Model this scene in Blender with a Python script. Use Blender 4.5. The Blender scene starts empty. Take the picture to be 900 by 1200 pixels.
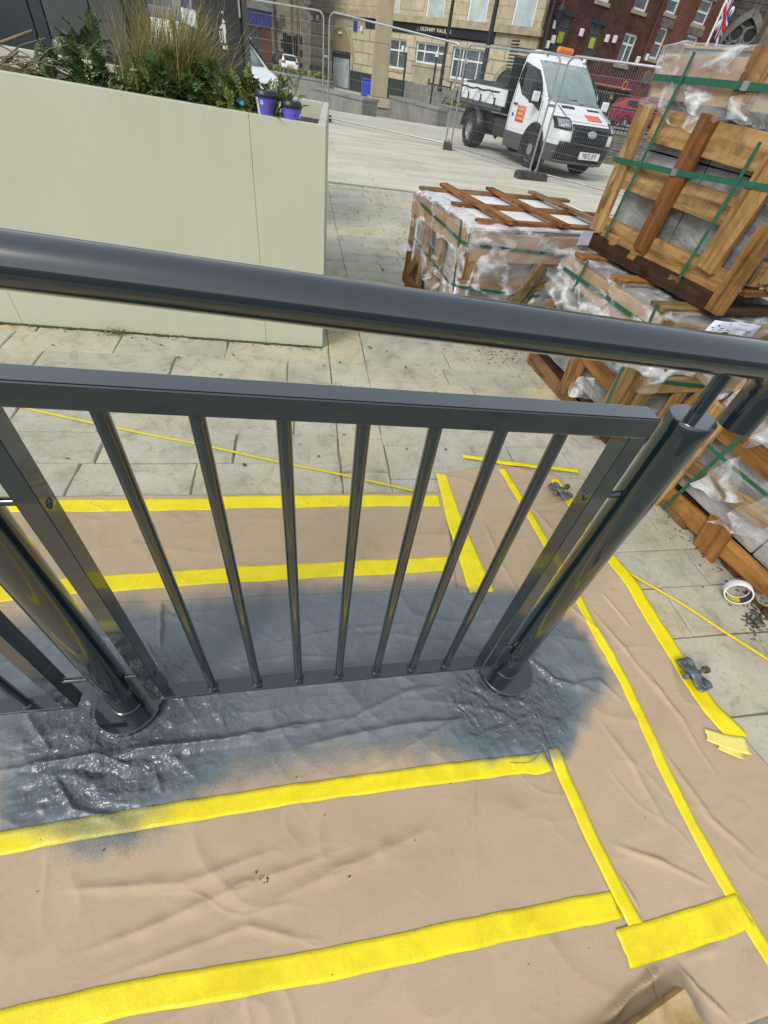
import bpy, bmesh, math, random
from mathutils import Vector, Matrix, noise, Quaternion
random.seed(7)
scene = bpy.context.scene
COL = scene.collection

# ---------------------------------------------------------------- camera
CAM_H = 1.48
F = 508.0                                    # focal length in pixels of a 900x1200 frame
RX = Vector((0.984, -0.018, 0.178)); RY = Vector((-0.135, -0.725, 0.675)); RZ = Vector((0.117, -0.688, -0.716))
def orth(a, b, c):
    c = c.normalized(); a = (a - c * a.dot(c)).normalized(); b = c.cross(a); return a, b, c
RX, RY, RZ = orth(RX, RY, RZ)
camd = bpy.data.cameras.new('camera'); cam = bpy.data.objects.new('camera', camd); COL.objects.link(cam)
scene.camera = cam
camd.sensor_fit = 'VERTICAL'; camd.sensor_height = 24.0; camd.lens = F / 1200 * 24.0
camd.clip_start = 0.02; camd.clip_end = 3000
right = Vector((RX.x, RY.x, RZ.x)); down = Vector((RX.y, RY.y, RZ.y)); fwd = Vector((RX.z, RY.z, RZ.z))
cm = Matrix((( right.x, -down.x, -fwd.x, 0), (right.y, -down.y, -fwd.y, 0), (right.z, -down.z, -fwd.z, CAM_H), (0, 0, 0, 1)))
cam.matrix_world = cm
EYE = Vector((0, 0, CAM_H))
def ray(px, py):
    return right * (px - 450) + down * (py - 600) + fwd * F
def gp(px, py, z=0.0):                       # point at height z seen at a photo pixel
    d = ray(px, py); return EYE + d * ((z - CAM_H) / d.z)
def atY(px, py, Y):                          # point on the plane y = Y
    d = ray(px, py); return EYE + d * (Y / d.y)
def atX(px, py, X):
    d = ray(px, py); return EYE + d * (X / d.x)
def onplane(px, py, o, n):
    d = ray(px, py); return EYE + d * ((o - EYE).dot(n) / d.dot(n))

# ---------------------------------------------------------------- light
SUN_EL, SUN_AZ = math.radians(40), math.radians(228)    # azimuth clockwise from +Y
world = bpy.data.worlds.new("World"); scene.world = world; world.use_nodes = True
wn = world.node_tree.nodes; wl = world.node_tree.links
bg = wn['Background']
sky = wn.new('ShaderNodeTexSky'); sky.sky_type = 'NISHITA'; sky.sun_disc = False
sky.sun_elevation = SUN_EL; sky.sun_rotation = SUN_AZ
sky.air_density = 1.0; sky.dust_density = 2.0; sky.ozone_density = 1.0
hs = wn.new('ShaderNodeHueSaturation'); hs.inputs['Saturation'].default_value = 0.62
wl.new(sky.outputs[0], hs.inputs['Color'])
ov = wn.new('ShaderNodeMix'); ov.data_type = 'RGBA'; ov.inputs[0].default_value = 0.55   # thin even cloud over the clear sky
ov.inputs[7].default_value = (5.2, 5.7, 6.1, 1); wl.new(hs.outputs[0], ov.inputs[6]); wl.new(ov.outputs[2], bg.inputs[0]); bg.inputs[1].default_value = 0.12
sd = bpy.data.lights.new('sun', 'SUN'); sun = bpy.data.objects.new('sun', sd); COL.objects.link(sun)
sd.energy = 1.3; sd.angle = math.radians(20); sd.color = (1.0, 0.97, 0.92)
sdir = Vector((math.sin(SUN_AZ) * math.cos(SUN_EL), math.cos(SUN_AZ) * math.cos(SUN_EL), math.sin(SUN_EL)))
sun.rotation_euler = sdir.to_track_quat('Z', 'Y').to_euler(); sun.location = sdir * 60
scene.view_settings.view_transform = 'Standard'; scene.view_settings.look = 'None'
scene.view_settings.gamma = 1.0; scene.view_settings.use_curve_mapping = False
scene.view_settings.exposure = 0.62
scene.render.engine = 'CYCLES'; scene.cycles.max_bounces = 8; scene.cycles.transparent_max_bounces = 24

# ---------------------------------------------------------------- materials
def lin(r, g, b):
    f = lambda c: ((c / 255 + 0.055) / 1.055) ** 2.4 if c > 10 else c / 255 / 12.92
    return (f(r), f(g), f(b))
class NT:
    def __init__(s, name):
        s.m = bpy.data.materials.new(name); s.m.use_nodes = True
        s.t = s.m.node_tree; s.p = s.t.nodes['Principled BSDF']; s.out = s.t.nodes['Material Output']
    def n(s, typ, **kw):
        x = s.t.nodes.new(typ)
        for k, v in kw.items(): setattr(x, k, v)
        return x
    def l(s, a, b): s.t.links.new(a, b)
    def coords(s, kind='Object', scale=(1, 1, 1), rnd=False):
        mp = s.n('ShaderNodeMapping'); mp.inputs['Scale'].default_value = scale
        if kind == 'World': s.l(s.n('ShaderNodeNewGeometry').outputs['Position'], mp.inputs['Vector'])
        else: s.l(s.n('ShaderNodeTexCoord').outputs[kind], mp.inputs['Vector'])
        if rnd:
            oi = s.n('ShaderNodeObjectInfo'); ml = s.n('ShaderNodeMath', operation='MULTIPLY'); ml.inputs[1].default_value = 37.0
            s.l(oi.outputs['Random'], ml.inputs[0]); s.l(ml.outputs[0], mp.inputs['Location'])
        return mp.outputs[0]
    def noise(s, vec, scale, detail=4, rough=0.55, dist=0.0):
        x = s.n('ShaderNodeTexNoise'); x.inputs['Scale'].default_value = scale; x.inputs['Detail'].default_value = detail
        x.inputs['Roughness'].default_value = rough; x.inputs['Distortion'].default_value = dist
        s.l(vec, x.inputs['Vector']); return x.outputs['Fac']
    def ridged(s, vec, scale, detail=4, dist=0.6, rough=0.5):
        x = s.n('ShaderNodeTexNoise'); x.noise_type = 'RIDGED_MULTIFRACTAL'; x.inputs['Scale'].default_value = scale; x.inputs['Detail'].default_value = detail
        x.inputs['Roughness'].default_value = rough; x.inputs['Distortion'].default_value = dist; x.inputs['Lacunarity'].default_value = 2.1; x.inputs['Gain'].default_value = 1.6; x.inputs['Offset'].default_value = 1.0
        s.l(vec, x.inputs['Vector']); return x.outputs['Fac']
    def ramp(s, fac, stops):
        r = s.n('ShaderNodeValToRGB'); e = r.color_ramp.elements
        e[0].position = stops[0][0]; e[0].color = (*stops[0][1], 1); e[1].position = stops[-1][0]; e[1].color = (*stops[-1][1], 1)
        for p, c in stops[1:-1]:
            q = e.new(p); q.color = (*c, 1)
        s.l(fac, r.inputs[0]); return r.outputs[0]
    def fl(s, fac, a, b, lo=0.0, hi=1.0):
        r = s.n('ShaderNodeMapRange'); r.inputs[1].default_value = lo; r.inputs[2].default_value = hi
        r.inputs[3].default_value = a; r.inputs[4].default_value = b; s.l(fac, r.inputs[0]); return r.outputs[0]
    def mix(s, fac, a, b, mode='MIX'):
        x = s.n('ShaderNodeMix', data_type='RGBA', blend_type=mode)
        for sock, val in ((x.inputs[0], fac), (x.inputs[6], a), (x.inputs[7], b)):
            if hasattr(val, 'is_linked'): s.l(val, sock)
            elif isinstance(val, tuple): sock.default_value = (*val, 1)
            else: sock.default_value = val
        return x.outputs[2]
    def bump(s, h, strength, dist=0.01, normal=None):
        b = s.n('ShaderNodeBump'); b.inputs['Strength'].default_value = strength; b.inputs['Distance'].default_value = dist
        s.l(h, b.inputs['Height'])
        if normal is not None: s.l(normal, b.inputs['Normal'])
        return b.outputs[0]
    def set(s, **kw):
        names = dict(base='Base Color', rough='Roughness', metal='Metallic', normal='Normal', coat='Coat Weight', coatr='Coat Roughness',
                     alpha='Alpha', trans='Transmission Weight', ior='IOR', emis='Emission Color', emiss='Emission Strength', spec='Specular IOR Level', sheen='Sheen Weight')
        for k, v in kw.items():
            so = s.p.inputs[names[k]]
            if hasattr(v, 'is_linked'): s.l(v, so)
            elif isinstance(v, tuple): so.default_value = (*v, 1)
            else: so.default_value = v
        return s.m
def surf(name, c1, c2, scale=8, rough=0.6, bump=0.15, bscale=60, kind='Object', stretch=(1, 1, 1), rnd=0.0, metal=0.0, bdist=0.004, coat=0.0, c3=None, lo=0.35, hi=0.65):
    t = NT(name); v = t.coords(kind, stretch, rnd > 0)
    f = t.noise(v, scale, 6, 0.6)
    stops = [(lo, c1), (hi, c2)] if c3 is None else [(lo, c1), ((lo + hi) / 2, c2), (hi, c3)]
    col = t.ramp(f, stops)
    if rnd > 0:
        oi = t.n('ShaderNodeObjectInfo')
        hsn = t.n('ShaderNodeHueSaturation'); t.l(col, hsn.inputs['Color'])
        t.l(t.fl(oi.outputs['Random'], 1 - rnd, 1 + rnd), hsn.inputs['Value'])
        wn_ = t.n('ShaderNodeTexWhiteNoise', noise_dimensions='1D'); t.l(oi.outputs['Random'], wn_.inputs['W'])
        t.l(t.fl(wn_.outputs['Value'], 1 - rnd * 0.8, 1 + rnd * 0.8), hsn.inputs['Saturation'])
        col = hsn.outputs[0]
    t.set(base=col, rough=rough, metal=metal, coat=coat)
    if bump > 0: t.set(normal=t.bump(t.noise(v, bscale, 4, 0.6), bump, bdist))
    return t.m
def flat(name, c, rough=0.5, metal=0.0, coat=0.0, nv=0.12):
    return surf(name, tuple(x * (1 - nv) for x in c), tuple(min(1, x * (1 + nv)) for x in c), 14, rough, 0.05, 120, metal=metal, coat=coat)
M = {}

# ---------------------------------------------------------------- builders
ROOTW = {}
def wof(o):
    while o is not None:
        if o.name in ROOTW: return ROOTW[o.name]
        o = o.parent
    return Matrix.Identity(4)
def tag(o, label=None, cat=None, group=None, kind=None):
    if label: o['label'] = label
    if cat: o['category'] = cat
    if group: o['group'] = group
    if kind: o['kind'] = kind
    return o
def thing(name, label, cat, loc=(0, 0, 0), rz=0.0, group=None):
    o = bpy.data.objects.new(name, None); COL.objects.link(o); o.empty_display_size = 0.05
    o.location = loc; o.rotation_euler = (0, 0, rz)
    ROOTW[o.name] = Matrix.Translation(Vector(loc)) @ Matrix.Rotation(rz, 4, 'Z')
    return tag(o, label, cat, group)
def link(name, me, parent=None):
    o = bpy.data.objects.new(name, me); COL.objects.link(o)
    if parent is not None: o.parent = parent
    return o
def kids(o): return [c for c in COL.objects if c.parent == o]
def copy_tree(o, parent=None):
    c = o.copy(); COL.objects.link(c); c.parent = parent
    for ch in list(o.children): copy_tree(ch, c)
    return c
class MB:
    def __init__(s): s.v = []; s.f = []; s.s = []
    def add(s, vs, fs, smooth=False):
        b = len(s.v); s.v += [Vector(p) for p in vs]
        for f in fs: s.f.append([b + i for i in f]); s.s.append(smooth)
        return s
    def box(s, c, size, rot=None):
        c = Vector(c); x, y, z = (k / 2 for k in size)
        P = [Vector((i, j, k)) for k in (-z, z) for j in (-y, y) for i in (-x, x)]
        if rot is not None: P = [rot @ p for p in P]
        return s.add([c + p for p in P], [(0, 2, 3, 1), (4, 5, 7, 6), (0, 1, 5, 4), (2, 6, 7, 3), (0, 4, 6, 2), (1, 3, 7, 5)])
    def box2(s, a, b):
        a = Vector(a); b = Vector(b); return s.box((a + b) / 2, [abs(q) for q in (b - a)])
    def beam(s, p, q, w, h, up=(0, 0, 1)):
        p = Vector(p); q = Vector(q); d = (q - p); L = d.length; d.normalize(); up = Vector(up)
        sd_ = up.cross(d)
        if sd_.length < 1e-4: sd_ = Vector((1, 0, 0)).cross(d)
        sd_.normalize(); u = d.cross(sd_)
        return s.box((p + q) / 2, (L, w, h), Matrix((d, sd_, u)).transposed())
    def tube(s, pts, r, n=10, caps=True, smooth=True):
        pts = [Vector(p) for p in pts]; m = len(pts)
        rs = r if isinstance(r, (list, tuple)) else [r] * m
        vs = []; fs = []; ref = None
        for i, p in enumerate(pts):
            d = (pts[min(i + 1, m - 1)] - pts[max(i - 1, 0)]).normalized()
            if ref is None: ref = d.orthogonal().normalized()
            ref = (ref - d * ref.dot(d)).normalized(); b = d.cross(ref)
            for k in range(n):
                a = 2 * math.pi * k / n; vs.append(p + (ref * math.cos(a) + b * math.sin(a)) * rs[i])
        for i in range(m - 1):
            for k in range(n):
                k2 = (k + 1) % n; fs.append((i * n + k, i * n + k2, (i + 1) * n + k2, (i + 1) * n + k))
        s.add(vs, fs, smooth)
        if caps:
            s.add(vs[:n], [tuple(reversed(range(n)))]); s.add(vs[-n:], [tuple(range(n))])
        return s
    def lathe(s, c, prof, n=20, axis=(0, 0, 1), smooth=True, arc=2 * math.pi, a0=0.0):
        c = Vector(c); ax = Vector(axis).normalized(); x = ax.orthogonal().normalized(); y = ax.cross(x); vs = []; fs = []
        m = len(prof); full = abs(arc - 2 * math.pi) < 1e-6; nn = n if full else n + 1
        for (r, z) in prof:
            for k in range(nn):
                a = a0 + arc * k / n; vs.append(c + ax * z + (x * math.cos(a) + y * math.sin(a)) * r)
        for i in range(m - 1):
            for k in range(n):
                k2 = (k + 1) % nn; fs.append((i * nn + k, i * nn + k2, (i + 1) * nn + k2, (i + 1) * nn + k))
        return s.add(vs, fs, smooth)
    def prism(s, poly, ext):
        n = len(poly); P = [Vector(p) for p in poly]; e = Vector(ext)
        return s.add(P + [p + e for p in P], [tuple(reversed(range(n))), tuple(range(n, 2 * n))] + [(i, (i + 1) % n, n + (i + 1) % n, n + i) for i in range(n)])
    def grid(s, rows, smooth=True):
        nr = len(rows); nc = len(rows[0])
        return s.add([p for r in rows for p in r], [(i * nc + j, i * nc + j + 1, (i + 1) * nc + j + 1, (i + 1) * nc + j) for i in range(nr - 1) for j in range(nc - 1)], smooth)
    def build(s, name, mat=None, parent=None, bevel=0.0, seg=2, fix=True, attr=None, solid=0.0):
        W = wof(parent).inverted() if parent is not None else Matrix.Identity(4)
        me = bpy.data.meshes.new(name); me.from_pydata([W @ p for p in s.v], [], s.f)
        me.polygons.foreach_set('use_smooth', s.s)
        if attr:
            a = me.attributes.new('paint', 'FLOAT', 'POINT'); a.data.foreach_set('value', attr)
        if fix:
            b = bmesh.new(); b.from_mesh(me); bmesh.ops.recalc_face_normals(b, faces=b.faces); b.to_mesh(me); b.free()
        me.update()
        if fix and any(s.s): me.set_sharp_from_angle(angle=math.radians(38))
        o = link(name, me, parent)
        if mat is not None: me.materials.append(M[mat] if isinstance(mat, str) else mat)
        if solid:
            q = o.modifiers.new('solid', 'SOLIDIFY'); q.thickness = solid; q.offset = -1
        if bevel:
            q = o.modifiers.new('bevel', 'BEVEL'); q.width = bevel; q.segments = seg; q.limit_method = 'ANGLE'; q.angle_limit = math.radians(35)
        return o
def text_mesh(name, body, size, mat, parent, mw, align='CENTER', ext=0.002, sx=1.0):
    cu = bpy.data.curves.new(name, 'FONT'); cu.body = body; cu.size = size; cu.align_x = align; cu.align_y = 'CENTER'; cu.extrude = ext
    cu.resolution_u = 2
    t = bpy.data.objects.new(name, cu); COL.objects.link(t)
    bpy.context.view_layer.update()
    me = bpy.data.meshes.new_from_object(t.evaluated_get(bpy.context.evaluated_depsgraph_get()))
    bpy.data.objects.remove(t); bpy.data.curves.remove(cu)
    o = link(name, me, parent); me.materials.clear(); me.materials.append(M[mat])
    W = wof(parent).inverted() if parent is not None else Matrix.Identity(4)
    o.matrix_local = W @ mw @ Matrix.Diagonal((sx, 1, 1, 1))
    return o
def frame_matrix(o, x, y):                   # matrix whose X and Y axes run along x and y
    x = Vector(x).normalized(); z = x.cross(Vector(y)).normalized(); y = z.cross(x)
    return Matrix(((x.x, y.x, z.x, o[0]), (x.y, y.y, z.y, o[1]), (x.z, y.z, z.z, o[2]), (0, 0, 0, 1)))
def N3(p, s=1.0, o=0.0): return noise.noise(Vector((p[0] * s + o, p[1] * s - o, (p[2] if len(p) > 2 else 0) * s + o * 0.7)))
def sst(a, b, x):
    t = max(0.0, min(1.0, (x - a) / (b - a))); return t * t * (3 - 2 * t)
# ================================================================ materials of the near things
def paving_mat(name, kind='World'):
    t = NT(name); v = t.coords('World')
    f = t.noise(v, 2.2, 6, 0.62)
    col = t.ramp(f, [(0.3, (0.36, 0.34, 0.265)), (0.5, (0.45, 0.425, 0.338)), (0.72, (0.52, 0.492, 0.40))])
    oi = t.n('ShaderNodeObjectInfo')
    wn_ = t.n('ShaderNodeTexWhiteNoise', noise_dimensions='1D'); t.l(oi.outputs['Random'], wn_.inputs['W'])
    tint = t.ramp(oi.outputs['Random'], [(0.0, (0.90, 0.92, 0.93)), (0.45, (1, 1, 0.98)), (0.85, (1.03, 1.0, 0.94)), (1.0, (1.10, 1.01, 0.84))])
    col = t.mix(1.0, col, tint, 'MULTIPLY')
    sp = t.ramp(t.noise(v, 55, 3, 0.7), [(0.30, (0.72, 0.72, 0.70)), (0.45, (1, 1, 1))])
    col = t.mix(0.8, col, sp, 'MULTIPLY')
    st = t.ramp(t.noise(v, 9, 5, 0.7, 0.6), [(0.33, (0.66, 0.65, 0.60)), (0.5, (1, 1, 1)), (0.7, (1.04, 1.04, 1.02))])
    col = t.mix(0.75, col, st, 'MULTIPLY')
    t.set(base=col, rough=t.fl(f, 0.72, 0.9, 0.3, 0.7), spec=0.3)
    h = t.noise(v, 38, 6, 0.65); t.set(normal=t.bump(h, 0.5, 0.006))
    return t.m
M['paving'] = paving_mat('paving_stone')
M['mortar'] = surf('mortar_joint', (0.33, 0.31, 0.25), (0.24, 0.225, 0.175), 3, 0.95, 0.6, 150, 'World', c3=(0.10, 0.10, 0.075), lo=0.35, hi=0.8)
def far_paving():
    t = NT('far_paving'); v = t.coords('World')
    br = t.n('ShaderNodeTexBrick'); t.l(v, br.inputs['Vector']); br.offset = 0.4
    br.inputs['Scale'].default_value = 1.0; br.inputs['Brick Width'].default_value = 1.3; br.inputs['Row Height'].default_value = 0.27
    br.inputs['Mortar Size'].default_value = 0.010; br.inputs['Mortar Smooth'].default_value = 0.3
    br.inputs['Color1'].default_value = (0.58, 0.55, 0.45, 1); br.inputs['Color2'].default_value = (0.50, 0.475, 0.39, 1); br.inputs['Mortar'].default_value = (0.40, 0.38, 0.31, 1)
    st = t.ramp(t.noise(t.coords('World', (0.5, 2.2, 1)), 0.7, 6, 0.68), [(0.32, (0.76, 0.76, 0.73)), (0.6, (1.04, 1.04, 1.01))])
    t.set(base=t.mix(1.0, br.outputs['Color'], st, 'MULTIPLY'), rough=0.85, spec=0.25, normal=t.bump(br.outputs['Fac'], 0.25, -0.01))
    return t.m
M['far_paving'] = far_paving()
M['dark_ground'] = surf('dark_ground', (0.07, 0.07, 0.068), (0.10, 0.10, 0.095), 3, 0.9, 0.3, 200, 'World')  # unseen ground coloured dark to dim its reflection in the railing

# ================================================================ ground
g = MB(); g.box2((-400, -300, -0.6), (500, 21.55, -0.035)); g.box2((-400, 21.56, -1.2), (500, 420, -0.62)); gr = g.build('ground', 'dark_ground'); tag(gr, kind='structure')
plaza = bpy.data.objects.new('plaza_paving', None); COL.objects.link(plaza); tag(plaza, kind='structure'); ROOTW['plaza_paving'] = Matrix.Identity(4)
bed = MB(); bed.box2((-6, -1.5, -0.03), (9, 9.0, -0.012)); bed.build('joint_bed', 'mortar', plaza)

def stone_mesh(seed):
    rnd = random.Random(seed); me = bpy.data.meshes.new('paving_stone'); b = bmesh.new()
    n = 3; top = []; bot = []
    ring = []
    for (ax, ay, bx, by) in ((-.5, -.5, .5, -.5), (.5, -.5, .5, .5), (.5, .5, -.5, .5), (-.5, .5, -.5, -.5)):
        for k in range(n):
            f = k / n; ring.append((ax + (bx - ax) * f + rnd.uniform(-.008, .008), ay + (by - ay) * f + rnd.uniform(-.012, .012)))
    r0 = [b.verts.new((x, y, -1.0)) for x, y in ring]
    r1 = [b.verts.new((x, y, -0.22)) for x, y in ring]
    r2 = [b.verts.new((x * 0.985, y * 0.97, 0.0 + rnd.uniform(-.04, .0))) for x, y in ring]
    m_ = len(ring)
    for A, B in ((r0, r1), (r1, r2)):
        for k in range(m_): b.faces.new((A[k], A[(k + 1) % m_], B[(k + 1) % m_], B[k]))
    b.faces.new(r2); b.to_mesh(me); b.free(); me.materials.append(M['paving'])
    return me
SM = [stone_mesh(s) for s in range(9)]
# rows of riven stone: (y0, y1) of each course, then stones of random length along x
NEAR = []                                     # (x0, x1, y0, y1)
BX0, BX1 = 0.185, 0.435                       # the band of stones laid lengthways
rr = random.Random(11)
def course(x0, x1, y0, y1, lo, hi, first=None):
    x = x0
    while x < x1 - 0.02:
        L = first if first else rr.uniform(lo, hi); first = None
        e = x + L
        if x1 - e < lo * 0.6: e = x1
        NEAR.append((x, e, y0, y1)); x = e
ys = [3.40, 3.075, 2.83, 2.56, 2.30, 2.0, 1.755, 1.485, 1.2, 0.95, 0.7]
for a, b in zip(ys[1:], ys[:-1]): course(-2.6 + rr.uniform(0, 0.5), BX0, a, b, 0.40, 0.85)
y = 0.7
while y < 9:
    L = rr.uniform(0.22, 0.36); NEAR.append((BX0, BX1, y, y + L)); y += L
y = -0.35
while y < 8.7:
    d = rr.choice((0.21, 0.24, 0.28, 0.31)); course(BX1, 2.75 + y * 0.35 + rr.uniform(0, .3), y, y + d, 0.30, 0.75); y += d
y = 3.4
while y < 8.7:
    d = rr.choice((0.22, 0.26, 0.3)); course(-0.25, BX0, y, y + d, 0.3, 0.6); y += d
def hidden(s):
    x0, x1, y0, y1 = s
    if x1 < 1.25 and y1 < 1.4: return True                  # under the paper
    if x0 > 2.1 and y0 < 3.3 and y1 > 0.3: return True      # under the crates
    if x1 < 0.10 and y0 > 3.1 and y1 < 5.0: return True     # under the planter
    return False
NEAR = [s for s in NEAR if not hidden(s)]
def shown(s):
    x0, x1, y0, y1 = s
    cx, cy = (x0 + x1) / 2, (y0 + y1) / 2; d = (Vector((cx, cy, 0)) - EYE).length
    return (x1 - x0) * (y1 - y0) * CAM_H / d ** 3
NEAR.sort(key=shown, reverse=True)
GAP = 0.006
far = MB()
for i, (x0, x1, y0, y1) in enumerate(NEAR):
    z = rr.uniform(-0.003, 0.0)
    mtx = Matrix.Translation(((x0 + x1) / 2, (y0 + y1) / 2, z)) @ Matrix.Diagonal((x1 - x0 - GAP, y1 - y0 - GAP, 0.028, 1)) @ Matrix.Rotation(math.pi * rr.randint(0, 1), 4, 'Z')
    me = SM[i % len(SM)]
    if i < 295:
        o = link('paving_stone', me, plaza); o.matrix_local = mtx
    else:
        far.add([mtx @ v.co for v in me.vertices], [tuple(p.vertices) for p in me.polygons])
tag(far.build('distant_stones', 'paving', plaza, fix=False), kind='stuff')
q = MB(); q.box2((-60, 9.0, -0.034), (70, 21.5, -0.004)); tag(q.build('far_plaza', 'far_paving'), kind='structure')
q = MB(); q.box2((-6, 8.72, -0.03), (9, 8.99, -0.02)); 
for k in range(24): q.box2((-1.0 + k * 0.35, 8.76, -0.02), (-0.67 + k * 0.35, 8.9, -0.006))
M['drain'] = surf('drain_channel', (0.10, 0.10, 0.09), (0.17, 0.165, 0.15), 20, 0.9, 0.3, 80)
tag(q.build('drain_channel', 'drain'), 'dark drain channel crossing the pale plaza beyond the crates', 'drain')
q = MB(); q.box2((-120, 21.6, -0.034), (160, 300, -0.002)); tag(q.build('far_pavement', surf('grey_pavement', (0.30, 0.295, 0.27), (0.40, 0.39, 0.36), 0.8, 0.9, 0.2, 40, 'World')), kind='structure')

# ================================================================ masking paper with overspray
PAINT_PX = [(-260, 760), (60, 728), (200, 705), (300, 692), (420, 690), (520, 684), (600, 692), (670, 728), (712, 790), (716, 812), (690, 830), (668, 868), (625, 898),
            (560, 885), (450, 885), (330, 900), (240, 925), (190, 955), (120, 980), (50, 975), (15, 950), (5, 905), (-160, 905)]
PAINT = [gp(*p).to_2d() for p in PAINT_PX]
def sdf(P, poly):
    d = 1e9; inside = False; n = len(poly); x, y = P
    for i in range(n):
        a = poly[i]; b = poly[(i + 1) % n]; ex, ey = b[0] - a[0], b[1] - a[1]; wx, wy = x - a[0], y - a[1]
        t = max(0, min(1, (wx * ex + wy * ey) / (ex * ex + ey * ey))); d = min(d, (wx - ex * t) ** 2 + (wy - ey * t) ** 2)
        if (a[1] > y) != (b[1] > y) and x < ex * (y - a[1]) / ey + a[0]: inside = not inside
    return -math.sqrt(d) if inside else math.sqrt(d)
def paint(x, y):
    if y < 0.1 or y > 1.3 or x > 1.3: return 0.0
    s = sdf((x, y), PAINT) + 0.035 * N3((x, y), 7) + 0.02 * N3((x, y), 22)
    # hard edged on the right lobe, misty elsewhere
    soft = 0.10 if x < 0.6 else 0.055
    v = 1 - sst(-soft, soft, s)
    g = 0.0
    for cx, cy, R in ((PLX, PLY - 0.10, 0.33), (PRX - 0.04, PRY - 0.12, 0.26), (PLX - .05, PLY - .25, .25)):
        g = max(g, 1.25 - math.hypot(x - cx, y - cy) / R)
    return v * (1 + 0.8 * sst(0.1, 0.8, g + 0.5 * N3((x, y), 6, 8)))
PLX, PLY = -0.545, 0.565                       # left and right post feet
PRX, PRY = 0.697, 0.585
FOLDS = [  # px polyline, height, width (m)
    ([(-60, 915), (110, 888), (260, 870), (430, 838)], 0.022, 0.022), ([(30, 830), (60, 880), (40, 910)], 0.012, 0.02),
    ([(640, 810), (700, 800), (735, 830)], 0.010, 0.02), ([(600, 760), (650, 800), (712, 818)], 0.016, 0.016),
    ([(60, 1130), (180, 1085), (280, 1040), (420, 990)], 0.009, 0.022), ([(50, 1045), (220, 1035), (350, 985)], 0.007, 0.02), ([(90, 1160), (290, 1085), (400, 1112)], 0.006, 0.016),
    ([(300, 1065), (420, 1010), (520, 965)], 0.008, 0.03),
    ([(700, 985), (770, 1010), (845, 1045)], 0.008, 0.010), ([(720, 1020), (752, 1075)], 0.007, 0.008), ([(640, 690), (700, 740), (730, 790)], 0.007, 0.012),
    ([(680, 700), (760, 800), (830, 880)], 0.007, 0.018), ([(735, 760), (800, 850), (850, 930)], 0.006, 0.014), ([(700, 690), (745, 745)], 0.009, 0.010),
    ([(760, 860), (830, 960), (900, 1020)], 0.007, 0.016), ([(690, 830), (740, 900), (790, 990)], 0.005, 0.02), ([(330, 880), (480, 850), (570, 842)], 0.012, 0.02),
    ([(380, 860), (470, 815), (540, 800)], 0.008, 0.018), ([(190, 700), (188, 770)], 0.012, 0.012), ([(160, 740), (200, 800), (240, 860)], 0.008, 0.015),
    ([(60, 900), (90, 950), (170, 970)], 0.009, 0.012), ([(180, 890), (190, 930), (150, 970)], 0.008, 0.010), ([(455, 890), (560, 830)], 0.007, 0.02),
    ([(785, 1125), (735, 1165), (690, 1210)], 0.020, 0.016), ([(785, 1125), (815, 1160), (860, 1200)], 0.012, 0.010), ([(790, 1128), (850, 1105)], 0.006, 0.010),
    ([(20, 660), (160, 640), (320, 660)], 0.004, 0.02), ([(560, 600), (585, 660), (620, 720)], 0.006, 0.02), ([(610, 580), (660, 640), (690, 700)], 0.006, 0.02),
    ([(300, 760), (400, 740), (500, 730)], 0.007, 0.016), ([(230, 790), (340, 770), (430, 775)], 0.006, 0.012)]
FG = [([gp(*p).to_2d() for p in pts], h, w) for pts, h, w in FOLDS]
FB = [(min(p.x for p in pts) - 3 * w, max(p.x for p in pts) + 3 * w, min(p.y for p in pts) - 3 * w, max(p.y for p in pts) + 3 * w) for pts, h, w in FG]
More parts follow.
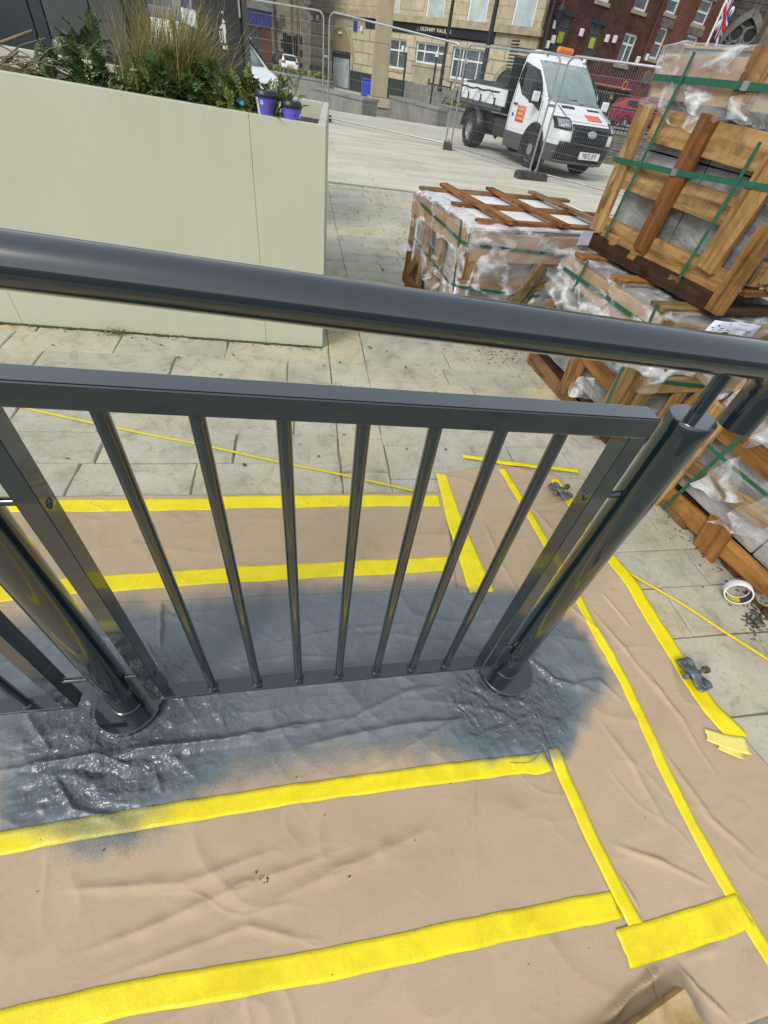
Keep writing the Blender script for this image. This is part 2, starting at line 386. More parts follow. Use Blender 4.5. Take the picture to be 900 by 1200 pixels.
def hgt(x, y):
    h = 0.004 + 0.004 * N3((x, y), 2.1) + 0.0016 * N3((x, y), 9, 3.0)
    # long soft drag wrinkles
    rr1 = 1 - abs(N3((x * .8 + y * .5, y * 1.5 - x * .5), 3.1, 1.7)) * 5.0
    if rr1 > 0: h += 0.0045 * rr1 ** 2 * (0.35 + 0.65 * sst(-.15, .3, N3((x, y), 2.0, 6)))
    rr2 = 1 - abs(N3((x * .5 - y * .7, y * 1.2 + x * .9), 6.3, 8.1)) * 7.0
    if rr2 > 0: h += 0.0022 * rr2 ** 2 * sst(-.1, .3, N3((x, y), 2.6, 11))
    h += 0.0035 * max(0, 0.55 - abs(N3((x * 0.8 + y * 0.9, y * 3.2 - x * 1.6), 1.6, 9))) ** 2 * 3
    for (pts, H, w), bb in zip(FG, FB):
        if not (bb[0] < x < bb[1] and bb[2] < y < bb[3]): continue
        d = 9; sT = 0; acc = 0; wob = 0.35 * w * N3((x, y), 24, 5)
        for a, b in zip(pts[:-1], pts[1:]):
            e = b - a; t = max(0, min(1, ((x - a.x) * e.x + (y - a.y) * e.y) / e.length_squared)); dd = math.hypot(x - a.x - e.x * t, y - a.y - e.y * t); le = e.length
            if dd < d: d = dd; sT = acc + t * le
            acc += le
        d = abs(d + wob)
        tp = sst(0, 0.35, sT / acc) * sst(0, 0.35, 1 - sT / acc)
        h += H * 1.15 * tp * max(0.0, 1 - d / (w * (0.5 + 0.7 * tp))) ** 1.8
    # crumpled film pulled up round the posts
    p = paint(x, y)
    if p > 0.05:
        pm = min(1.0, p)
        for cx, cy, R, A in ((PLX, PLY - 0.10, 0.34, 0.015), (PRX - 0.02, PRY - 0.13, 0.30, 0.014), (PRX - 0.3, PRY + 0.22, 0.42, 0.004), (PLX - 0.05, PLY - 0.24, 0.27, 0.012)):
            d = math.hypot(x - cx, y - cy)
            if d < R:
                k = (1 - d / R) ** 0.7 * pm
                wx = x + 0.030 * N3((x, y), 7, cx); wy = y + 0.030 * N3((x, y), 7, cy + 4)
                v1 = noise.voronoi(Vector((wx * 13 + cx * 7, wy * 17, cx)))[0]; v2 = noise.voronoi(Vector((wx * 31 - wy * 9, wy * 27 + wx * 8, cy * 3)))[0]
                r1 = 1 - abs(N3((x * .9, y * 1.4), 9, cx * 5)) * 2.2
                h += A * k * (0.40 * max(0, r1) ** 2.5 + 0.55 * min(1, (v1[1] - v1[0]) * 1.3) + 0.26 * min(1, (v2[1] - v2[0]) * 1.3))
        r1 = 1 - abs(N3((x * 0.7 + y * 0.3, y * 1.5), 5, 2.2)) * 2.6
        h += 0.006 * pm * max(0, r1) ** 3
        r2 = 1 - abs(N3((x * 1.1 - y * 0.5, y * 1.6), 15, 7.2)) * 3.0
        h += 0.0016 * pm * max(0, r2) ** 2.5
    # lie flat over the post foot plates
    return h
def footflat(x, y, h):
    for cx, cy in ((PLX, PLY), (PRX, PRY)):
        d = math.hypot(x - cx, y - cy)
        if d < 0.128: h = min(h, 0.006 + 0.012 * sst(0.094, 0.128, d) * (h / 0.02 if h < .02 else 1))
    return h
def paper_mat():
    t = NT('kraft_paper'); v = t.coords('World')
    a = t.n('ShaderNodeAttribute', attribute_name='paint')
    base = t.ramp(t.noise(v, 1.6, 5, 0.6), [(0.3, (0.43, 0.32, 0.205)), (0.7, (0.51, 0.387, 0.256))])
    fib = t.ramp(t.noise(v, 420, 2, 0.6), [(0.3, (0.86, 0.86, 0.86)), (0.6, (1.03, 1.03, 1.03))])
    base = t.mix(0.7, base, fib, 'MULTIPLY')
    spk = t.ramp(t.noise(v, 160, 1, 0.5), [(0.19, (0.5, 0.45, 0.4)), (0.23, (1, 1, 1))])
    base = t.mix(0.6, base, spk, 'MULTIPLY')
    smg = t.ramp(t.noise(v, 6.5, 6, 0.75, 0.8), [(0.28, (0.70, 0.68, 0.66)), (0.40, (1, 1, 1)), (0.70, (1, 1, 1)), (0.82, (1.08, 1.08, 1.08))]); base = t.mix(0.7, base, smg, 'MULTIPLY')
    m1 = t.noise(v, 620, 2, 0.6)                              # spray droplets break the edge up
    ad = t.n('ShaderNodeMath', operation='ADD'); t.l(a.outputs['Fac'], ad.inputs[0])
    ml = t.n('ShaderNodeMath', operation='MULTIPLY'); ml.inputs[1].default_value = 2.0
    sb = t.n('ShaderNodeMath', operation='SUBTRACT'); sb.inputs[1].default_value = 0.5
    t.l(m1, sb.inputs[0]); t.l(sb.outputs[0], ml.inputs[0]); t.l(ml.outputs[0], ad.inputs[1])
    fac0 = t.fl(ad.outputs[0], 0.0, 1.0, 0.15, 0.85)
    mm = t.n('ShaderNodeMath', operation='MULTIPLY'); t.l(fac0, mm.inputs[0]); t.l(t.fl(a.outputs['Fac'], 0, 1, 0.0, 0.25), mm.inputs[1])
    fac = mm.outputs[0]
    pc = t.ramp(t.noise(v, 5, 4, 0.6), [(0.3, (0.098, 0.124, 0.138)), (0.7, (0.145, 0.175, 0.190))])
    pc = t.mix(t.fl(a.outputs['Fac'], 0, 0.65, 1.05, 1.8), pc, (0.072, 0.090, 0.100))
    t.set(base=t.mix(fac, base, pc), rough=t.fl(t.fl(a.outputs['Fac'], 0.0, 1.0, 0.5, 1.75), 0.82, 0.10), spec=t.fl(a.outputs['Fac'], 0.2, 0.6, 0.5, 1.0))
    cr = t.noise(v, 26, 5, 0.6, 1.2); h1 = t.bump(cr, 0.10, 0.01)
    rg = t.ridged(t.coords('World', (1, 1.5, 1)), 4.0, 3, 0.5); h1 = t.bump(rg, 0.17, 0.008, h1)
    r2 = t.ridged(t.coords('World', (1.3, 1, 1)), 15, 3, 0.9); b2 = t.n('ShaderNodeBump'); b2.inputs['Distance'].default_value = 0.012; t.l(r2, b2.inputs['Height']); t.l(h1, b2.inputs['Normal']); t.l(t.fl(a.outputs['Fac'], 0.0, 0.34, 0.8, 1.7), b2.inputs['Strength']); h1 = b2.outputs[0]
    wp = t.n('ShaderNodeVectorMath', operation='ADD'); nz = t.n('ShaderNodeTexNoise'); nz.inputs['Scale'].default_value = 14; nz.inputs['Detail'].default_value = 3; t.l(v, nz.inputs['Vector'])
    sc_ = t.n('ShaderNodeVectorMath', operation='SCALE'); sc_.inputs['Scale'].default_value = 0.09; t.l(nz.outputs['Color'], sc_.inputs[0]); t.l(v, wp.inputs[0]); t.l(sc_.outputs[0], wp.inputs[1])
    vo = t.n('ShaderNodeTexVoronoi', feature='DISTANCE_TO_EDGE'); vo.inputs['Scale'].default_value = 32; t.l(wp.outputs[0], vo.inputs['Vector'])
    bp = t.n('ShaderNodeBump'); bp.inputs['Distance'].default_value = 0.02; t.l(vo.outputs['Distance'], bp.inputs['Height']); t.l(h1, bp.inputs['Normal'])
    t.l(t.fl(a.outputs['Fac'], 0.0, 0.30, 0.75, 1.8), bp.inputs['Strength']); h1 = bp.outputs[0]
    t.set(normal=t.bump(t.noise(v, 260, 2, 0.5), 0.16, 0.002, h1))
    return t.m
M['paper'] = paper_mat()
def tape_mat():
    t = NT('yellow_tape'); v = t.coords('World')
    a = t.n('ShaderNodeAttribute', attribute_name='paint')
    base = t.ramp(t.noise(v, 9, 5, 0.7, 1.0), [(0.35, (0.78, 0.62, 0.003)), (0.62, (0.88, 0.72, 0.005))])
    m1 = t.noise(v, 700, 1, 0.5)
    ad = t.n('ShaderNodeMath', operation='ADD'); t.l(a.outputs['Fac'], ad.inputs[0]); 
    sb = t.n('ShaderNodeMath', operation='SUBTRACT'); sb.inputs[1].default_value = 0.5; t.l(m1, sb.inputs[0]); t.l(sb.outputs[0], ad.inputs[1])
    fac = t.fl(ad.outputs[0], 0.0, 0.88, 0.3, 1.0)
    thin = t.ramp(t.noise(t.coords('World', (1.4, 1, 1)), 34, 5, 0.75, 1.2), [(0.38, (0.93, 0.86, 1.0)), (0.52, (1, 1, 1))])   # paper showing through where it does not stick
    msk = t.fl(t.noise(v, 3.1, 2, 0.5), 0.0, 0.75, 0.48, 0.62); base = t.mix(msk, base, t.mix(1.0, base, thin, 'MULTIPLY'))
    t.set(base=t.mix(fac, base, (0.12, 0.145, 0.15)), rough=0.38)
    n1 = t.bump(t.ridged(t.coords('World', (1.5, 1, 1)), 12, 2, 0.3), 0.10, 0.005)
    t.set(normal=t.bump(t.noise(v, 90, 4, 0.7, 1.5), 0.35, 0.003, n1))
    return t.m
M['tape'] = tape_mat()
M['tape_pale'] = surf('pale_tape', (0.72, 0.62, 0.12), (0.80, 0.70, 0.20), 30, 0.6, 0.3, 90)
sheet = thing('masking_sheet', 'brown kraft paper sheet taped over the paving under the railing, grey with overspray', 'paper sheet', (0.3, 0.5, 0))
def coons(left, right_, nu, nv):
    """rows between two polylines (lists of px points) sampled evenly"""
    def samp(pl, t):
        L = [0]
        for a, b in zip(pl[:-1], pl[1:]): L.append(L[-1] + (b - a).length)
        s = t * L[-1]
        for i in range(len(pl) - 1):
            if s <= L[i + 1] or i == len(pl) - 2:
                k = (s - L[i]) / max(1e-9, L[i + 1] - L[i]); return pl[i].lerp(pl[i + 1], k)
    A = [p.to_2d() if len(p) == 3 else p for p in left]; B = [p.to_2d() if len(p) == 3 else p for p in right_]
    return [[samp(A, j / nv).lerp(samp(B, j / nv), i / nu) for i in range(nu + 1)] for j in range(nv + 1)]
def panel(left, right_, nu, nv, off, edge=0.0):
    rows = coons(left, right_, nu, nv); out = []; at = []
    for j, r in enumerate(rows):
        o = []
        for i, p in enumerate(r):
            h = footflat(p.x, p.y, hgt(p.x, p.y))
            fe = min(i / nu, 1 - i / nu, j / nv, 1 - j / nv)
            o.append(Vector((p.x, p.y, h + off))); at.append(paint(p.x, p.y))
        out.append(o)
    m = MB(); m.grid(out); ob = m.build('paper_panel', 'paper', sheet, fix=False, attr=at, solid=0.0006)
    return ob
G = lambda *L: [gp(*p).to_2d() for p in L]
W2 = lambda *L: [Vector(p) for p in L]
# back panel, main panel with the railing, right-hand panel, outer right panel
panel(G((-90, 585), (-150, 720)), G((520, 578), (535, 690)), 200, 60, 0.0026)
panel(W2((-1.5, 1.12), (-1.25, -0.35)), W2((0.70, 1.13), (1.02, -0.42)), 620, 430, 0.0009)
panel(G((514, 557), (560, 690), (650, 890), (745, 1100), (790, 1230)), G((588, 545), (650, 660), (705, 745), (760, 870), (870, 1075), (920, 1180)), 90, 330, 0.0035)
panel(G((586, 545), (648, 660), (703, 745), (758, 870), (868, 1075), (930, 1200)), G((655, 560), (710, 648), (765, 738), (812, 800), (872, 868), (915, 915), (960, 985), (1030, 1080)), 70, 330, 0.0018)
TAPE_N = [0]
def strip(px, wid, mat='tape', wob=0.002, name='tape_strip', off0=.0044, lift=0.0, taper=None, minp=0.0):
    P = [gp(*p).to_2d() for p in px]
    L = sum((b - a).length for a, b in zip(P[:-1], P[1:])); n = max(6, int(L / 0.012)); k = max(4, int(wid / 0.009))
    TAPE_N[0] += 1; off = off0 + 0.00015 * TAPE_N[0]
    pts = []
    for i in range(n + 1):
        s = i / n * L; acc = 0
        for a, b in zip(P[:-1], P[1:]):
            l = (b - a).length
            if s <= acc + l + 1e-9 or b is P[-1]:
                pts.append(a.lerp(b, min(1, (s - acc) / l))); break
            acc += l
    for _ in range(3): pts = [pts[0]] + [(pts[i - 1] + pts[i] * 2 + pts[i + 1]) / 4 for i in range(1, n)] + [pts[-1]]
    rows = []; at = []; rnd = random.Random(TAPE_N[0])
    for i, p in enumerate(pts):
        d = (pts[min(n, i + 1)] - pts[max(0, i - 1)]).normalized(); nr = Vector((-d.y, d.x))
        w = wid * (1 + 0.06 * N3((p.x, p.y), 10, TAPE_N[0]))
        if taper: w *= taper[0] + (taper[1] - taper[0]) * i / n
        r = []
        for j in range(k + 1):
            jag = rnd.uniform(-0.004, 0.004) if i in (0, n) else 0
            q = p + nr * ((j / k - 0.5) * w) + d * jag + nr * wob * N3((p.x, p.y), 14, 4)
            r.append(Vector((q.x, q.y, hgt(q.x, q.y) + off + lift))); at.append(max(minp, min(1, paint(q.x, q.y)) * 0.86))
        rows.append(r)
    m = MB(); m.grid(rows); return m.build(name, mat, sheet, fix=False, attr=at, solid=0.0004)
TW = 0.052
strip([(-80, 594), (130, 594), (268, 592)], TW * 1.4, off0=.003); strip([(260, 590), (400, 588), (515, 588)], TW * 1.55, off0=.003)
strip([(-100, 708), (60, 690), (250, 677), (400, 668), (526, 662)], TW * 1.5, off0=.0033)
strip([(516, 556), (535, 620), (564, 696)], TW * 1.6, taper=(0.6, 1.35))
strip([(587, 550), (612, 592), (650, 658), (678, 705), (700, 748), (730, 800), (768, 885), (812, 975), (855, 1050), (880, 1092), (930, 1175)], TW * 0.78)
strip([(648, 563), (700, 636), (740, 688), (765, 730), (800, 786), (830, 832), (866, 868)], TW * 1.2, wob=0.004, taper=(0.8, 1.25))
strip([(542, 536), (600, 545), (678, 554)], TW * 0.72, taper=(0.9, 0.9))
strip([(-60, 1000), (130, 967), (340, 932), (500, 910), (640, 893)], TW * 0.98, off0=.0028)
strip([(-40, 1214), (150, 1170), (400, 1127), (600, 1083), (722, 1060)], TW * 1.08, off0=.0016)
strip([(646, 878), (670, 935), (700, 1000), (725, 1050), (748, 1092)], TW * 0.80)
strip([(728, 1112), (800, 1090), (870, 1066)], TW * 1.35)
strip([(598, 898), (625, 902), (640, 893)], TW * 1.0, taper=(0.3, 1.1))
strip([(824, 862), (850, 872), (873, 876)], TW * 1.15, 'tape_pale', lift=0.004, taper=(0.7, 0.95))
strip([(838, 874), (868, 888)], TW * 0.8, 'tape_pale', lift=0.002, taper=(0.8, 0.5))
# ================================================================ railing
def gloss():
    t = NT('anthracite_gloss'); v = t.coords('World')
    t.set(base=t.ramp(t.noise(v, 3, 3), [(0.3, (0.006, 0.0145, 0.018)), (0.7, (0.0085, 0.019, 0.023))]), rough=0.24, spec=0.3, coat=1.0, coatr=0.05, ior=1.45)
    t.p.inputs['Coat IOR'].default_value = 1.75
    peel = t.noise(v, 300, 2, 0.5); n1 = t.bump(peel, 0.06, 0.001)
    t.set(normal=n1); return t.m
M['rail'] = gloss()
RY0 = 0.582
railing = thing('steel_railing', 'freshly painted anthracite steel railing with tubular handrail, posts and baluster panels', 'railing', (0.08, RY0, 0))
def rp(px, py, Y=RY0): return atY(px, py, Y)
# handrail: tube from beyond the left edge to beyond the right edge, then bent down to a short end
HR = 0.031
hl = rp(0, 304); hr = rp(900, 423); hd = (hr - hl).normalized()
end_b = rp(861, 499); dcl = 0.055
xe = end_b.x
hc = hl + hd * ((xe - hl.x) / hd.x)
R_ = 0.06; arc = []
for k in range(9):
    a = math.pi / 2 * k / 8; c0 = hc - hd * R_ * 0 + Vector((0, 0, 0))
    arc.append(hc + hd * (R_ * math.sin(a) - R_) + Vector((0, 0, -1)) * (R_ * (1 - math.cos(a))))
m = MB(); m.tube([hl - hd * 1.2, hl, hl.lerp(arc[0], 0.5)] + arc + [Vector((arc[-1].x, RY0, end_b.z))], HR, 28)
m.build('handrail', 'rail', railing)
# top and bottom rails of the panel in view and of the one to the left
tl = rp(-3, 432); tr = rp(762, 488)            # back top edge
bw, bh, bd = 0.044, 0.042, 0.012
def zc(px): return None
top_l = Vector((-0.47, RY0, 0)); 
zt = lambda x: 1.144 + (1.106 - 1.144) * (x + 0.40) / 1.03    # top of the top rail along x
zb = lambda x: 0.092 + 0.026 * (x + 0.43) / 1.03              # top of the bottom rail
PX0, PX1 = -0.462, 0.613
def rect_panel(x0, x1, xs):
    m = MB(); m.beam((x0 + .0, RY0, zt(x0) - bh / 2), (x1, RY0, zt(x1) - bh / 2), bw, bh); m.build('top_rail', 'rail', railing, 0.003)
    m = MB(); m.beam((x0 + .012, RY0, zb(x0) - 0.006), (x1 - .012, RY0, zb(x1) - 0.006), bw, 0.012); m.build('bottom_rail', 'rail', railing, 0.002)
    for xx, sgn in ((x0 + 0.019, 1), (x1 - 0.019, -1)):
        m = MB(); m.beam((xx, RY0, zb(xx) - .012), (xx, RY0, zt(xx) - bh + 0.002), 0.038, bw - .002, up=(0, 1, 0)); st = m.build('stile', 'rail', railing, 0.002)
        for zz in (0.9, 0.22):
            b = MB(); b.lathe((xx + sgn * 0.019, RY0, zz), [(0.0, 0.0045), (0.007, 0.004), (0.0105, 0.001), (0.0105, -0.002)], 14, (sgn, 0, 0)); b.build('bolt_head', 'rail', st)
    for x in xs:
        m = MB(); m.tube([(x, RY0, zb(x) - .003), (x, RY0, zt(x) - bh + .004)], 0.0125, 16)
        bal = m.build('baluster', 'rail', railing)
        w = MB(); w.lathe((x, RY0, zb(x) + 0.0), [(0.0165, 0.0), (0.0155, 0.004), (0.0118, 0.008)], 14); w.build('weld_bead', 'rail', bal)
bx = [-0.292 + k * 0.1445 for k in range(7)]
bx = [-0.290, -0.158, -0.031, 0.095, 0.217, 0.336, 0.452]
rect_panel(PX0, PX1, bx)
rect_panel(-1.72, -0.665, [-0.80, -0.945, -1.09, -1.235, -1.38])
def post(x, y, ztop, r=0.0405):
    m = MB(); m.tube([(x, y, 0.012), (x, y, ztop)], r, 32); p = m.build('post', 'rail', railing)
    m = MB(); m.lathe((x, y, ztop), [(r + .0005, -0.020), (r + .002, -0.019), (r + .002, 0.0), (r + 0.0005, 0.0025), (0.0, 0.003)], 32); m.build('post_cap', 'rail', p)
    m = MB(); m.lathe((x, y, 0), [(0.094, 0.006), (0.094, 0.027), (0.091, 0.030), (0.0, 0.030)], 40); m.build('base_plate', 'rail', p)
    m = MB(); m.lathe((x, y, 0.030), [(r + .003, 0.0), (r + .003, 0.016), (r, 0.018)], 32); m.build('weld_collar', 'rail', p)
    zh = hl.z + hd.z * ((x - hl.x) / hd.x)
    m = MB(); m.tube([(x, y, ztop), (x, RY0, zh - HR + .006)], 0.012, 16); m.build('spindle', 'rail', p)
    return p
post(PRX, RY0, 1.098); post(PLX, RY0, 1.13)
post(PLX - 1.245, RY0, 1.13)
for xa, xb in ((PX1, PRX - 0.043), (PLX + 0.043, PX0), (-0.665, PLX - 0.043)):
    for zz in (0.905, 0.215):
        m = MB(); m.tube([(xa, RY0, zz), (xb, RY0, zz)], 0.008, 12); m.build('fixing_pin', 'rail', railing)
# ================================================================ crates of wrapped stone
def wood_mat(name, c1, c2, c3, rnd=0.28):
    t = NT(name); v = t.coords('Object', (2.2, 26, 26), True)
    f = t.noise(v, 1.0, 6, 0.62, 0.6); col = t.ramp(f, [(0.28, c1), (0.5, c2), (0.74, c3)])
    v2 = t.coords('Object', (5, 9, 9), True)
    kn = t.ramp(t.noise(v2, 1.3, 3, 0.5), [(0.25, (0.35, 0.27, 0.2)), (0.36, (1, 1, 1))])
    col = t.mix(0.8, col, kn, 'MULTIPLY')
    gst = t.ramp(t.noise(t.coords('World'), 5, 5, 0.7, 1.0), [(0.32, (0.50, 0.48, 0.46)), (0.55, (1, 1, 1)), (0.75, (1.08, 1.06, 1.02))]); col = t.mix(0.9, col, gst, 'MULTIPLY')
    oi = t.n('ShaderNodeObjectInfo'); hsn = t.n('ShaderNodeHueSaturation'); t.l(col, hsn.inputs['Color'])
    t.l(t.fl(oi.outputs['Random'], 0.88 - rnd, 0.88 + rnd), hsn.inputs['Value'])
    w_ = t.n('ShaderNodeTexWhiteNoise', noise_dimensions='1D'); t.l(oi.outputs['Random'], w_.inputs['W'])
    t.l(t.fl(w_.outputs['Value'], 0.485, 0.508), hsn.inputs['Hue']); t.l(t.fl(w_.outputs['Value'], 1.22, 0.98), hsn.inputs['Saturation'])
    t.set(base=hsn.outputs[0], rough=0.78, spec=0.25, normal=t.bump(f, 0.45, 0.004)); return t.m
M['wood'] = wood_mat('crate_pine', (0.11, 0.058, 0.026), (0.33, 0.20, 0.085), (0.48, 0.32, 0.155))
M['wood_red'] = wood_mat('crate_brown', (0.08, 0.042, 0.021), (0.22, 0.12, 0.055), (0.34, 0.205, 0.10))
M['wood_dark'] = wood_mat('crate_dark', (0.04, 0.022, 0.013), (0.075, 0.043, 0.024), (0.12, 0.07, 0.04))  # darkest brown, for bearers, deck boards and the skirt
M['wood_pale'] = wood_mat('crate_pale', (0.36, 0.27, 0.13), (0.50, 0.40, 0.22), (0.60, 0.50, 0.30), 0.1)
M['card'] = surf('brown_board', (0.33, 0.21, 0.12), (0.44, 0.30, 0.18), 6, 0.8, 0.1, 60, rnd=0.15)
M['strap'] = surf('green_strap', (0.010, 0.085, 0.045), (0.016, 0.12, 0.065), 40, 0.42, 0.25, 300)
M['steel_clip'] = flat('strap_clip', (0.42, 0.43, 0.42), 0.35, 0.7)
M['wrap_grey'] = surf('grey_wrap', (0.13, 0.13, 0.125), (0.22, 0.22, 0.215), 5, 0.33, 0.5, 22, stretch=(1, 1, 2.5), c3=(0.36, 0.36, 0.35), bdist=0.012)
M['wrap_pale'] = surf('pale_wrap', (0.26, 0.25, 0.235), (0.36, 0.35, 0.33), 4, 0.5, 0.5, 18, stretch=(1, 1, 2.5), c3=(0.46, 0.45, 0.43), bdist=0.012)
M['white_foam'] = surf('white_board', (0.62, 0.62, 0.60), (0.74, 0.74, 0.72), 5, 0.6, 0.2, 40)
M['label_paper'] = flat('label_paper', (0.62, 0.62, 0.72), 0.5)
M['ink'] = flat('label_ink', (0.05, 0.05, 0.09), 0.6)
def film_mat():
    t = NT('clear_film'); v = t.coords('World')
    a = t.ridged(t.coords('World', (1, 1, 1.5)), 3.0, 4, 0.6)
    b = t.noise(v, 22, 4, 0.7, 1.5)
    r = t.n('ShaderNodeMath', operation='MULTIPLY_ADD'); t.l(b, r.inputs[0]); r.inputs[1].default_value = 0.5; t.l(a, r.inputs[2])
    fac = t.fl(r.outputs[0], 0.12, 0.70, 1.47, 2.02)
    lw = t.n('ShaderNodeLayerWeight'); lw.inputs['Blend'].default_value = 0.35
    mx = t.n('ShaderNodeMath', operation='MAXIMUM'); t.l(fac, mx.inputs[0]); t.l(t.fl(lw.outputs['Facing'], 0.0, 0.6, 0.45, 1.0), mx.inputs[1])
    t.set(base=(0.80, 0.80, 0.80), rough=0.16, alpha=mx.outputs[0], spec=0.6, normal=t.bump(a, 0.5, 0.02)); return t.m
M['film'] = film_mat()

def plank(p, q, w, t, nrm, mat, parent, name='plank', jit=0.004, seg=3):
    """a board from p to q, w wide across the face, t thick outwards along nrm"""
    p = Vector(p); q = Vector(q); nrm = Vector(nrm).normalized(); d = q - p; L = d.length; d.normalize()
    nrm = (nrm - d * nrm.dot(d)).normalized(); sd_ = nrm.cross(d)
    rnd = random.Random(int((p.x * 7.3 + q.y * 3.1 + p.z * 5.7 + w * 11) * 9173) % 99991)
    m = MB(); vs = []
    for i in range(seg + 1):
        x = (i / seg - 0.5) * L
        for (yy, zz) in ((-.5, -.5), (-.5, .42), (-.46, .5), (.46, .5), (.5, .42), (.5, -.5)):
            vs.append((x + (rnd.uniform(-jit, jit) * 2 if i in (0, seg) else 0), yy * w + rnd.uniform(-jit, jit) * .8, zz * t + rnd.uniform(-jit, jit) * .25))
    fs = [(i * 6 + k, i * 6 + (k + 1) % 6, i * 6 + 6 + (k + 1) % 6, i * 6 + 6 + k) for i in range(seg) for k in range(6)] + [tuple(range(5, -1, -1)), tuple(range(seg * 6, seg * 6 + 6))]
    m.add(vs, fs)
    W = wof(parent)
    me = bpy.data.meshes.new(name); me.from_pydata(m.v, [], m.f); b = bmesh.new(); b.from_mesh(me); bmesh.ops.recalc_face_normals(b, faces=b.faces); b.to_mesh(me); b.free()
    me.materials.append(M[mat]); o = link(name, me, parent)
    c = (p + q) / 2 + nrm * (t / 2)
    o.matrix_local = W.inverted() @ Matrix(((d.x, sd_.x, nrm.x, c.x), (d.y, sd_.y, nrm.y, c.y), (d.z, sd_.z, nrm.z, c.z), (0, 0, 0, 1)))
    return o
def wrinkled(m, a, b, n=10, amp=0.012, sc=9):
    a = Vector(a); b = Vector(b); c = (a + b) / 2; h = (b - a) / 2
    for ax in range(3):
        for sg in (-1, 1):
            u, v = (ax + 1) % 3, (ax + 2) % 3; rows = []
            for i in range(n + 1):
                r = []
                for j in range(n + 1):
                    p = Vector((0, 0, 0)); p[ax] = sg; p[u] = i / n * 2 - 1; p[v] = j / n * 2 - 1
                    k = 0.995 if max(abs(p[u]), abs(p[v])) > 0.99 else 1.0
                    w = Vector((c[i2] + p[i2] * h[i2] * k for i2 in range(3)))
                    e = min(1, 6 * (1 - max(abs(p[u]), abs(p[v]))))
                    dd = amp * e * (1 - 2.2 * abs(N3(w, sc, c.x * 3 + ax)))
                    w[ax] += sg * dd; r.append(w)
                rows.append(r)
            m.grid(rows)
    return m
class Crate:
    def __init__(s, label, loc, rz, sx, sy, h, group='timber crates of wrapped stone'):
        s.e = thing('stone_crate', label, 'crate', loc, rz, group); s.W = wof(s.e); s.o = Vector(loc); s.sx, s.sy, s.h = sx, sy, h
        s.xd = (s.W.to_3x3() @ Vector((1, 0, 0))); s.yd = (s.W.to_3x3() @ Vector((0, 1, 0)))
    def w(s, x, y, z): return s.W @ Vector((x, y, z))
    def pl(s, px, py, out=0.0):               # on the left face
        return onplane(px, py, s.o - s.xd * out, s.xd)
    def pn(s, px, py, out=0.0):               # on the near face
        return onplane(px, py, s.o - s.yd * out, s.yd)
    def L(s, y0, z0, y1, z1, wd, mat='wood', out=0.0, t=0.022): return plank(s.w(-out, y0, z0), s.w(-out, y1, z1), wd, t, -s.xd, mat, s.e)
    def Nr(s, x0, z0, x1, z1, wd, mat='wood', out=0.0, t=0.022): return plank(s.w(x0, -out, z0), s.w(x1, -out, z1), wd, t, -s.yd, mat, s.e)
    def Lp(s, a, b, wd, mat='wood', out=0.0, t=0.022): return plank(s.pl(*a, out), s.pl(*b, out), wd, t, -s.xd, mat, s.e)
    def Np(s, a, b, wd, mat='wood', out=0.0, t=0.022): return plank(s.pn(*a, out), s.pn(*b, out), wd, t, -s.yd, mat, s.e)
    def bundles(s, mat, z0=0.13, z1=None, nx=2, ny=2, nz=2, ins=0.035):
        z1 = z1 or s.h - 0.03
        for i in range(nx):
            for j in range(ny):
                for k in range(nz):
                    if i > 0 and j > 0: continue
                    m = MB(); a = (ins + (s.sx - 2 * ins) * i / nx + .004, ins + (s.sy - 2 * ins) * j / ny + .004, z0 + (z1 - z0) * k / nz + .003)
                    b = (ins + (s.sx - 2 * ins) * (i + 1) / nx - .004, ins + (s.sy - 2 * ins) * (j + 1) / ny - .004, z0 + (z1 - z0) * (k + 1) / nz - .003)
                    wrinkled(m, a, b, 12, 0.009, 9); m.v = [s.W @ p for p in m.v]
                    m.build('stone_bundle', mat, s.e)
    def pallet(s, mat='wood_dark', z=0.10):
        for y in (0.05, s.sy / 2, s.sy - 0.05): plank(s.w(0.01, y, 0.045), s.w(s.sx, y, 0.045), 0.09, 0.085, (0, 0, 1), mat, s.e, 'bearer').location.z -= 0.043
        for x in (0.05, s.sx / 2, s.sx - 0.05): plank(s.w(x, 0, 0.088), s.w(x, s.sy, 0.088), 0.10, 0.018, (0, 0, 1), mat, s.e, 'deck_board')
    def strap(s, pts, wd=0.019, out=0.034, clip=None):
        """green strap through world points lying on the faces: (point, outward normal)"""
        m = MB(); rows = []
        P = []
        for (a, na), (b, nb) in zip(pts[:-1], pts[1:]):
            for k in range(8):
                f = k / 8; P.append((a.lerp(b, f), na.lerp(nb, f)))
        P.append(pts[-1])
        for i, (p, n) in enumerate(P):
            d = (P[min(len(P) - 1, i + 1)][0] - P[max(0, i - 1)][0]).normalized(); n = n.normalized(); sd_ = n.cross(d).normalized()
            q = p + n * (out + 0.003 * N3(p, 6))
            rows.append([q - sd_ * wd / 2, q, q + sd_ * wd / 2])
        m.grid(rows, False); ob = m.build('strap', 'strap', s.e, fix=False, solid=0.0014)
        if clip is not None:
            i = int(clip * (len(P) - 1)); p, n = P[i]; d = (P[i + 1][0] - P[i - 1][0]).normalized(); n = n.normalized()
            c = MB(); c.box(p + n * (out + .003), (0.034, wd + .005, 0.004), Matrix((d, n.cross(d), n)).transposed()); c.build('strap_clip', 'steel_clip', ob)
        return ob
    def stL(s, px, **k): return s.strap([(s.pl(*p), -s.xd) for p in px], **k)
    def stN(s, px, **k): return s.strap([(s.pn(*p), -s.yd) for p in px], **k)
    def stLN(s, pl, pn, **k):
        return s.strap([(s.pl(*p), -s.xd) for p in pl] + [(s.pn(*p), -s.yd) for p in pn], **k)
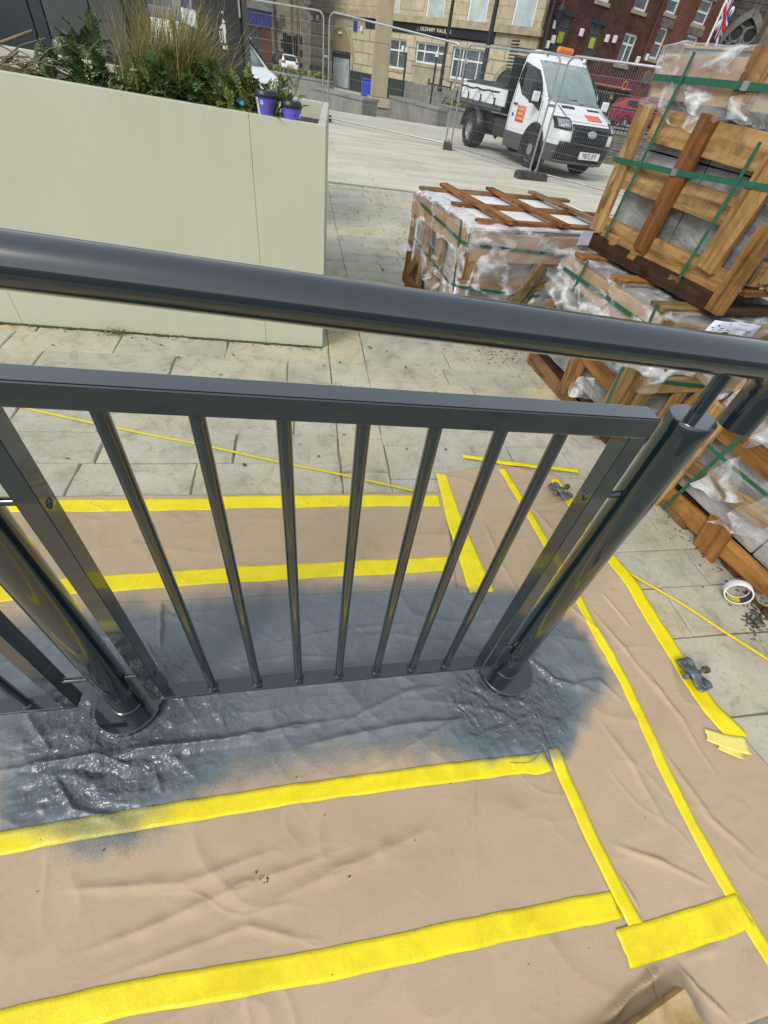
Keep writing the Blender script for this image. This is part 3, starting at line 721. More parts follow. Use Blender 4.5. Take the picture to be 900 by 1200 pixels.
    def film(s, path, zlo, zhi, over=0.12, out=0.03, amp=0.022, seed=0.0, nu=120, nz=36):
        """film wrapped along path, local xy points; zlo(t), zhi; folded over the top by over metres"""
        pts = [Vector((*p, 0)) for p in path]; Ls = [0]
        for a, b in zip(pts[:-1], pts[1:]): Ls.append(Ls[-1] + (b - a).length)
        cen = Vector((s.sx / 2, s.sy / 2, 0)); rows = [[] for _ in range(nz + 7)]
        for i in range(nu + 1):
            t = i / nu; d = t * Ls[-1]; k = 0
            while k < len(pts) - 2 and d > Ls[k + 1]: k += 1
            p = pts[k].lerp(pts[k + 1], (d - Ls[k]) / (Ls[k + 1] - Ls[k]))
            e = (pts[k + 1] - pts[k]).normalized(); n = Vector((e.y, -e.x, 0))
            if n.dot(p - cen) < 0: n = -n
            corner = 0
            for c_ in pts[1:-1]:
                corner = max(corner, 1 - (p - c_).length / 0.06)
            if corner > 0: n = n.lerp((p - cen).normalized(), corner * 0.6)
            zl = zlo(t)
            for j in range(nz + 1):
                z = zl + (zhi - zl) * j / nz; q = p + Vector((0, 0, z))
                fall = 1 + 1.2 * (1 - j / nz) ** 2
                w = out + amp * fall * max(-0.6, 0.75 - 2.3 * abs(N3((d * 1.0 + z * 0.9, z * 1.9 - d * .8, seed), 3.2, seed)) - 0.55 * abs(N3((d - z * .6, z * 1.4 + d * .4, seed), 8.5, seed)) + 0.2 * N3((d, z, seed), 22, seed))
                rows[j].append(s.W @ (q + n * w))
            for j in range(1, 7):
                f = j / 6; q = p - n * (over * f) + Vector((0, 0, zhi + 0.012 + 0.012 * N3((p.x * 3, p.y * 3, f * 2), 4, seed) + 0.006 * (1 - f)))
                rows[nz + j].append(s.W @ (q + n * out * (1 - f)))
        m = MB(); m.grid(rows); return m.build('plastic_film', 'film', s.e, fix=False)
    def flap(s, pts, nrm, amp=0.02, seed=0.0, n=24):
        """loose piece of film spanned by four world points"""
        a, b, c, d = [Vector(p) for p in pts]; rows = []
        nrm = Vector(nrm).normalized()
        for i in range(n + 1):
            u = i / n; r = []
            for j in range(n + 1):
                v = j / n; p = a.lerp(b, u).lerp(d.lerp(c, u), v)
                edge = min(u, 1 - u, v, 1 - v)
                rag = Vector((N3(p, 17, seed), N3(p, 15, seed + 3), N3(p, 16, seed + 5))) * 0.018
                r.append(p + nrm * amp * (0.9 - 2.4 * abs(N3(p, 6, seed)) - 0.8 * abs(N3(p, 13, seed))) + (rag if edge < 0.1 else rag * 0.15))
            rows.append(r)
        m = MB(); m.grid(rows); return m.build('loose_film', 'film', s.e, fix=False)

# --- the far crate, standing alone, white top under a lattice of boards
c = Crate('film wrapped crate with a lattice of boards on its white top, standing alone', (1.135, 3.30, 0), math.radians(9), 1.45, 1.08, 0.78)
c.pallet('wood'); c.bundles('wrap_pale', 0.12, 0.76)
for y in (0.06, 0.38, 0.70, 1.03): c.L(y, 0.06, y, 0.76, 0.085, 'wood_red' if y > 0.9 else 'wood')
c.L(0.0, 0.11, 1.08, 0.11, 0.09, 'wood', 0.004); c.L(0, 0.68, 1.08, 0.68, 0.14, 'card', 0.003); c.L(0.40, 0.15, 0.68, 0.60, 0.08, 'wood', 0.0015); c.L(0.72, 0.42, 1.0, 0.15, 0.08, 'wood', .0015)
for x in (0.05, 0.62, 1.02, 1.40): c.Nr(x, 0.06, x, 0.76, 0.085, 'wood', 0.0)
c.Nr(0, 0.10, 1.45, 0.10, 0.10, 'wood', 0.005); c.Nr(0.02, 0.66, 1.44, 0.66, 0.18, 'card', 0.004)
c.Nr(0.40, 0.14, 0.66, 0.56, 0.085, 'wood', 0.024); c.Nr(1.08, 0.14, 1.35, 0.56, 0.08, 'wood', 0.002); c.Nr(0.0, 0.42, 1.4, 0.43, 0.08, 'wood', 0.0022)
m = MB(); 
for (x0, x1) in ((0.02, 0.48), (0.485, 0.96), (0.965, 1.43)):
    for (y0, y1) in ((0.02, 0.53), (0.535, 1.06)):
        m = MB(); m.box2((x0, y0, 0.765), (x1, y1, 0.785)); m.v = [c.W @ p for p in m.v]; m.build('top_board', 'white_foam', c.e, 0.004)
for y in (0.07, 0.52, 1.00): plank(c.w(0.0 if y > .9 else 0.08 + (0.0 if y > .3 else 0.0), y, 0.786), c.w(1.45, y, 0.786), 0.075, 0.022, (0, 0, 1), 'wood_red', c.e)
for x in (0.30, 0.74, 1.17): plank(c.w(x, -0.02, 0.8085), c.w(x - 0.06, 1.10, 0.8085), 0.075, 0.022, (0, 0, 1), 'wood_red', c.e)
c.film([(-.0, 1.10), (0, 0), (1.45, 0)], lambda t: 0.30 + 0.10 * math.sin(t * 17) * (0.5 + t) - (0.22 if 0.36 < t < 0.46 else 0), 0.775, 0.16, seed=1.3, amp=0.025)
c.stLN([(497, 238), (547, 284)], [(551, 285), (667, 299), (720, 306)]); c.stLN([(488, 278), (532, 332)], [(536, 334), (600, 343), (655, 347)])
c.stL([(546, 258), (535, 345)])
m = MB(); m.box(c.pn(686, 279, 0.052), (0.10, 0.003, 0.09), Matrix.Rotation(math.radians(9), 3, 'Z')); m.build('label_sheet', 'label_paper', c.e)

# --- the lower crate of the stack
c = Crate('film wrapped timber crate at the bottom of the stack carrying another crate', (1.832, 1.93, 0), math.radians(5.5), 1.05, 1.03, 0.765)
c.pallet('wood_dark'); c.bundles('wrap_grey', 0.12, 0.75)
c.Lp((622, 425), (651, 352), 0.075, 'wood'); c.Lp((660, 460), (683, 402), 0.075, 'wood', 0.016); c.Lp((697, 508), (752, 412), 0.10, 'wood', 0.016)
c.Lp((624, 417), (700, 510), 0.095, 'wood_red', 0.0); c.Lp((684, 412), (730, 462), 0.09, 'wood', 0.0022)
c.L(0, 0.68, 1.03, 0.68, 0.13, 'card', 0.0); c.L(0.5, .1, .5, .75, 0.08, 'wood_red', -0.004)
c.L(0.04, 0.08, 0.04, 0.75, 0.08, 'wood', 0.001)
for x in (0.05, 0.30, 0.62, 1.0): c.Nr(x, 0.07, x, 0.76, 0.085, 'wood')
c.Nr(0, 0.11, 1.05, 0.11, 0.10, 'wood_red', 0.004); c.Nr(0, 0.42, 1.05, 0.42, 0.09, 'wood', 0.003); c.Nr(0, 0.69, 1.05, 0.69, 0.13, 'wood', 0.005); c.Nr(0.32, 0.14, 0.58, 0.64, 0.08, 'wood', 0.024)
for y in (0.14, 0.52, 0.90): plank(c.w(-0.03, y, 0.768), c.w(1.0, y, 0.768), 0.10, 0.024, (0, 0, 1), 'wood', c.e)
c.film([(0, 1.06), (0, 0), (1.05, 0)], lambda t: 0.46 + 0.07 * math.sin(t * 23) - 0.05 * t, 0.76, 0.20, seed=4.1, amp=0.03)
c.stL([(665, 313), (720, 350), (772, 387), (800, 405)], wd=0.022, out=0.045); c.stL([(697, 306), (678, 342)], out=0.047); c.stL([(779, 356), (767, 385)], out=0.047)
c.stLN([(722, 422), (742, 440)], [(762, 443), (800, 447), (845, 452)], wd=.02, out=.03); c.stL([(740, 425), (708, 492)], out=0.04)
W0 = c.pl(661, 318, .05)
c.flap([c.pl(662, 318, .05), c.pl(668, 345, .06), c.pl(652, 362, .10), c.pl(640, 332, .13)], -c.xd, 0.04, 2.2)
c.flap([c.pl(690, 330, .05), c.pl(760, 382, .05), c.pl(742, 398, .055), c.pl(672, 362, .07)], -c.xd, 0.025, 6.2)
c.flap([c.pl(676, 440, .04), c.pl(700, 445, .03), c.pl(690, 470, .045), c.pl(668, 462, .05)], -c.xd, 0.03, 3.7)
# address label on the near face
lm = MB(); A = [c.pn(838, 375, .045), c.pn(891, 381, .045), c.pn(877, 399, .045), c.pn(821, 392, .045)]
rows = [[A[0].lerp(A[1], i / 6).lerp(A[3].lerp(A[2], i / 6), j / 3) - c.yd * (0.006 * math.sin(i * 1.3)) for i in range(7)] for j in range(4)]
lm.grid(rows); lb = lm.build('label_sheet', 'label_paper', c.e, fix=False, solid=0.0008)
im = MB()
def lq(u, v, du, dv):
    P = lambda a, b: A[0].lerp(A[1], a).lerp(A[3].lerp(A[2], a), b) - c.yd * (0.006 * math.sin(a * 6 * 1.3) + 0.0015)
    im.add([P(u, v), P(u + du, v), P(u + du, v + dv), P(u, v + dv)], [(0, 1, 2, 3)])
for a in ((.14, .22, .03, .12), (.05, .42, .24, .05), (.09, .55, .2, .03), (.10, .70, .18, .03), (.36, .08, .03, .12), (.38, .52, .10, .04), (.34, .66, .16, .09), (.58, .84, .08, .05), (.55, .4, .25, .02), (.55, .1, .3, .02),
          (.80, .42, .10, .04), (.80, .50, .10, .05), (.79, .58, .09, .04), (.78, .66, .1, .05), (.05, .90, .5, .02)): lq(*a)
im.build('label_print', 'ink', lb, fix=False)

# --- the upper crate, on top of it
c = Crate('tall timber crate with film over its upper half, stacked on top of another crate', (2.045, 1.965, 0.795), math.radians(10), 1.1, 1.03, 0.93)
for y in (0.0, 0.93): pass
c.L(-0.0, 0.045, 1.03, 0.045, 0.088, 'wood_dark', 0.0, 0.03)
plank(c.w(0.02, 0.02, 0.008), c.w(1.08, 0.02, 0.008), 0.06, 0.022, (0, 0, 1), 'wood_dark', c.e, 'bearer'); plank(c.w(0.02, 0.9, 0.008), c.w(1.08, 0.9, 0.008), 0.09, 0.075, (0, 0, 1), 'wood_dark', c.e, 'bearer')
plank(c.w(0.3, 0.5, 0.008), c.w(1.08, 0.5, 0.008), 0.09, 0.075, (0, 0, 1), 'wood_dark', c.e, 'bearer')
c.bundles('wrap_grey', 0.12, 0.91)
c.Lp((700, 270), (762, 122), 0.095, 'wood', 0.022, 0.03); c.Lp((752, 292), (838, 134), 0.10, 'wood_red', 0.022, 0.03); c.Lp((829, 316), (915, 188), 0.115, 'wood', 0.022, 0.03)
c.Lp((706, 264), (850, 332), 0.105, 'wood', 0.0); c.Lp((733, 205), (880, 257), 0.115, 'wood', 0.0); c.Lp((768, 146), (935, 190), 0.13, 'wood', 0.0)
c.Lp((840, 364), (905, 268), 0.085, 'wood', 0.004, 0.04)
for a in ((748, 300), (796, 330), (722, 282)): 
    p = c.pl(*a, 0.0); plank(p - c.yd * 0.045, p + c.yd * 0.045, 0.05, 0.03, -c.xd, 'wood', c.e, 'block')
c.L(0.0, 0.80, 1.03, 0.80, 0.16, 'card', 0.001); c.L(0.45, 0.71, 0.45, 0.92, 0.12, 'wood_red', 0.022)
c.Nr(0.08, 0.19, 1.1, 0.17, 0.10, 'wood', 0.0); c.Nr(0.06, 0.50, 1.1, 0.50, 0.11, 'wood', 0.001); c.Nr(0.06, 0.80, 1.1, 0.80, 0.13, 'wood', 0.0015)
for i, (x, a, b) in enumerate(((0.14, 0.16, 0.45), (0.20, 0.13, 0.42), (0.26, 0.17, 0.46), (0.33, 0.12, 0.4), (0.42, 0.15, 0.9), (0.8, 0.15, 0.9))): c.Nr(x, a, x + 0.05 * (i % 3), b, 0.055, 'wood', 0.022, 0.018)
c.Nr(0.06, 0.115, 1.1, 0.105, 0.03, 'wood_red', 0.01)
c.film([(0, 1.06), (0, 0), (1.1, 0)], lambda t: 0.66 + 0.05 * math.sin(t * 21 + 1) + 0.02 * math.sin(t * 47), 0.905, 0.2, seed=8.8, amp=0.022)
tm = MB(); tm.box2((0.03, 0.03, 0.905), (1.08, 1.0, 0.914)); tm.v = [c.W @ p for p in tm.v]; tm.build('top_board', 'card', c.e)
c.stL([(774, 92), (836, 98), (915, 106)], wd=.026, out=.05, clip=.82); c.stL([(727, 187), (800, 203), (925, 224)], wd=.024, out=.056, clip=.52)
c.stL([(825, 63), (772, 170), (717, 279)], out=.058, wd=.018); c.stL([(903, 168), (856, 246), (806, 326)], out=.060, wd=.018)
c.flap([c.pl(790, 96, .05), c.pl(792, 120, .05), c.pl(768, 128, .09), c.pl(745, 126, .17)], -c.xd, 0.03, 7.7)
c.flap([c.pl(800, 108, .05), c.pl(902, 116, .05), c.pl(900, 150, .06), c.pl(812, 138, .06)], -c.xd, 0.035, 1.7)

# --- the near crate by the right edge, seen from its left side
c = Crate('timber crate standing on the paving at the right edge beside the roll of tape', (2.033, 0.455, 0), math.radians(7.5), 1.05, 1.035, 0.76)
c.pallet('wood_dark'); c.bundles('wrap_pale', 0.12, 0.75)
c.Lp((765, 584), (850, 478), 0.11, 'wood', 0.022, 0.026); c.Lp((776, 572), (905, 690), 0.095, 'wood', 0.0); c.Lp((800, 540), (905, 612), 0.08, 'wood', 0.0015); c.Lp((845, 500), (915, 556), 0.09, 'wood', 0.003)
c.Lp((812, 667), (850, 612), 0.125, 'wood_red', 0.02); c.L(0.05, 0.1, 0.05, 0.75, 0.09, 'wood', 0.022); c.L(0.0, 0.70, 1.03, 0.70, 0.10, 'card', 0.002)
c.L(0.80, 0.02, 1.02, 0.022, 0.03, 'wood_red', 0.006); c.L(0.10, 0.02, 0.30, 0.02, 0.03, 'wood_red', 0.006)
for a in ((797, 612), (838, 664), (882, 706)):
    p = c.pl(*a, -0.01); plank(p - c.yd * 0.05, p + c.yd * 0.05, 0.05, 0.03, -c.xd, 'wood_red', c.e, 'block')
for x in (0.06, 0.5, 0.98): 
    c.Nr(x, 0.07, x, 0.76, 0.09, 'wood'); plank(c.w(x, c.sy, 0.07), c.w(x, c.sy, 0.76), 0.09, 0.022, c.yd, 'wood', c.e)
plank(c.w(0, c.sy + .022, 0.12), c.w(1.05, c.sy + .022, 0.12), 0.1, 0.022, c.yd, 'wood', c.e); plank(c.w(0, c.sy + .022, 0.5), c.w(1.05, c.sy + .022, 0.5), 0.1, 0.022, c.yd, 'wood', c.e)
c.Nr(0, 0.11, 1.05, 0.11, 0.1, 'wood', 0.022); c.Nr(0, 0.5, 1.05, 0.5, 0.1, 'wood', 0.022)
tb = MB(); tb.box2((0.0, 0.0, 0.752), (1.05, 1.03, 0.762)); tb.v = [c.W @ p for p in tb.v]; tb.build('top_board', 'card', c.e)
c.stL([(819, 507), (862, 545), (915, 588)], wd=.018, out=.03); c.stL([(888, 500), (838, 545), (782, 595)], wd=.018, out=.033)
c.flap([c.pl(868, 535, .05), c.pl(866, 590, .04), c.pl(838, 588, .06), c.pl(806, 566, .06)], -c.xd, 0.03, 9.9)
c.flap([c.pl(905, 578, .05), c.pl(910, 648, .05), c.pl(868, 626, .06), c.pl(832, 612, .07)], -c.xd, 0.035, 5.5)
c.flap([c.pl(912, 488, .07), c.pl(910, 520, .05), c.pl(884, 524, .06), c.pl(868, 528, .05)], -c.xd, 0.03, 3.3)
c.flap([c.pl(870, 452, .05), c.pl(874, 470, .05), c.pl(858, 484, .05), c.pl(846, 478, .06)], -c.xd, 0.02, 2.3)

# ================================================================ small things on the ground
def coupler(px, py, rz, label):
    p = gp(px, py, 0.02); t = thing('fence_coupler', label, 'clamp', (p.x, p.y, hgt(p.x, p.y) + 0.010), rz, 'metal couplers lying on the tape')
    M.setdefault('cast', surf('cast_steel', (0.10, 0.11, 0.12), (0.20, 0.22, 0.23), 30, 0.42, 0.3, 120, metal=0.5)); M.setdefault('rust', surf('rusty_bolt', (0.10, 0.05, 0.035), (0.2, 0.11, 0.07), 50, 0.6, 0.3, 200, metal=0.4))
    W = wof(t)
    for sg in (-1, 1):                        # two bent half shells
        m = MB(); rows = []
        for i in range(13):
            u = (i / 12 - 0.5) * 0.095; r = []
            for j in range(7):
                v = (j / 6 - 0.5) * (0.036 - 0.010 * abs(u) / 0.05)
                z = 0.020 + sg * 0.010 + sg * 0.010 * math.cos(u / 0.095 * math.pi * 2.6) - (v / 0.018) ** 2 * 0.006 * sg
                r.append(W @ Vector((u, v + 0.01 * sg, z)))
            rows.append(r)
        m.grid(rows); m.build('jaw', 'cast', t, solid=0.005)
    m = MB(); m.tube([W @ Vector((0.0, -0.045, 0.022)), W @ Vector((0.0, 0.042, 0.026))], 0.005, 10); b = m.build('bolt', 'cast', t); t.scale = (1.3, 1.3, 1.3)
    m = MB(); m.lathe(W @ Vector((0, -0.048, 0.022)), [(0, 0.012), (0.0115, 0.010), (0.0115, 0.0), (0, 0)], 6, W.to_3x3() @ Vector((0, 1, 0)), False); m.build('nut', 'rust', b)
    m = MB(); m.lathe(W @ Vector((0, 0.038, 0.0255)), [(0, 0.009), (0.008, 0.007), (0.0095, 0.0), (0, 0)], 12, W.to_3x3() @ Vector((0, 1, 0))); m.build('bolt_head', 'cast', b)
coupler(655, 578, math.radians(118), 'rusty steel fence coupler lying on paper beside the far end of yellow tape')
coupler(810, 792, math.radians(100), 'grey steel fence coupler lying on yellow tape at the paper edge beside bare paving')
p = gp(858, 702, 0.0); p = Vector((1.885, 0.845, 0))
t = thing('tape_roll', 'white roll of tape with yellow label lying by the near crate', 'tape roll', p, 0.4)
M['white_tape'] = flat('white_tape', (0.74, 0.75, 0.74), 0.45); M['core'] = flat('card_core', (0.05, 0.052, 0.055), 0.6); M['ylab'] = flat('yellow_label', (0.62, 0.5, 0.03), 0.5)
m = MB(); m.lathe(p, [(0.040, 0.002), (0.052, 0.002), (0.053, 0.004), (0.053, 0.036), (0.052, 0.038), (0.047, 0.038)], 36); m.build('tape_winding', 'white_tape', t)
m = MB(); m.lathe(p, [(0.047, 0.038), (0.0465, 0.030), (0.044, 0.003)], 36); m.build('core', 'core', t)
m = MB(); m.lathe(p, [(0.0448, 0.034), (0.0428, 0.006)], 10, arc=1.25, a0=math.radians(215)); m.build('core_label', 'ylab', t)
t.rotation_euler = (math.radians(80), 0, math.radians(-38)); t.location = (p.x - .01, p.y - .01, 0.054)
M['rope'] = surf('yellow_cord', (0.55, 0.43, 0.01), (0.72, 0.58, 0.03), 120, 0.5, 0.5, 300)
def along(pxs, z, n=6):
    P = [gp(*q, z) for q in pxs]; out = []
    for i in range(len(P) - 1):
        p0 = P[max(0, i - 1)]; p1 = P[i]; p2 = P[i + 1]; p3 = P[min(len(P) - 1, i + 2)]
        for k in range(n):
            u = k / n; out.append(0.5 * ((2 * p1) + (p2 - p0) * u + (2 * p0 - 5 * p1 + 4 * p2 - p3) * u * u + (3 * p1 - p0 - 3 * p2 + p3) * u ** 3))
    return out + [P[-1]]
m = MB(); m.tube(along([(-80, 452), (30, 478), (130, 500), (240, 522), (330, 542), (400, 556), (484, 575)], 0.006), 0.006, 8); o = m.build('yellow_cord', 'rope'); tag(o, 'thin yellow cord lying on the paving between planter and paper', 'cord', 'yellow cords on the paving')
m = MB(); m.tube(along([(728, 664), (745, 676), (800, 708), (850, 741), (900, 773), (960, 815)], 0.006), 0.006, 8); o = m.build('yellow_cord', 'rope'); tag(o, 'thin yellow cord running over bare paving from paper to the near crate side', 'cord', 'yellow cords on the paving')
# timber offcut lying on the paper at the bottom
t = thing('timber_offcut', 'pale sawn timber offcut with a broken end lying on the paper', 'timber', (0.87, -0.30, 0.01))
A = gp(806, 1157, 0.06); B = gp(826, 1162, 0.06); 
e0 = gp(803, 1158, 0.055); dirx = (gp(745, 1200, 0.055) - e0).normalized(); sid = Vector((-dirx.y, dirx.x, 0)); 
if sid.dot(gp(845, 1200, .055) - e0) < 0: sid = -sid
m = MB(); rows_t = []; rb = random.Random(3); nn = 12; w_ = 0.125
top = []; bot = []
for k in range(nn + 1):
    f = k / nn; jag = -0.016 * f + rb.uniform(-0.003, 0.004) + (0.012 if 5 < k < 8 else 0)
    top.append(e0 + sid * (w_ * f) + dirx * (-jag * 0.5)); bot.append(e0 + sid * (w_ * f) + dirx * (-jag - 0.004 + rb.uniform(-.003, .003)) - Vector((0, 0, 0.042)))
far_t = [p + dirx * 0.55 for p in top]; far_b = [p + dirx * 0.55 for p in bot]
m.grid([far_t, top], False); m.grid([top, bot], False); m.grid([bot, far_b], False); m.grid([[far_t[0], far_b[0]], [top[0], bot[0]]], False); m.grid([[top[-1], bot[-1]], [far_t[-1], far_b[-1]]], False)
m.build('board', 'wood_pale', t)
# ================================================================ planter, bin, cups and plants
t = NT('sage_powder_coat'); v = t.coords('World'); 
pb = t.ramp(t.noise(v, 1.4, 4, 0.6), [(0.3, (0.47, 0.468, 0.358)), (0.7, (0.50, 0.498, 0.382))])
stk = t.ramp(t.noise(t.coords('World', (9, 9, 0.5)), 2.0, 6, 0.75), [(0.36, (0.93, 0.925, 0.90)), (0.55, (1, 1, 1))]); pb = t.mix(0.35, pb, stk, 'MULTIPLY')
scf = t.ramp(t.noise(t.coords('World', (3, 3, 7)), 5, 5, 0.8, 1.5), [(0.20, (0.78, 0.76, 0.7)), (0.27, (1, 1, 1))]); pb = t.mix(0.7, pb, scf, 'MULTIPLY')
t.set(base=pb, rough=0.5, normal=t.bump(t.noise(v, 260, 3), 0.06, 0.003)); M['planter'] = t.m
M['soil'] = surf('soil', (0.025, 0.018, 0.012), (0.07, 0.05, 0.035), 30, 0.95, 0.8, 60, 'World')
YB = gp(378, 407).y; YBL = gp(0, 378).y
PBR = Vector((gp(378, 407).x, YB, 0)); PBL = gp(0, 378); pdir = (PBL - PBR).normalized(); pdir.z = 0; pn_ = Vector((pdir.y, -pdir.x, 0))
if pn_.y > 0: pn_ = -pn_                       # outward, towards the camera
PLEN = 3.3; PDEP = 1.55
ptop = lambda s: (onplane(383, 148, PBR, pn_).z) + (onplane(0, 83, PBR, pn_).z - onplane(383, 148, PBR, pn_).z) * s / (onplane(0, 83, PBR, pn_) - onplane(383, 148, PBR, pn_)).length
planter = thing('planter', 'tall sage green panelled planter box full of plants, standing on the paving behind the railing', 'planter', PBR)
def PP(s, d, z): return PBR + pdir * s - pn_ * d + Vector((0, 0, z))
def ps(px, py): return (onplane(px, py, PBR, pn_) - PBR).dot(pdir)
seams = [0.0, ps(291, 130), ps(8, 340), PLEN]
for a, b in zip(seams[:-1], seams[1:]):
    m = MB(); g_ = 0.0006
    P = [PP(a + g_, 0, 0.0), PP(b - g_, 0, 0.0), PP(b - g_, 0, ptop(b)), PP(a + g_, 0, ptop(a))]
    m.prism(P, -pn_ * 0.045); m.build('panel', 'planter', planter, 0.0025, 2)
m = MB(); m.prism([PP(0.0, 0.047, 0), PP(0.0, PDEP, 0), PP(0.0, PDEP, ptop(0)), PP(0.0, 0.047, ptop(0))], pdir * 0.045); m.build('panel', 'planter', planter, 0.006, 3)
m = MB(); m.prism([PP(0.046, PDEP - .045, 0), PP(PLEN, PDEP - .045, 0), PP(PLEN, PDEP - .045, ptop(PLEN)), PP(0.046, PDEP - .045, ptop(0))], -pn_ * 0.045); m.build('panel', 'planter', planter, 0.006, 3)
m = MB(); m.prism([PP(0.05, 0.05, ptop(0) - .10), PP(PLEN, 0.05, ptop(PLEN) - .10), PP(PLEN, PDEP - .05, ptop(PLEN) - .10), PP(0.05, PDEP - .05, ptop(0) - .10)], (0, 0, -0.1)); 
so = m.build('soil', 'soil', planter); so['kind'] = 'stuff'
def pz(px, py, d):                             # point seen at a pixel on the vertical plane d behind the planter front
    return onplane(px, py, PBR - pn_ * d, pn_)
# --- coffee cups
M['cup'] = surf('violet_card_cup', (0.105, 0.10, 0.52), (0.125, 0.12, 0.58), 6, 0.5, 0.04, 80); M['lid'] = flat('black_lid', (0.016, 0.016, 0.018), 0.4); M['white'] = flat('white_print', (0.72, 0.72, 0.74), 0.5); M['plum'] = flat('plum_print', (0.13, 0.07, 0.25), 0.5)
def cup(px, py, lidpx, label, k, tall):
    base = pz(px, py, 0.075); z0 = base.z - (0.03 if not tall else 0.035); H = pz(*lidpx, 0.075).z - z0
    t = thing('coffee_cup', label, 'cup', (base.x, base.y, z0), 0, 'takeaway cups on the planter')
    r1 = 0.046 * k; r0 = r1 * (0.68 if tall else 0.80); c = (base.x, base.y, z0); hb = H - 0.022
    m = MB(); m.lathe(c, [(0, 0.002), (r0 - .003, 0.0), (r0, 0.003), (r1, hb)], 28); b = m.build('cup_body', 'cup', t)
    m = MB(); m.lathe(c, [(r1 + .003, hb - .006), (r1 + .004, hb + .004), (r1 + .001, hb + .007), (r1 - .003, hb + .02), (r1 - .008, hb + .022), (r1 - .010, hb + .016), (0, hb + .016)], 28); m.build('lid', 'lid', t)
    # printed marks wrap the cup wall
    def patch(name, mat, a0, a1, f0, f1):
        m = MB(); n = 8; rows = []
        for i in range(n + 1):
            a = a0 + (a1 - a0) * i / n; rows.append([Vector(c) + Vector((math.sin(a) * (r + .0008), -math.cos(a) * (r + .0008), z)) for r, z in ((r0 + (r1 - r0) * f0, hb * f0), (r0 + (r1 - r0) * f1, hb * f1))])
        m.grid(rows); m.build(name, mat, b, fix=False)
    if tall: patch('white_panel', 'white', -1.25, -0.78, 0.05, 0.93); patch('plum_panel', 'plum', 0.45, 1.2, 0.15, 0.78); patch('round_mark', 'white', -0.5, -0.22, 0.66, 0.82); patch('round_mark', 'lid', -0.42, -0.3, 0.71, 0.78)
    else: patch('round_mark', 'white', 0.95, 1.25, 0.42, 0.68); patch('small_mark', 'lid', 0.35, 0.5, 0.55, 0.62)
cup(312, 130, (303, 104), 'taller violet takeaway cup with black lid and white stripe, on the planter rim', 1.15, True)
cup(342, 138, (337, 117), 'shorter violet takeaway cup with black lid near the planter corner', 1.12, False)
# --- plants
def leafmat(name, a, b, c, rough=0.45):
    t = NT(name); v = t.coords('World'); f = t.noise(v, 7, 4, 0.6)
    col = t.ramp(f, [(0.3, a), (0.5, b), (0.72, c)]); 
    f2 = t.ramp(t.noise(v, 60, 2, 0.5), [(0.3, (0.65, 0.65, 0.65)), (0.7, (1.25, 1.25, 1.2))]); col = t.mix(1.0, col, f2, 'MULTIPLY')
    t.set(base=col, rough=rough, spec=0.4); return t.m
M['fern'] = leafmat('mahonia_leaf', (0.035, 0.08, 0.018), (0.085, 0.155, 0.045), (0.17, 0.26, 0.09), 0.35)
M['fern_pale'] = leafmat('pale_frond', (0.08, 0.12, 0.035), (0.17, 0.22, 0.075), (0.30, 0.34, 0.15), 0.45)
M['leaf_yellow'] = leafmat('olive_leaf', (0.07, 0.10, 0.016), (0.15, 0.18, 0.04), (0.26, 0.27, 0.08), 0.5)
M['grass'] = leafmat('dry_grass', (0.15, 0.135, 0.04), (0.29, 0.245, 0.09), (0.50, 0.41, 0.22), 0.55)
M['deadstalk'] = surf('dead_stalk', (0.12, 0.09, 0.055), (0.26, 0.2, 0.13), 12, 0.9, 0.2, 60, 'World')
def frond(m, base, dirv, L, n, lw, ll, rnd, droop=0.5, up=Vector((0, 0, 1))):
    d = Vector(dirv).normalized(); p = Vector(base); sd_ = d.cross(up); 
    if sd_.length < .05: sd_ = Vector((1, 0, 0))
    sd_.normalize(); step = L / n; pts = [p.copy()]
    for i in range(n):
        d = (d + Vector((0, 0, -droop / n)) + Vector((rnd.uniform(-.03, .03), rnd.uniform(-.03, .03), 0))).normalized(); p = p + d * step; pts.append(p.copy())
        sz = math.sin(math.pi * min(1, 0.12 + 0.80 * i / n)) ** 0.7; nrm = sd_.cross(d)
        for sg in (-1, 1):
            t = (sd_ * sg + d * 0.45 + nrm * rnd.uniform(-.05, .3)).normalized(); tip = p + t * ll * sz; mid = p + t * ll * sz * 0.5; w = (d - t * d.dot(t)).normalized() * lw * sz
            m.add([p, mid - w + nrm * .004, tip, mid + w + nrm * .004], [(0, 1, 2), (0, 2, 3)])
        if i == n - 1: m.add([p, p + d * ll * .5 + sd_ * lw, p + d * ll, p + d * ll * .5 - sd_ * lw], [(0, 1, 2), (0, 2, 3)])
    return pts
def shrub(name, label, cat, spots, mat, seed, size=1.0, nfr=26, droop=0.9, grp=None, ll=0.045, lw=0.009, stemh=0.1, ln=9):
    rnd = random.Random(seed); c = sum((Vector(s) for s in spots), Vector()) / len(spots)
    t = thing(name, label, cat, c, 0, grp); m = MB(); st = MB()
    for s in spots:
        s = Vector(s)
        for k in range(nfr):
            a = rnd.uniform(0, 2 * math.pi); el = rnd.uniform(0.25, 1.35); b = s + Vector((rnd.uniform(-.07, .07), rnd.uniform(-.05, .05), rnd.uniform(-.06, stemh * .6)))
            pts = frond(m, b, (math.cos(a) * math.cos(el), math.sin(a) * math.cos(el), math.sin(el)), size * rnd.uniform(.08, .17), ln, lw * size * 1.25, ll * size * .9, rnd, droop)
            st.tube(pts, 0.0012, 4)
        st.tube([s - Vector((0, 0, .1)), s + Vector((0, 0, stemh))], 0.003, 6)
    f = m.build('foliage', mat, t, fix=False); f['kind'] = 'stuff'; st.build('stems', mat, t, fix=False)['kind'] = 'stuff'
    return t
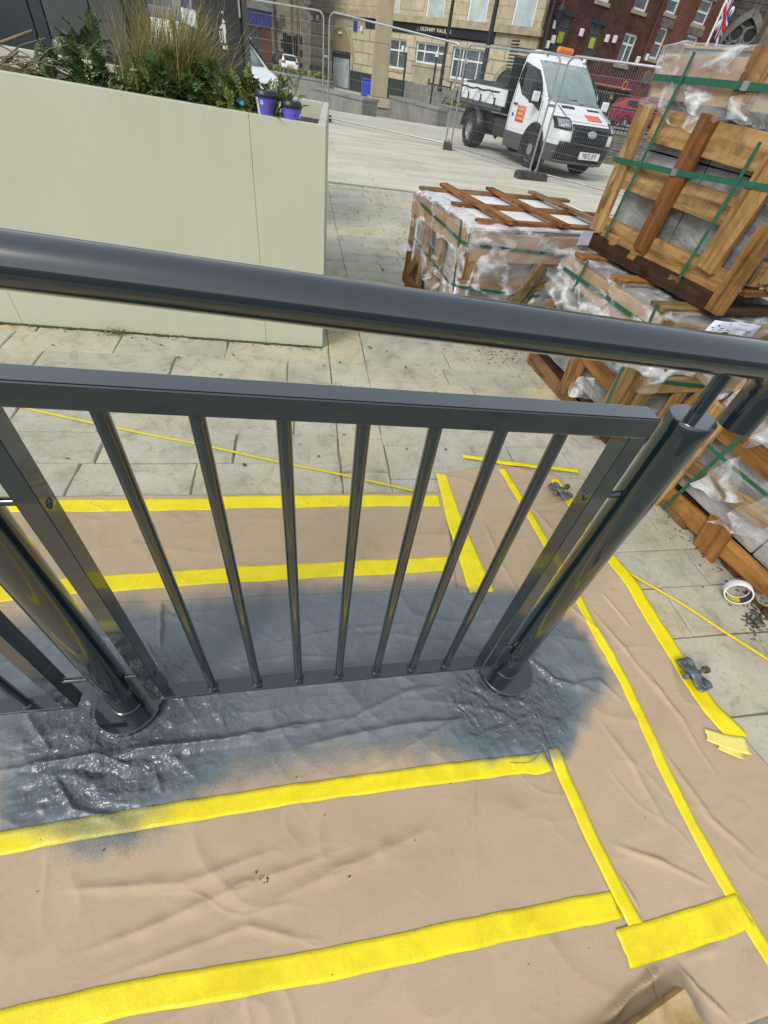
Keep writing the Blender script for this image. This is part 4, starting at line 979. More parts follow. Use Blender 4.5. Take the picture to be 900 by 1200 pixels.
def sp(px, py, d, dz=0.0): q = pz(px, py, d); return Vector((q.x, q.y, q.z + dz))
shrub('fern_shrub', 'dark green spiky leaved shrub with a pointed shoot, beside the dead stalks', 'shrub', [sp(62, 92, .22), sp(88, 84, .3), sp(110, 100, .2), sp(105, 62, .36), sp(128, 104, 0.3)], 'fern', 3, 0.9, 22)
rnd = random.Random(9); 
sh = shrub('fern_shrub', 'mass of dark ferny leaves at the foot of the dry grass clump', 'shrub', [sp(185, 108, .2), sp(205, 98, .3), sp(222, 100, .25), sp(240, 104, .35), sp(262, 110, .2), sp(200, 112, 0.15), sp(228, 116, 0.15)], 'fern', 5, 0.85, 24)
shrub('leafy_shrub', 'olive green leafy shrub between the bin and the taller violet cup', 'shrub', [sp(268, 114, .2), sp(284, 112, .3), sp(294, 112, .3), sp(300, 116, .3), sp(282, 122, .12)], 'leaf_yellow', 8, 0.6, 30, 0.6, None, 0.05, 0.011, 0.06, 6)
shrub('fern_shrub', 'pale feathery fronds rising between the two violet cups', 'shrub', [sp(326, 126, .2), sp(330, 120, .22), sp(338, 118, .22), sp(322, 134, .12)], 'fern_pale', 12, 0.5, 18, 0.7)
shrub('fern_shrub', 'small pale frond lying over the planter edge left of the grass clump', 'shrub', [sp(148, 104, .12), sp(162, 106, .1)], 'fern_pale', 15, 0.5, 12, 0.9)
# grass clump
gb = sp(192, 98, .36); t = thing('grass_clump', 'big clump of dry ornamental grass leaning to the right in the planter', 'grass clump', gb); m = MB(); rnd = random.Random(21)
for k in range(2600):
    a = rnd.gauss(0.1, 1.6); b = gb + Vector((rnd.gauss(0, .10), rnd.gauss(0, .07), -0.12)); L = rnd.uniform(.26, .60); sprd = abs(rnd.gauss(0, .75))
    d = Vector((math.cos(a) * sprd + 0.20, math.sin(a) * sprd * .7, 1.0)).normalized(); n = 7; w = rnd.uniform(.0015, .0032); dr = rnd.uniform(.3, 1.5) * (0.4 + sprd); pts = [b]; p = b.copy()
    for i in range(n):
        p = p + d * (L / n); pts.append(p.copy()); d = (d + Vector((math.cos(a) * .05 + .035 * sprd, math.sin(a) * .05, -dr / n * (0.4 + i / n)))).normalized()
    sdv = Vector((-math.sin(a + rnd.uniform(-.8, .8)), math.cos(a), 0)).normalized(); 
    m.grid([[q - sdv * w * (1 - i / (n + .3)), q + sdv * w * (1 - i / (n + .3))] for i, q in enumerate(pts)])
m.build('blades', 'grass', t, fix=False)['kind'] = 'stuff'
# dead stalks at the left
db = sp(20, 84, .25); t = thing('dead_plant', 'tangle of dead brown stalks at the left end of the planter', 'dead plant', db); rnd = random.Random(33)
m = MB()
for k in range(46):
    p = sp(rnd.uniform(-20, 58), rnd.uniform(74, 92), rnd.uniform(.08, .4)); a = rnd.uniform(-.5, .7) + (math.pi if rnd.random() < .4 else 0); el = rnd.uniform(-.1, .5)
    d = Vector((math.cos(a) * math.cos(el), math.sin(a) * .4, math.sin(el))); L = rnd.uniform(.08, .3)
    m.tube([p, p + d * L * .5 + Vector((0, 0, .02)), p + d * L], rnd.uniform(.0015, .004), 5)
m.tube([sp(-5, 52, .2), sp(38, 36, .22)], 0.006, 6); m.tube([sp(5, 72, .15), sp(21, 60, .15)], 0.005, 6)
m.build('stalks', 'deadstalk', t, fix=False)['kind'] = 'stuff'
# blue scraps caught in the leaves
M['blue_scrap'] = surf('blue_wrapper', (0.03, 0.30, 0.55), (0.10, 0.45, 0.68), 60, 0.35, 0.3, 80, 'World')
for (px, py, l, sd2) in ((279, 121, 'crumpled bright blue wrapper among leaves at the planter edge', 3), (261, 110, 'thin loop of blue packing tape standing up among the leaves', 4)):
    q = sp(px, py, .12); m = MB(); r2 = random.Random(sd2)
    if sd2 == 3:
        rows = [[q + Vector(((i - 3) * .012, (j - 2) * .012, .018 * N3((i, j), .6, 3.3) + .01 * r2.random())) for i in range(7)] for j in range(5)]; m.grid(rows)
    else:
        rows = [[q + Vector((.016 * math.cos(a / 9 * 5.2), w, .034 * math.sin(a / 9 * 5.2) )) for w in (-.005, .005)] for a in range(10)]; m.grid(rows)
    tag(m.build('blue_wrapper', 'blue_scrap', fix=False, solid=.0008), l, 'litter')
# --- litter bin and cabinet behind the planter
M['bin_black'] = surf('bin_black', (0.016, 0.018, 0.019), (0.024, 0.026, 0.027), 5, 0.45, 0.1, 200, 'World')
M['cab_grey'] = surf('cabinet_grey', (0.048, 0.055, 0.052), (0.066, 0.073, 0.068), 3, 0.5, 0.15, 300, 'World'); M['cab_teal'] = surf('cabinet_teal', (0.016, 0.026, 0.028), (0.024, 0.036, 0.038), 3, 0.4, 0.15, 300, 'World')
BY = 5.6
b0 = atY(232, 40, BY); b1 = atY(283, 40, BY)
bt = thing('litter_bin', 'black square litter bin with white throwing figure, standing behind the planter', 'litter bin', ((b0.x + b1.x) / 2, BY + .3, 0))
m = MB(); m.box2((b0.x, BY, 0.04), (b1.x, BY + .03, 1.95)); m.build('front_panel', 'bin_black', bt, .006)
m = MB(); m.box2((b0.x, BY + .033, 0.0), (b1.x, BY + .6, 1.97)); m.build('bin_body', 'bin_black', bt, .01)
m = MB(); m.box2((b1.x + .003, BY + .01, 0.04), (b1.x + .02, BY + .6, 1.95)); m.build('side_panel', 'bin_black', bt, .004)
kp = atY(280, 6, BY); m = MB(); m.box(kp + Vector((0, -.008, 0)), (.014, .012, .14)); m.build('handle', 'steel_clip', bt)
fc = atY(263, 38, BY)
def fq(pts): 
    P = [Vector((fc.x + x, BY - .0015, fc.z + z)) for x, z in pts]; fig.prism(P, (0, -.002, 0))
fig = MB()
s_ = 0.066
circ = lambda cx, cz, r: [(cx + r * math.cos(a * math.pi / 6), cz + r * math.sin(a * math.pi / 6)) for a in range(12)]
fq([(-.16 * s_, .72 * s_), (.2 * s_, .72 * s_), (.22 * s_, -.1 * s_), (.12 * s_, -.1 * s_), (.12 * s_, -.95 * s_), (-.14 * s_, -.95 * s_), (-.14 * s_, .1 * s_), (-.16 * s_, .42 * s_), (-.5 * s_, .22 * s_), (-.55 * s_, .34 * s_)]); fig.build('figure_body', 'white', bt)
fig = MB(); fq(circ(0.0, .95 * s_, .17 * s_)); fig.build('figure_head', 'white', bt)
fig = MB(); fq([(-.66 * s_, .1 * s_), (-.58 * s_, .1 * s_), (-.50 * s_, -.80 * s_), (-.34 * s_, -.80 * s_), (-.3 * s_, 0.1 * s_), (-.22 * s_, 0.1 * s_), (-.28 * s_, -.9 * s_), (-.56 * s_, -.9 * s_)]); fig.build('basket_symbol', 'white', bt)
fig = MB(); fq(circ(-.06 * s_, 1.7 * s_, .1 * s_)); fig.build('white_dot', 'white', bt)
fy = MB(); P = [Vector((fc.x + x * s_, BY - .0015, fc.z + z * s_)) for x, z in ((.02, -1.12), (.22, -1.12), (.24, -1.55), (.04, -1.55))]; fy.prism(P, (0, -.002, 0)); fy.build('yellow_mark', 'ylab', bt)
fy = MB(); P = [Vector((fc.x + x * s_, BY - .0015, fc.z + z * s_)) for x, z in ((-.38, -1.2), (-.06, -1.2), (-.06, -1.5), (-.36, -1.5))]; fy.prism(P, (0, -.002, 0)); fy.build('white_mark', 'white', bt)
CY = 5.3
ce = thing('street_cabinet', 'dark grey panelled cabinet standing behind the left end of the planter', 'cabinet', (atY(70, 60, CY).x, CY + .4, 0))
xs = [-3.6, atY(34, 10, CY).x, atY(56, 30, CY).x, atY(112, 40, CY).x, atY(150, 40, CY).x]
for a, b, mt in zip(xs[:-1], xs[1:], ('cab_teal', 'cab_teal', 'cab_grey', 'cab_grey')):
    m = MB(); m.box2((a + .004, CY, 0.05), (b - .004, CY + .03, 2.3)); m.build('door_panel', mt, ce, .004)
m = MB(); m.box2((xs[0], CY + .032, 0), (xs[-1] + .02, CY + .8, 2.32)); m.build('cabinet_body', 'cab_teal', ce)
# white framed board between cabinet and bin
NY = 6.6; n0 = atY(152, 5, NY); n1 = atY(213, 22, NY)
nb = thing('notice_board', 'white framed board with bluish glass showing above the dry grass', 'notice board', ((n0.x + n1.x) / 2, NY, 0))
M['bluepane'] = surf('bluish_pane', (0.20, 0.25, 0.40), (0.42, 0.47, 0.55), 3, 0.15, 0, kind='World'); M['upvc'] = flat('white_upvc', (0.72, 0.73, 0.72), 0.4, nv=.03)
zb_ = atY(190, 22, NY).z
for (a, b) in (((n0.x, NY, zb_), (n0.x + .07, NY + .05, zb_ + 1.1)), ((n1.x - .07, NY, zb_), (n1.x, NY + .05, zb_ + 1.1)), ((n0.x + .07, NY, zb_), (n1.x - .07, NY + .05, zb_ + .08)), ((n0.x + .07, NY, zb_ + 1.02), (n1.x - .07, NY + .05, zb_ + 1.1))):
    m = MB(); m.box2(a, b); m.build('frame', 'upvc', nb, .006)
m = MB(); m.box2((n0.x + .07, NY + .015, zb_ + .08), (n1.x - .07, NY + .03, zb_ + 1.02)); m.build('pane', 'bluepane', nb)
for x in (n0.x + .1, n1.x - .1): m = MB(); m.tube([(x, NY + .07, 0), (x, NY + .07, zb_ + 1.0)], .025, 10); m.build('leg', 'bin_black', nb)
# weed and dead leaves along the planter foot, crumbs on the paving
w0 = gp(135, 391); t = thing('weed', 'little dead weed growing at the foot of the planter', 'weed', w0); m = MB(); rnd = random.Random(4)
for k in range(38):
    a = rnd.uniform(0, 6.28); p = w0 + Vector((rnd.gauss(0, .035), rnd.gauss(-.01, .02), 0)); m.tube([p, p + Vector((math.cos(a) * .03, math.sin(a) * .02, rnd.uniform(.01, .04)))], .0022, 4)
m.build('stalks', 'deadstalk', t, fix=False)['kind'] = 'stuff'
M['litterleaf'] = surf('dead_leaf', (0.03, 0.024, 0.016), (0.10, 0.08, 0.055), 30, 0.9, 0.2, 60, 'World')
m = MB(); rnd = random.Random(17)
def crumb(x, y, s):
    a = rnd.uniform(0, 6.28); u = Vector((math.cos(a), math.sin(a), rnd.uniform(-.15, .3))) * s; v = Vector((-math.sin(a), math.cos(a), rnd.uniform(-.15, .3))) * s * rnd.uniform(.4, .8); c = Vector((x, y, s * .25 + .002))
    m.add([c - u, c - v * .8 + Vector((0, 0, s * .2)), c + u, c + v + Vector((0, 0, s * .15))], [(0, 1, 2), (0, 2, 3)])
for k in range(520):
    y = rnd.uniform(1.6, 9); x = rnd.uniform(-1.6, 1.9) + (y - 1.6) * rnd.uniform(0, .12)
    crumb(x, y, rnd.choice((.004, .005, .006, .008, .012, .018)) * (0.8 if y < 3 else 1.3))
for k in range(260): s = rnd.uniform(0, 2.4); q = PP(s, -abs(rnd.gauss(0, .035)), 0); crumb(q.x, q.y, rnd.uniform(.003, .010))
for k in range(360):
    y = rnd.uniform(0.55, 3.3); x = 1.80 + (2.9 - y) * .09 + rnd.gauss(-.03, .05) ; crumb(x, y, rnd.uniform(.003, .012))
for k in range(180): q = gp(rnd.gauss(884, 7) , rnd.gauss(727, 9)); crumb(q.x, q.y, rnd.uniform(.003, .010))
for k in range(160): q = gp(rnd.gauss(590, 22), rnd.gauss(412, 8)); crumb(q.x, q.y, rnd.uniform(.004, .012))
tag(m.build('leaf_litter', 'litterleaf', fix=False), kind='stuff')
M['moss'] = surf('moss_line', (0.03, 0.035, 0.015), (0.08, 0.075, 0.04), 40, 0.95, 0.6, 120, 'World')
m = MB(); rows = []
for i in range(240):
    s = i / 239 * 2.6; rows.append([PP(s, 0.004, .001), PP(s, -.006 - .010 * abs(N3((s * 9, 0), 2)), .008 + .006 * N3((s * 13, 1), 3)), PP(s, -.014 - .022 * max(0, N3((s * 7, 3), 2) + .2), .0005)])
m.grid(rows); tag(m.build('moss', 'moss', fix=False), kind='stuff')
for (px, py, s2) in ((344, 1057, .004), (308, 1030, .005), (262, 1101, .003), (135, 622, .004), (112, 611, .009)):
    q = gp(px, py); 
m = MB()
for k in range(24):
    q = gp(rnd.uniform(20, 860), rnd.uniform(900, 1195)) if k > 8 else gp(rnd.gauss(307, 5), rnd.gauss(1030, 5)); s2 = rnd.uniform(.0012, .0035); m.box((q.x, q.y, hgt(q.x, q.y) + .003), (s2, s2 * rnd.uniform(.6, 2), s2), Matrix.Rotation(rnd.random() * 3, 3, 'Z'))
tag(m.build('grit', 'litterleaf'), kind='stuff')
# ================================================================ background
GZ = -0.45                                     # the street behind the square lies a little lower
for n_ in ('far_pavement',):
    o = bpy.data.objects[n_]
    o.location.z = 0
# slope down behind the square
q = MB(); q.grid([[Vector((x, 21.5, -0.004)) for x in (-120, 160)], [Vector((x, 29, GZ)) for x in (-120, 160)], [Vector((x, 330, GZ)) for x in (-120, 160)]], False)
tag(q.build('street', 'far_paving', fix=False), kind='structure')
fp = bpy.data.objects['far_pavement']; me_ = fp.data; bpy.data.objects.remove(fp); 
g0 = bpy.data.objects['ground']
for v in g0.data.vertices:
    if v.co.z > -0.1: v.co.z = -0.035
class Fac:
    def __init__(s, p1, p2): s.o = Vector(p1); s.e = (Vector(p2) - s.o); s.e.z = 0; s.e.normalize(); s.n = Vector((s.e.y, -s.e.x, 0)); s.n = -s.n if s.n.dot(EYE - s.o) < 0 else s.n
    def sz(s, px, py): p = onplane(px, py, s.o, s.n); return (p - s.o).dot(s.e), p.z
    def P(s, a, z, out=0.0): r = s.o + s.e * a + s.n * out; r.z = z; return r
    def rect(s, tl, br):
        a = s.sz(*tl); b = s.sz(*br); return (min(a[0], b[0]), max(a[0], b[0]), min(a[1], b[1]), max(a[1], b[1]))
    def box(s, m, r, o0, o1): return m.prism([s.P(r[0], r[2], o0), s.P(r[1], r[2], o0), s.P(r[1], r[3], o0), s.P(r[0], r[3], o0)], s.n * (o1 - o0))
    def wall(s, m, r, holes, depth=0.16):
        S = sorted({r[0], r[1]} | {h[0] for h in holes} | {h[1] for h in holes}); Z = sorted({r[2], r[3]} | {h[2] for h in holes} | {h[3] for h in holes})
        S = [x for x in S if r[0] <= x <= r[1]]; Z = [x for x in Z if r[2] <= x <= r[3]]
        for a, b in zip(S[:-1], S[1:]):
            for c, d in zip(Z[:-1], Z[1:]):
                cs, cz = (a + b) / 2, (c + d) / 2
                if any(h[0] < cs < h[1] and h[2] < cz < h[3] for h in holes): continue
                m.add([s.P(a, c), s.P(b, c), s.P(b, d), s.P(a, d)], [(0, 1, 2, 3)])
        for h in holes:
            c4 = [(h[0], h[2]), (h[1], h[2]), (h[1], h[3]), (h[0], h[3])]
            for i in range(4):
                a, b = c4[i], c4[(i + 1) % 4]; m.add([s.P(*a), s.P(*b), s.P(*b, -depth), s.P(*a, -depth)], [(0, 1, 2, 3)])
        return m
def wallmat(name, c1, c2, mort, bw, bh, var=0.5, msize=0.012, rough=0.9, soot=0.5, kindscale=1.0):
    t = NT(name)
    tc = t.n('ShaderNodeAttribute', attribute_name='uvw')
    br = t.n('ShaderNodeTexBrick'); t.l(tc.outputs['Vector'], br.inputs['Vector']); br.inputs['Scale'].default_value = 1
    br.inputs['Brick Width'].default_value = bw; br.inputs['Row Height'].default_value = bh; br.inputs['Mortar Size'].default_value = msize; br.inputs['Mortar Smooth'].default_value = 0.2
    br.inputs['Color1'].default_value = (*c1, 1); br.inputs['Color2'].default_value = (*c2, 1); br.inputs['Mortar'].default_value = (*mort, 1); br.inputs['Bias'].default_value = 0.0
    v = t.coords('World'); st = t.ramp(t.noise(v, 0.55, 6, 0.7), [(0.3, (1 - soot, 1 - soot, 1 - soot * .95)), (0.6, (1.05, 1.05, 1.05))])
    col = t.mix(1.0, br.outputs['Color'], st, 'MULTIPLY')
    st2 = t.ramp(t.noise(v, 5, 4, 0.7), [(0.3, (.8, .8, .8)), (0.7, (1.12, 1.12, 1.1))]); col = t.mix(1.0, col, st2, 'MULTIPLY')
    t.set(base=col, rough=rough, spec=0.2, normal=t.bump(br.outputs['Fac'], 0.6, -0.02)); return t.m
def uvw(o, fac, W):
    me = o.data; a = me.attributes.new('uvw', 'FLOAT_VECTOR', 'POINT')
    for i, v in enumerate(me.vertices):
        p = W @ v.co; a.data[i].vector = ((p - fac.o).dot(fac.e) + 50, p.z + 20 , 0)
M['ashlar'] = wallmat('buff_ashlar', (0.55, 0.475, 0.33), (0.49, 0.42, 0.29), (0.26, 0.22, 0.15), 1.5, 0.62, msize=0.035, soot=0.25)
M['ashlar_fine'] = wallmat('buff_stone', (0.50, 0.43, 0.30), (0.43, 0.37, 0.26), (0.35, 0.30, 0.21), 1.2, 0.5, msize=0.02, soot=0.3)
M['brick'] = wallmat('dark_brick', (0.135, 0.052, 0.038), (0.085, 0.036, 0.030), (0.10, 0.065, 0.05), 0.34, 0.12, msize=0.012, soot=0.4)
M['brick_red'] = wallmat('red_brick', (0.22, 0.075, 0.045), (0.15, 0.055, 0.038), (0.14, 0.09, 0.065), 0.34, 0.12, msize=0.012, soot=0.4)
M['grit'] = wallmat('sooty_gritstone', (0.17, 0.15, 0.115), (0.12, 0.105, 0.085), (0.06, 0.055, 0.045), 0.7, 0.35, msize=0.02, soot=0.5)
M['stone_trim'] = surf('stone_trim', (0.27, 0.225, 0.15), (0.40, 0.34, 0.235), 2.5, 0.85, 0.3, 20, 'World')
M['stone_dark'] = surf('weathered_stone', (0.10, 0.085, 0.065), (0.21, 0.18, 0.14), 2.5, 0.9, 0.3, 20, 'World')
M['concrete'] = surf('grey_concrete', (0.15, 0.15, 0.13), (0.24, 0.235, 0.205), 1.5, 0.9, 0.3, 20, 'World')
M['pane'] = surf('window_pane', (0.05, 0.065, 0.07), (0.11, 0.135, 0.14), 1.2, 0.06, 0, kind='World')
M['pane_pale'] = surf('pale_pane', (0.30, 0.38, 0.38), (0.46, 0.53, 0.52), 1.4, 0.12, 0, kind='World')
M['navy'] = flat('navy_fascia', (0.012, 0.013, 0.022), 0.45); M['gold'] = flat('sign_letters', (0.72, 0.64, 0.48), 0.5); M['charcoal'] = flat('charcoal_paint', (0.022, 0.024, 0.027), 0.55); M['blue'] = flat('royal_blue', (0.012, 0.05, 0.42), 0.45); M['blue_dk'] = flat('shop_blue', (0.02, 0.03, 0.20), 0.5)
M['maroon'] = flat('maroon_sign', (0.15, 0.012, 0.035), 0.45); M['orange'] = flat('orange_vinyl', (0.80, 0.11, 0.02), 0.45); M['amber'] = flat('amber_sign', (0.60, 0.28, 0.05), 0.5); M['board_grey'] = flat('board_grey', (0.07, 0.075, 0.072), 0.7); M['notice_yellow'] = flat('notice_yellow', (0.45, 0.42, 0.05), 0.6); M['tan'] = flat('tan_panel', (0.30, 0.22, 0.115), 0.6); M['lampw'] = flat('white_fitting', (0.7, 0.68, 0.66), 0.4); M['galv'] = surf('galvanised_steel', (0.30, 0.32, 0.33), (0.42, 0.44, 0.45), 10, 0.38, 0.1, 200, metal=0.75); M['rubber'] = surf('rubber_block', (0.03, 0.03, 0.03), (0.075, 0.075, 0.07), 12, 0.9, 0.3, 60); M['iron'] = flat('black_iron', (0.012, 0.016, 0.016), 0.5)
def window(fac, bld, r, bars=(1, 1), mat='pane', fw=0.09, depth=0.13, sill=True, vs=None, hs_=None, frame='upvc', sillmat='stone_trim'):
    """sash window with frame, glazing bars and pane in an opening r"""
    m = MB(); d0, d1 = -depth, -depth + 0.06
    fac.box(m, (r[0], r[0] + fw, r[2], r[3]), d0, d1); fac.box(m, (r[1] - fw, r[1], r[2], r[3]), d0, d1); fac.box(m, (r[0] + fw, r[1] - fw, r[2], r[2] + fw), d0, d1); fac.box(m, (r[0] + fw, r[1] - fw, r[3] - fw, r[3]), d0, d1)
    for f in (vs or []): x = r[0] + (r[1] - r[0]) * f; fac.box(m, (x - fw * .4, x + fw * .4, r[2] + fw, r[3] - fw), d0 + .004, d1 - .004)
    for f in (hs_ or []): z = r[2] + (r[3] - r[2]) * f; fac.box(m, (r[0] + fw, r[1] - fw, z - fw * .45, z + fw * .45), d0 + .008, d1 - .008)
    w = m.build('window', frame, bld)
    m = MB(); fac.box(m, (r[0] + fw * .5, r[1] - fw * .5, r[2] + fw * .5, r[3] - fw * .5), d0 + .015, d0 + .022); m.build('pane', mat, w)
    if sill: m = MB(); fac.box(m, (r[0] - .12, r[1] + .12, r[2] - .16, r[2] - .003), -depth, .07); m.build('sill', sillmat, w)
    return w
def wallpart(fac, bld, r, holes, mat, name='wall', depth=0.16):
    m = MB(); fac.wall(m, r, holes, depth); o = m.build(name, mat, bld, fix=False); uvw(o, fac, wof(bld)); return o
# ---------------------------------------------------------------- the stone pub
F1 = Fac(gp(397, 103, GZ), gp(482, 122, GZ))
pub = thing('stone_pub', 'buff stone corner pub with arched doorway and dark fascia reading OLDHAM VAULTS', 'pub', F1.P(4, GZ))
sL = F1.sz(364, 60)[0]; sR = F1.sz(634, 40)[0]; fas = F1.rect((430, 12), (578, 52)); fas0 = F1.sz(459, 17); fas1 = F1.sz(459, 30); ftop = (fas0[1] + F1.sz(580, 46)[1]) / 2; fbot = (fas1[1] + F1.sz(578, 56)[1]) / 2
door = F1.rect((387, 62), (410, 103)); door = (door[0], door[1], GZ, F1.sz(399, 60)[1])
gw = [F1.rect(a, b) for a, b in (((456, 42), (473, 82)), ((488, 48), (519, 78)), ((531, 56), (566, 98)))]
zt_ = sum(w[3] for w in gw) / 3
gw = [(w[0], w[1], w[2], zt_) for w in gw]
uw = [F1.rect(a, b) for a, b in (((454, -22), (468, 10)), ((503, -18), (519, 22)), ((551, -2), (567, 33)), ((604, 4), (620, 45)))]
uz0 = sum(w[2] for w in uw) / 4; uw = [(w[0], w[1], uz0, uz0 + 2.5) for w in uw]
TOP = 13.0
arch2 = F1.rect((584, 82), (604, 110)); arch2 = (arch2[0], arch2[1], GZ, arch2[3] - (arch2[1] - arch2[0]) * .45)
wallpart(F1, pub, (sL, sR, GZ, fbot - .05), gw + [door, arch2], 'ashlar', depth=.28)
wallpart(F1, pub, (sL, sR, ftop + .02, TOP), uw, 'ashlar_fine', 'upper_wall')
m = MB(); m.add([F1.P(sL, GZ), F1.P(sL, TOP), F1.P(sL, TOP, -9), F1.P(sL, GZ, -9)], [(0, 1, 2, 3)]); m.add([F1.P(sR, GZ), F1.P(sR, TOP), F1.P(sR, TOP, -9), F1.P(sR, GZ, -9)], [(0, 1, 2, 3)]); m.add([F1.P(sL, TOP), F1.P(sR, TOP), F1.P(sR, TOP, -9), F1.P(sL, TOP, -9)], [(0, 1, 2, 3)]); m.add([F1.P(sL, GZ, -9), F1.P(sR, GZ, -9), F1.P(sR, TOP, -9), F1.P(sL, TOP, -9)], [(0, 1, 2, 3)])
m.build('side_wall', 'stone_dark', pub)
fs0 = F1.sz(430, 14)[0]; fs1 = F1.sz(579, 50)[0]
m = MB(); F1.box(m, (fs0, fs1, fbot, ftop), -.2, .10); fo = m.build('fascia', 'navy', pub)
m = MB(); F1.box(m, (sL - .15, sR + .1, ftop + .004, ftop + .26), -.05, .24); F1.box(m, (sL - .1, sR + .05, ftop + .262, ftop + .34), -.05, .14); m.build('cornice', 'stone_trim', pub)
m = MB(); F1.box(m, (sL, fs0, fbot - .05, ftop), -.1, .012); F1.box(m, (fs1, sR, fbot - .05, ftop), -.1, .012); m.build('frieze', 'stone_trim', pub)
tc = F1.sz(512, 38.5); mw = frame_matrix(F1.P(tc[0], (ftop + fbot) / 2, .105), F1.e, Vector((0, 0, 1)))
lw_ = F1.sz(529, 44)[0] - F1.sz(494, 34)[0]; ls_ = (ftop - fbot) * .60; s0w = F1.sz(494, 34)[0]
for wd_, f0, wk in (('OLDHAM', .0, .47), ('VAULTS', .53, .47)):
    o_ = text_mesh('letters', wd_, ls_, 'gold', fo, frame_matrix(F1.P(s0w + lw_ * (f0 + wk / 2), (ftop + fbot) / 2, .105), F1.e, Vector((0, 0, 1))), ext=.01); o_.scale.x *= lw_ * wk / max(.1, o_.dimensions.x)
tx = F1.sz(491, 33)[0]; hh = (ftop - fbot); zc_ = (ftop + fbot) / 2
m = MB()
for k, (sc, of) in enumerate(((1.0, 0), (.62, -.02), (.3, -.04))): 
    a = sc * hh * .40; m.prism([F1.P(tx - a, zc_ - a * .8, .101 + k * .003), F1.P(tx + a, zc_ - a * .8, .101 + k * .003), F1.P(tx, zc_ + a * .9, .101 + k * .003)], F1.n * .002)
m.build('triangle_logo', 'board_grey', fo)
for w, vs, hs_ in zip(gw, ([.55], [.28, .72], [.28, .72]), ([.62], [.58], [.62])): window(F1, pub, w, vs=vs, hs_=hs_, depth=.2)
for w in uw: window(F1, pub, w, vs=[], hs_=[.5], mat='pane_pale', depth=.12, fw=.1)
# arched doorway: door leaf, tan fanlight, arch ring of voussoirs
dw = door[1] - door[0]; dc = (door[0] + door[1]) / 2; dz = door[3]; ar = dw / 2
m = MB(); n = 14
pts = [(dc + ar * math.cos(a * math.pi / n), dz + ar * 1.0 * math.sin(a * math.pi / n)) for a in range(n + 1)]
m.prism([F1.P(x, z, .004) for x, z in pts], F1.n * .02); m.build('fanlight_panel', 'tan', pub)
m = MB()
for k in range(n):
    a0, a1 = k * math.pi / n, (k + 1) * math.pi / n
    Q = [(dc + r * math.cos(a), dz + r * math.sin(a)) for r, a in ((ar, a0), (ar + .28, a0), (ar + .28, a1), (ar, a1))]; m.prism([F1.P(x, z, .0) for x, z in Q], F1.n * .09)
F1.box(m, (door[0] - .28, door[0], GZ, dz), 0, .09); F1.box(m, (door[1], door[1] + .28, GZ, dz), 0, .09); m.build('arch_surround', 'stone_trim', pub)
m = MB(); zl = GZ + (dz - GZ) * .0; F1.box(m, (door[0], door[1], dz - .35, dz), -.26, -.2); F1.box(m, (door[0], door[0] + .12, GZ, dz - .35), -.26, -.2); F1.box(m, (door[1] - .42, door[1], GZ, dz - .35), -.26, -.2); dr = m.build('door_frame', 'charcoal', pub)
m = MB(); F1.box(m, (door[0] + .12, door[1] - .42, GZ + .05, dz - .35), -.25, -.23); m.build('door_glass', 'pane_pale', dr)
m = MB(); ly = dz + ar * .72; F1.box(m, (dc - .18, dc + .18, ly, ly + .12), .03, .14); m.build('door_light', 'lampw', pub)
aw = arch2[1] - arch2[0]; ac = (arch2[0] + arch2[1]) / 2; m = MB(); pts = [(ac + aw / 2 * math.cos(a * math.pi / n), arch2[3] + aw / 2 * math.sin(a * math.pi / n)) for a in range(n + 1)]
m.prism([F1.P(x, z, .004) for x, z in pts], F1.n * .02); F1.box(m, arch2, -.25, -.2); m.build('dark_door', 'charcoal', pub)
m = MB()
for k in range(n):
    a0, a1 = k * math.pi / n, (k + 1) * math.pi / n
    Q = [(ac + r * math.cos(a), arch2[3] + r * math.sin(a)) for r, a in ((aw / 2, a0), (aw / 2 + .25, a0), (aw / 2 + .25, a1), (aw / 2, a1))]; m.prism([F1.P(x, z, 0) for x, z in Q], F1.n * .08)
m.build('arch_surround', 'stone_trim', pub)
z_pl = F1.sz(425, 85)[1]
for a, b in ((F1.sz(411, 90)[0], F1.sz(437, 90)[0]), (F1.sz(451, 100)[0], F1.sz(483, 110)[0]), (F1.sz(512, 110)[0], F1.sz(540, 118)[0])):
    m = MB(); F1.box(m, (a, b, GZ, z_pl), 0.0, .10); m.build('plinth_panel', 'charcoal', pub)
m = MB(); F1.box(m, (F1.sz(484, 85)[0], F1.sz(516, 90)[0], GZ, gw[1][2] - .2), 0, .06); m.build('stone_apron', 'stone_trim', pub)
m = MB(); F1.box(m, (sL, door[0] - .3, GZ, z_pl - .1), 0, .08); m.build('plinth_panel', 'concrete', pub)
for px, py in ((366, 21), (373, 21), (425, 34), (473, 57), (572, 67)):
    a = F1.sz(px, py); m = MB(); F1.box(m, (a[0] - .1, a[0] + .1, a[1] - .14, a[1] + .14), 0, .16); m.build('wall_light', 'lampw', pub, .03)
a = F1.sz(417, 31); m = MB(); F1.box(m, (a[0] - .2, a[0] + .2, a[1] - .26, a[1] + .26), 0, .08); m.build('blue_plaque', 'blue_dk', pub, .04)
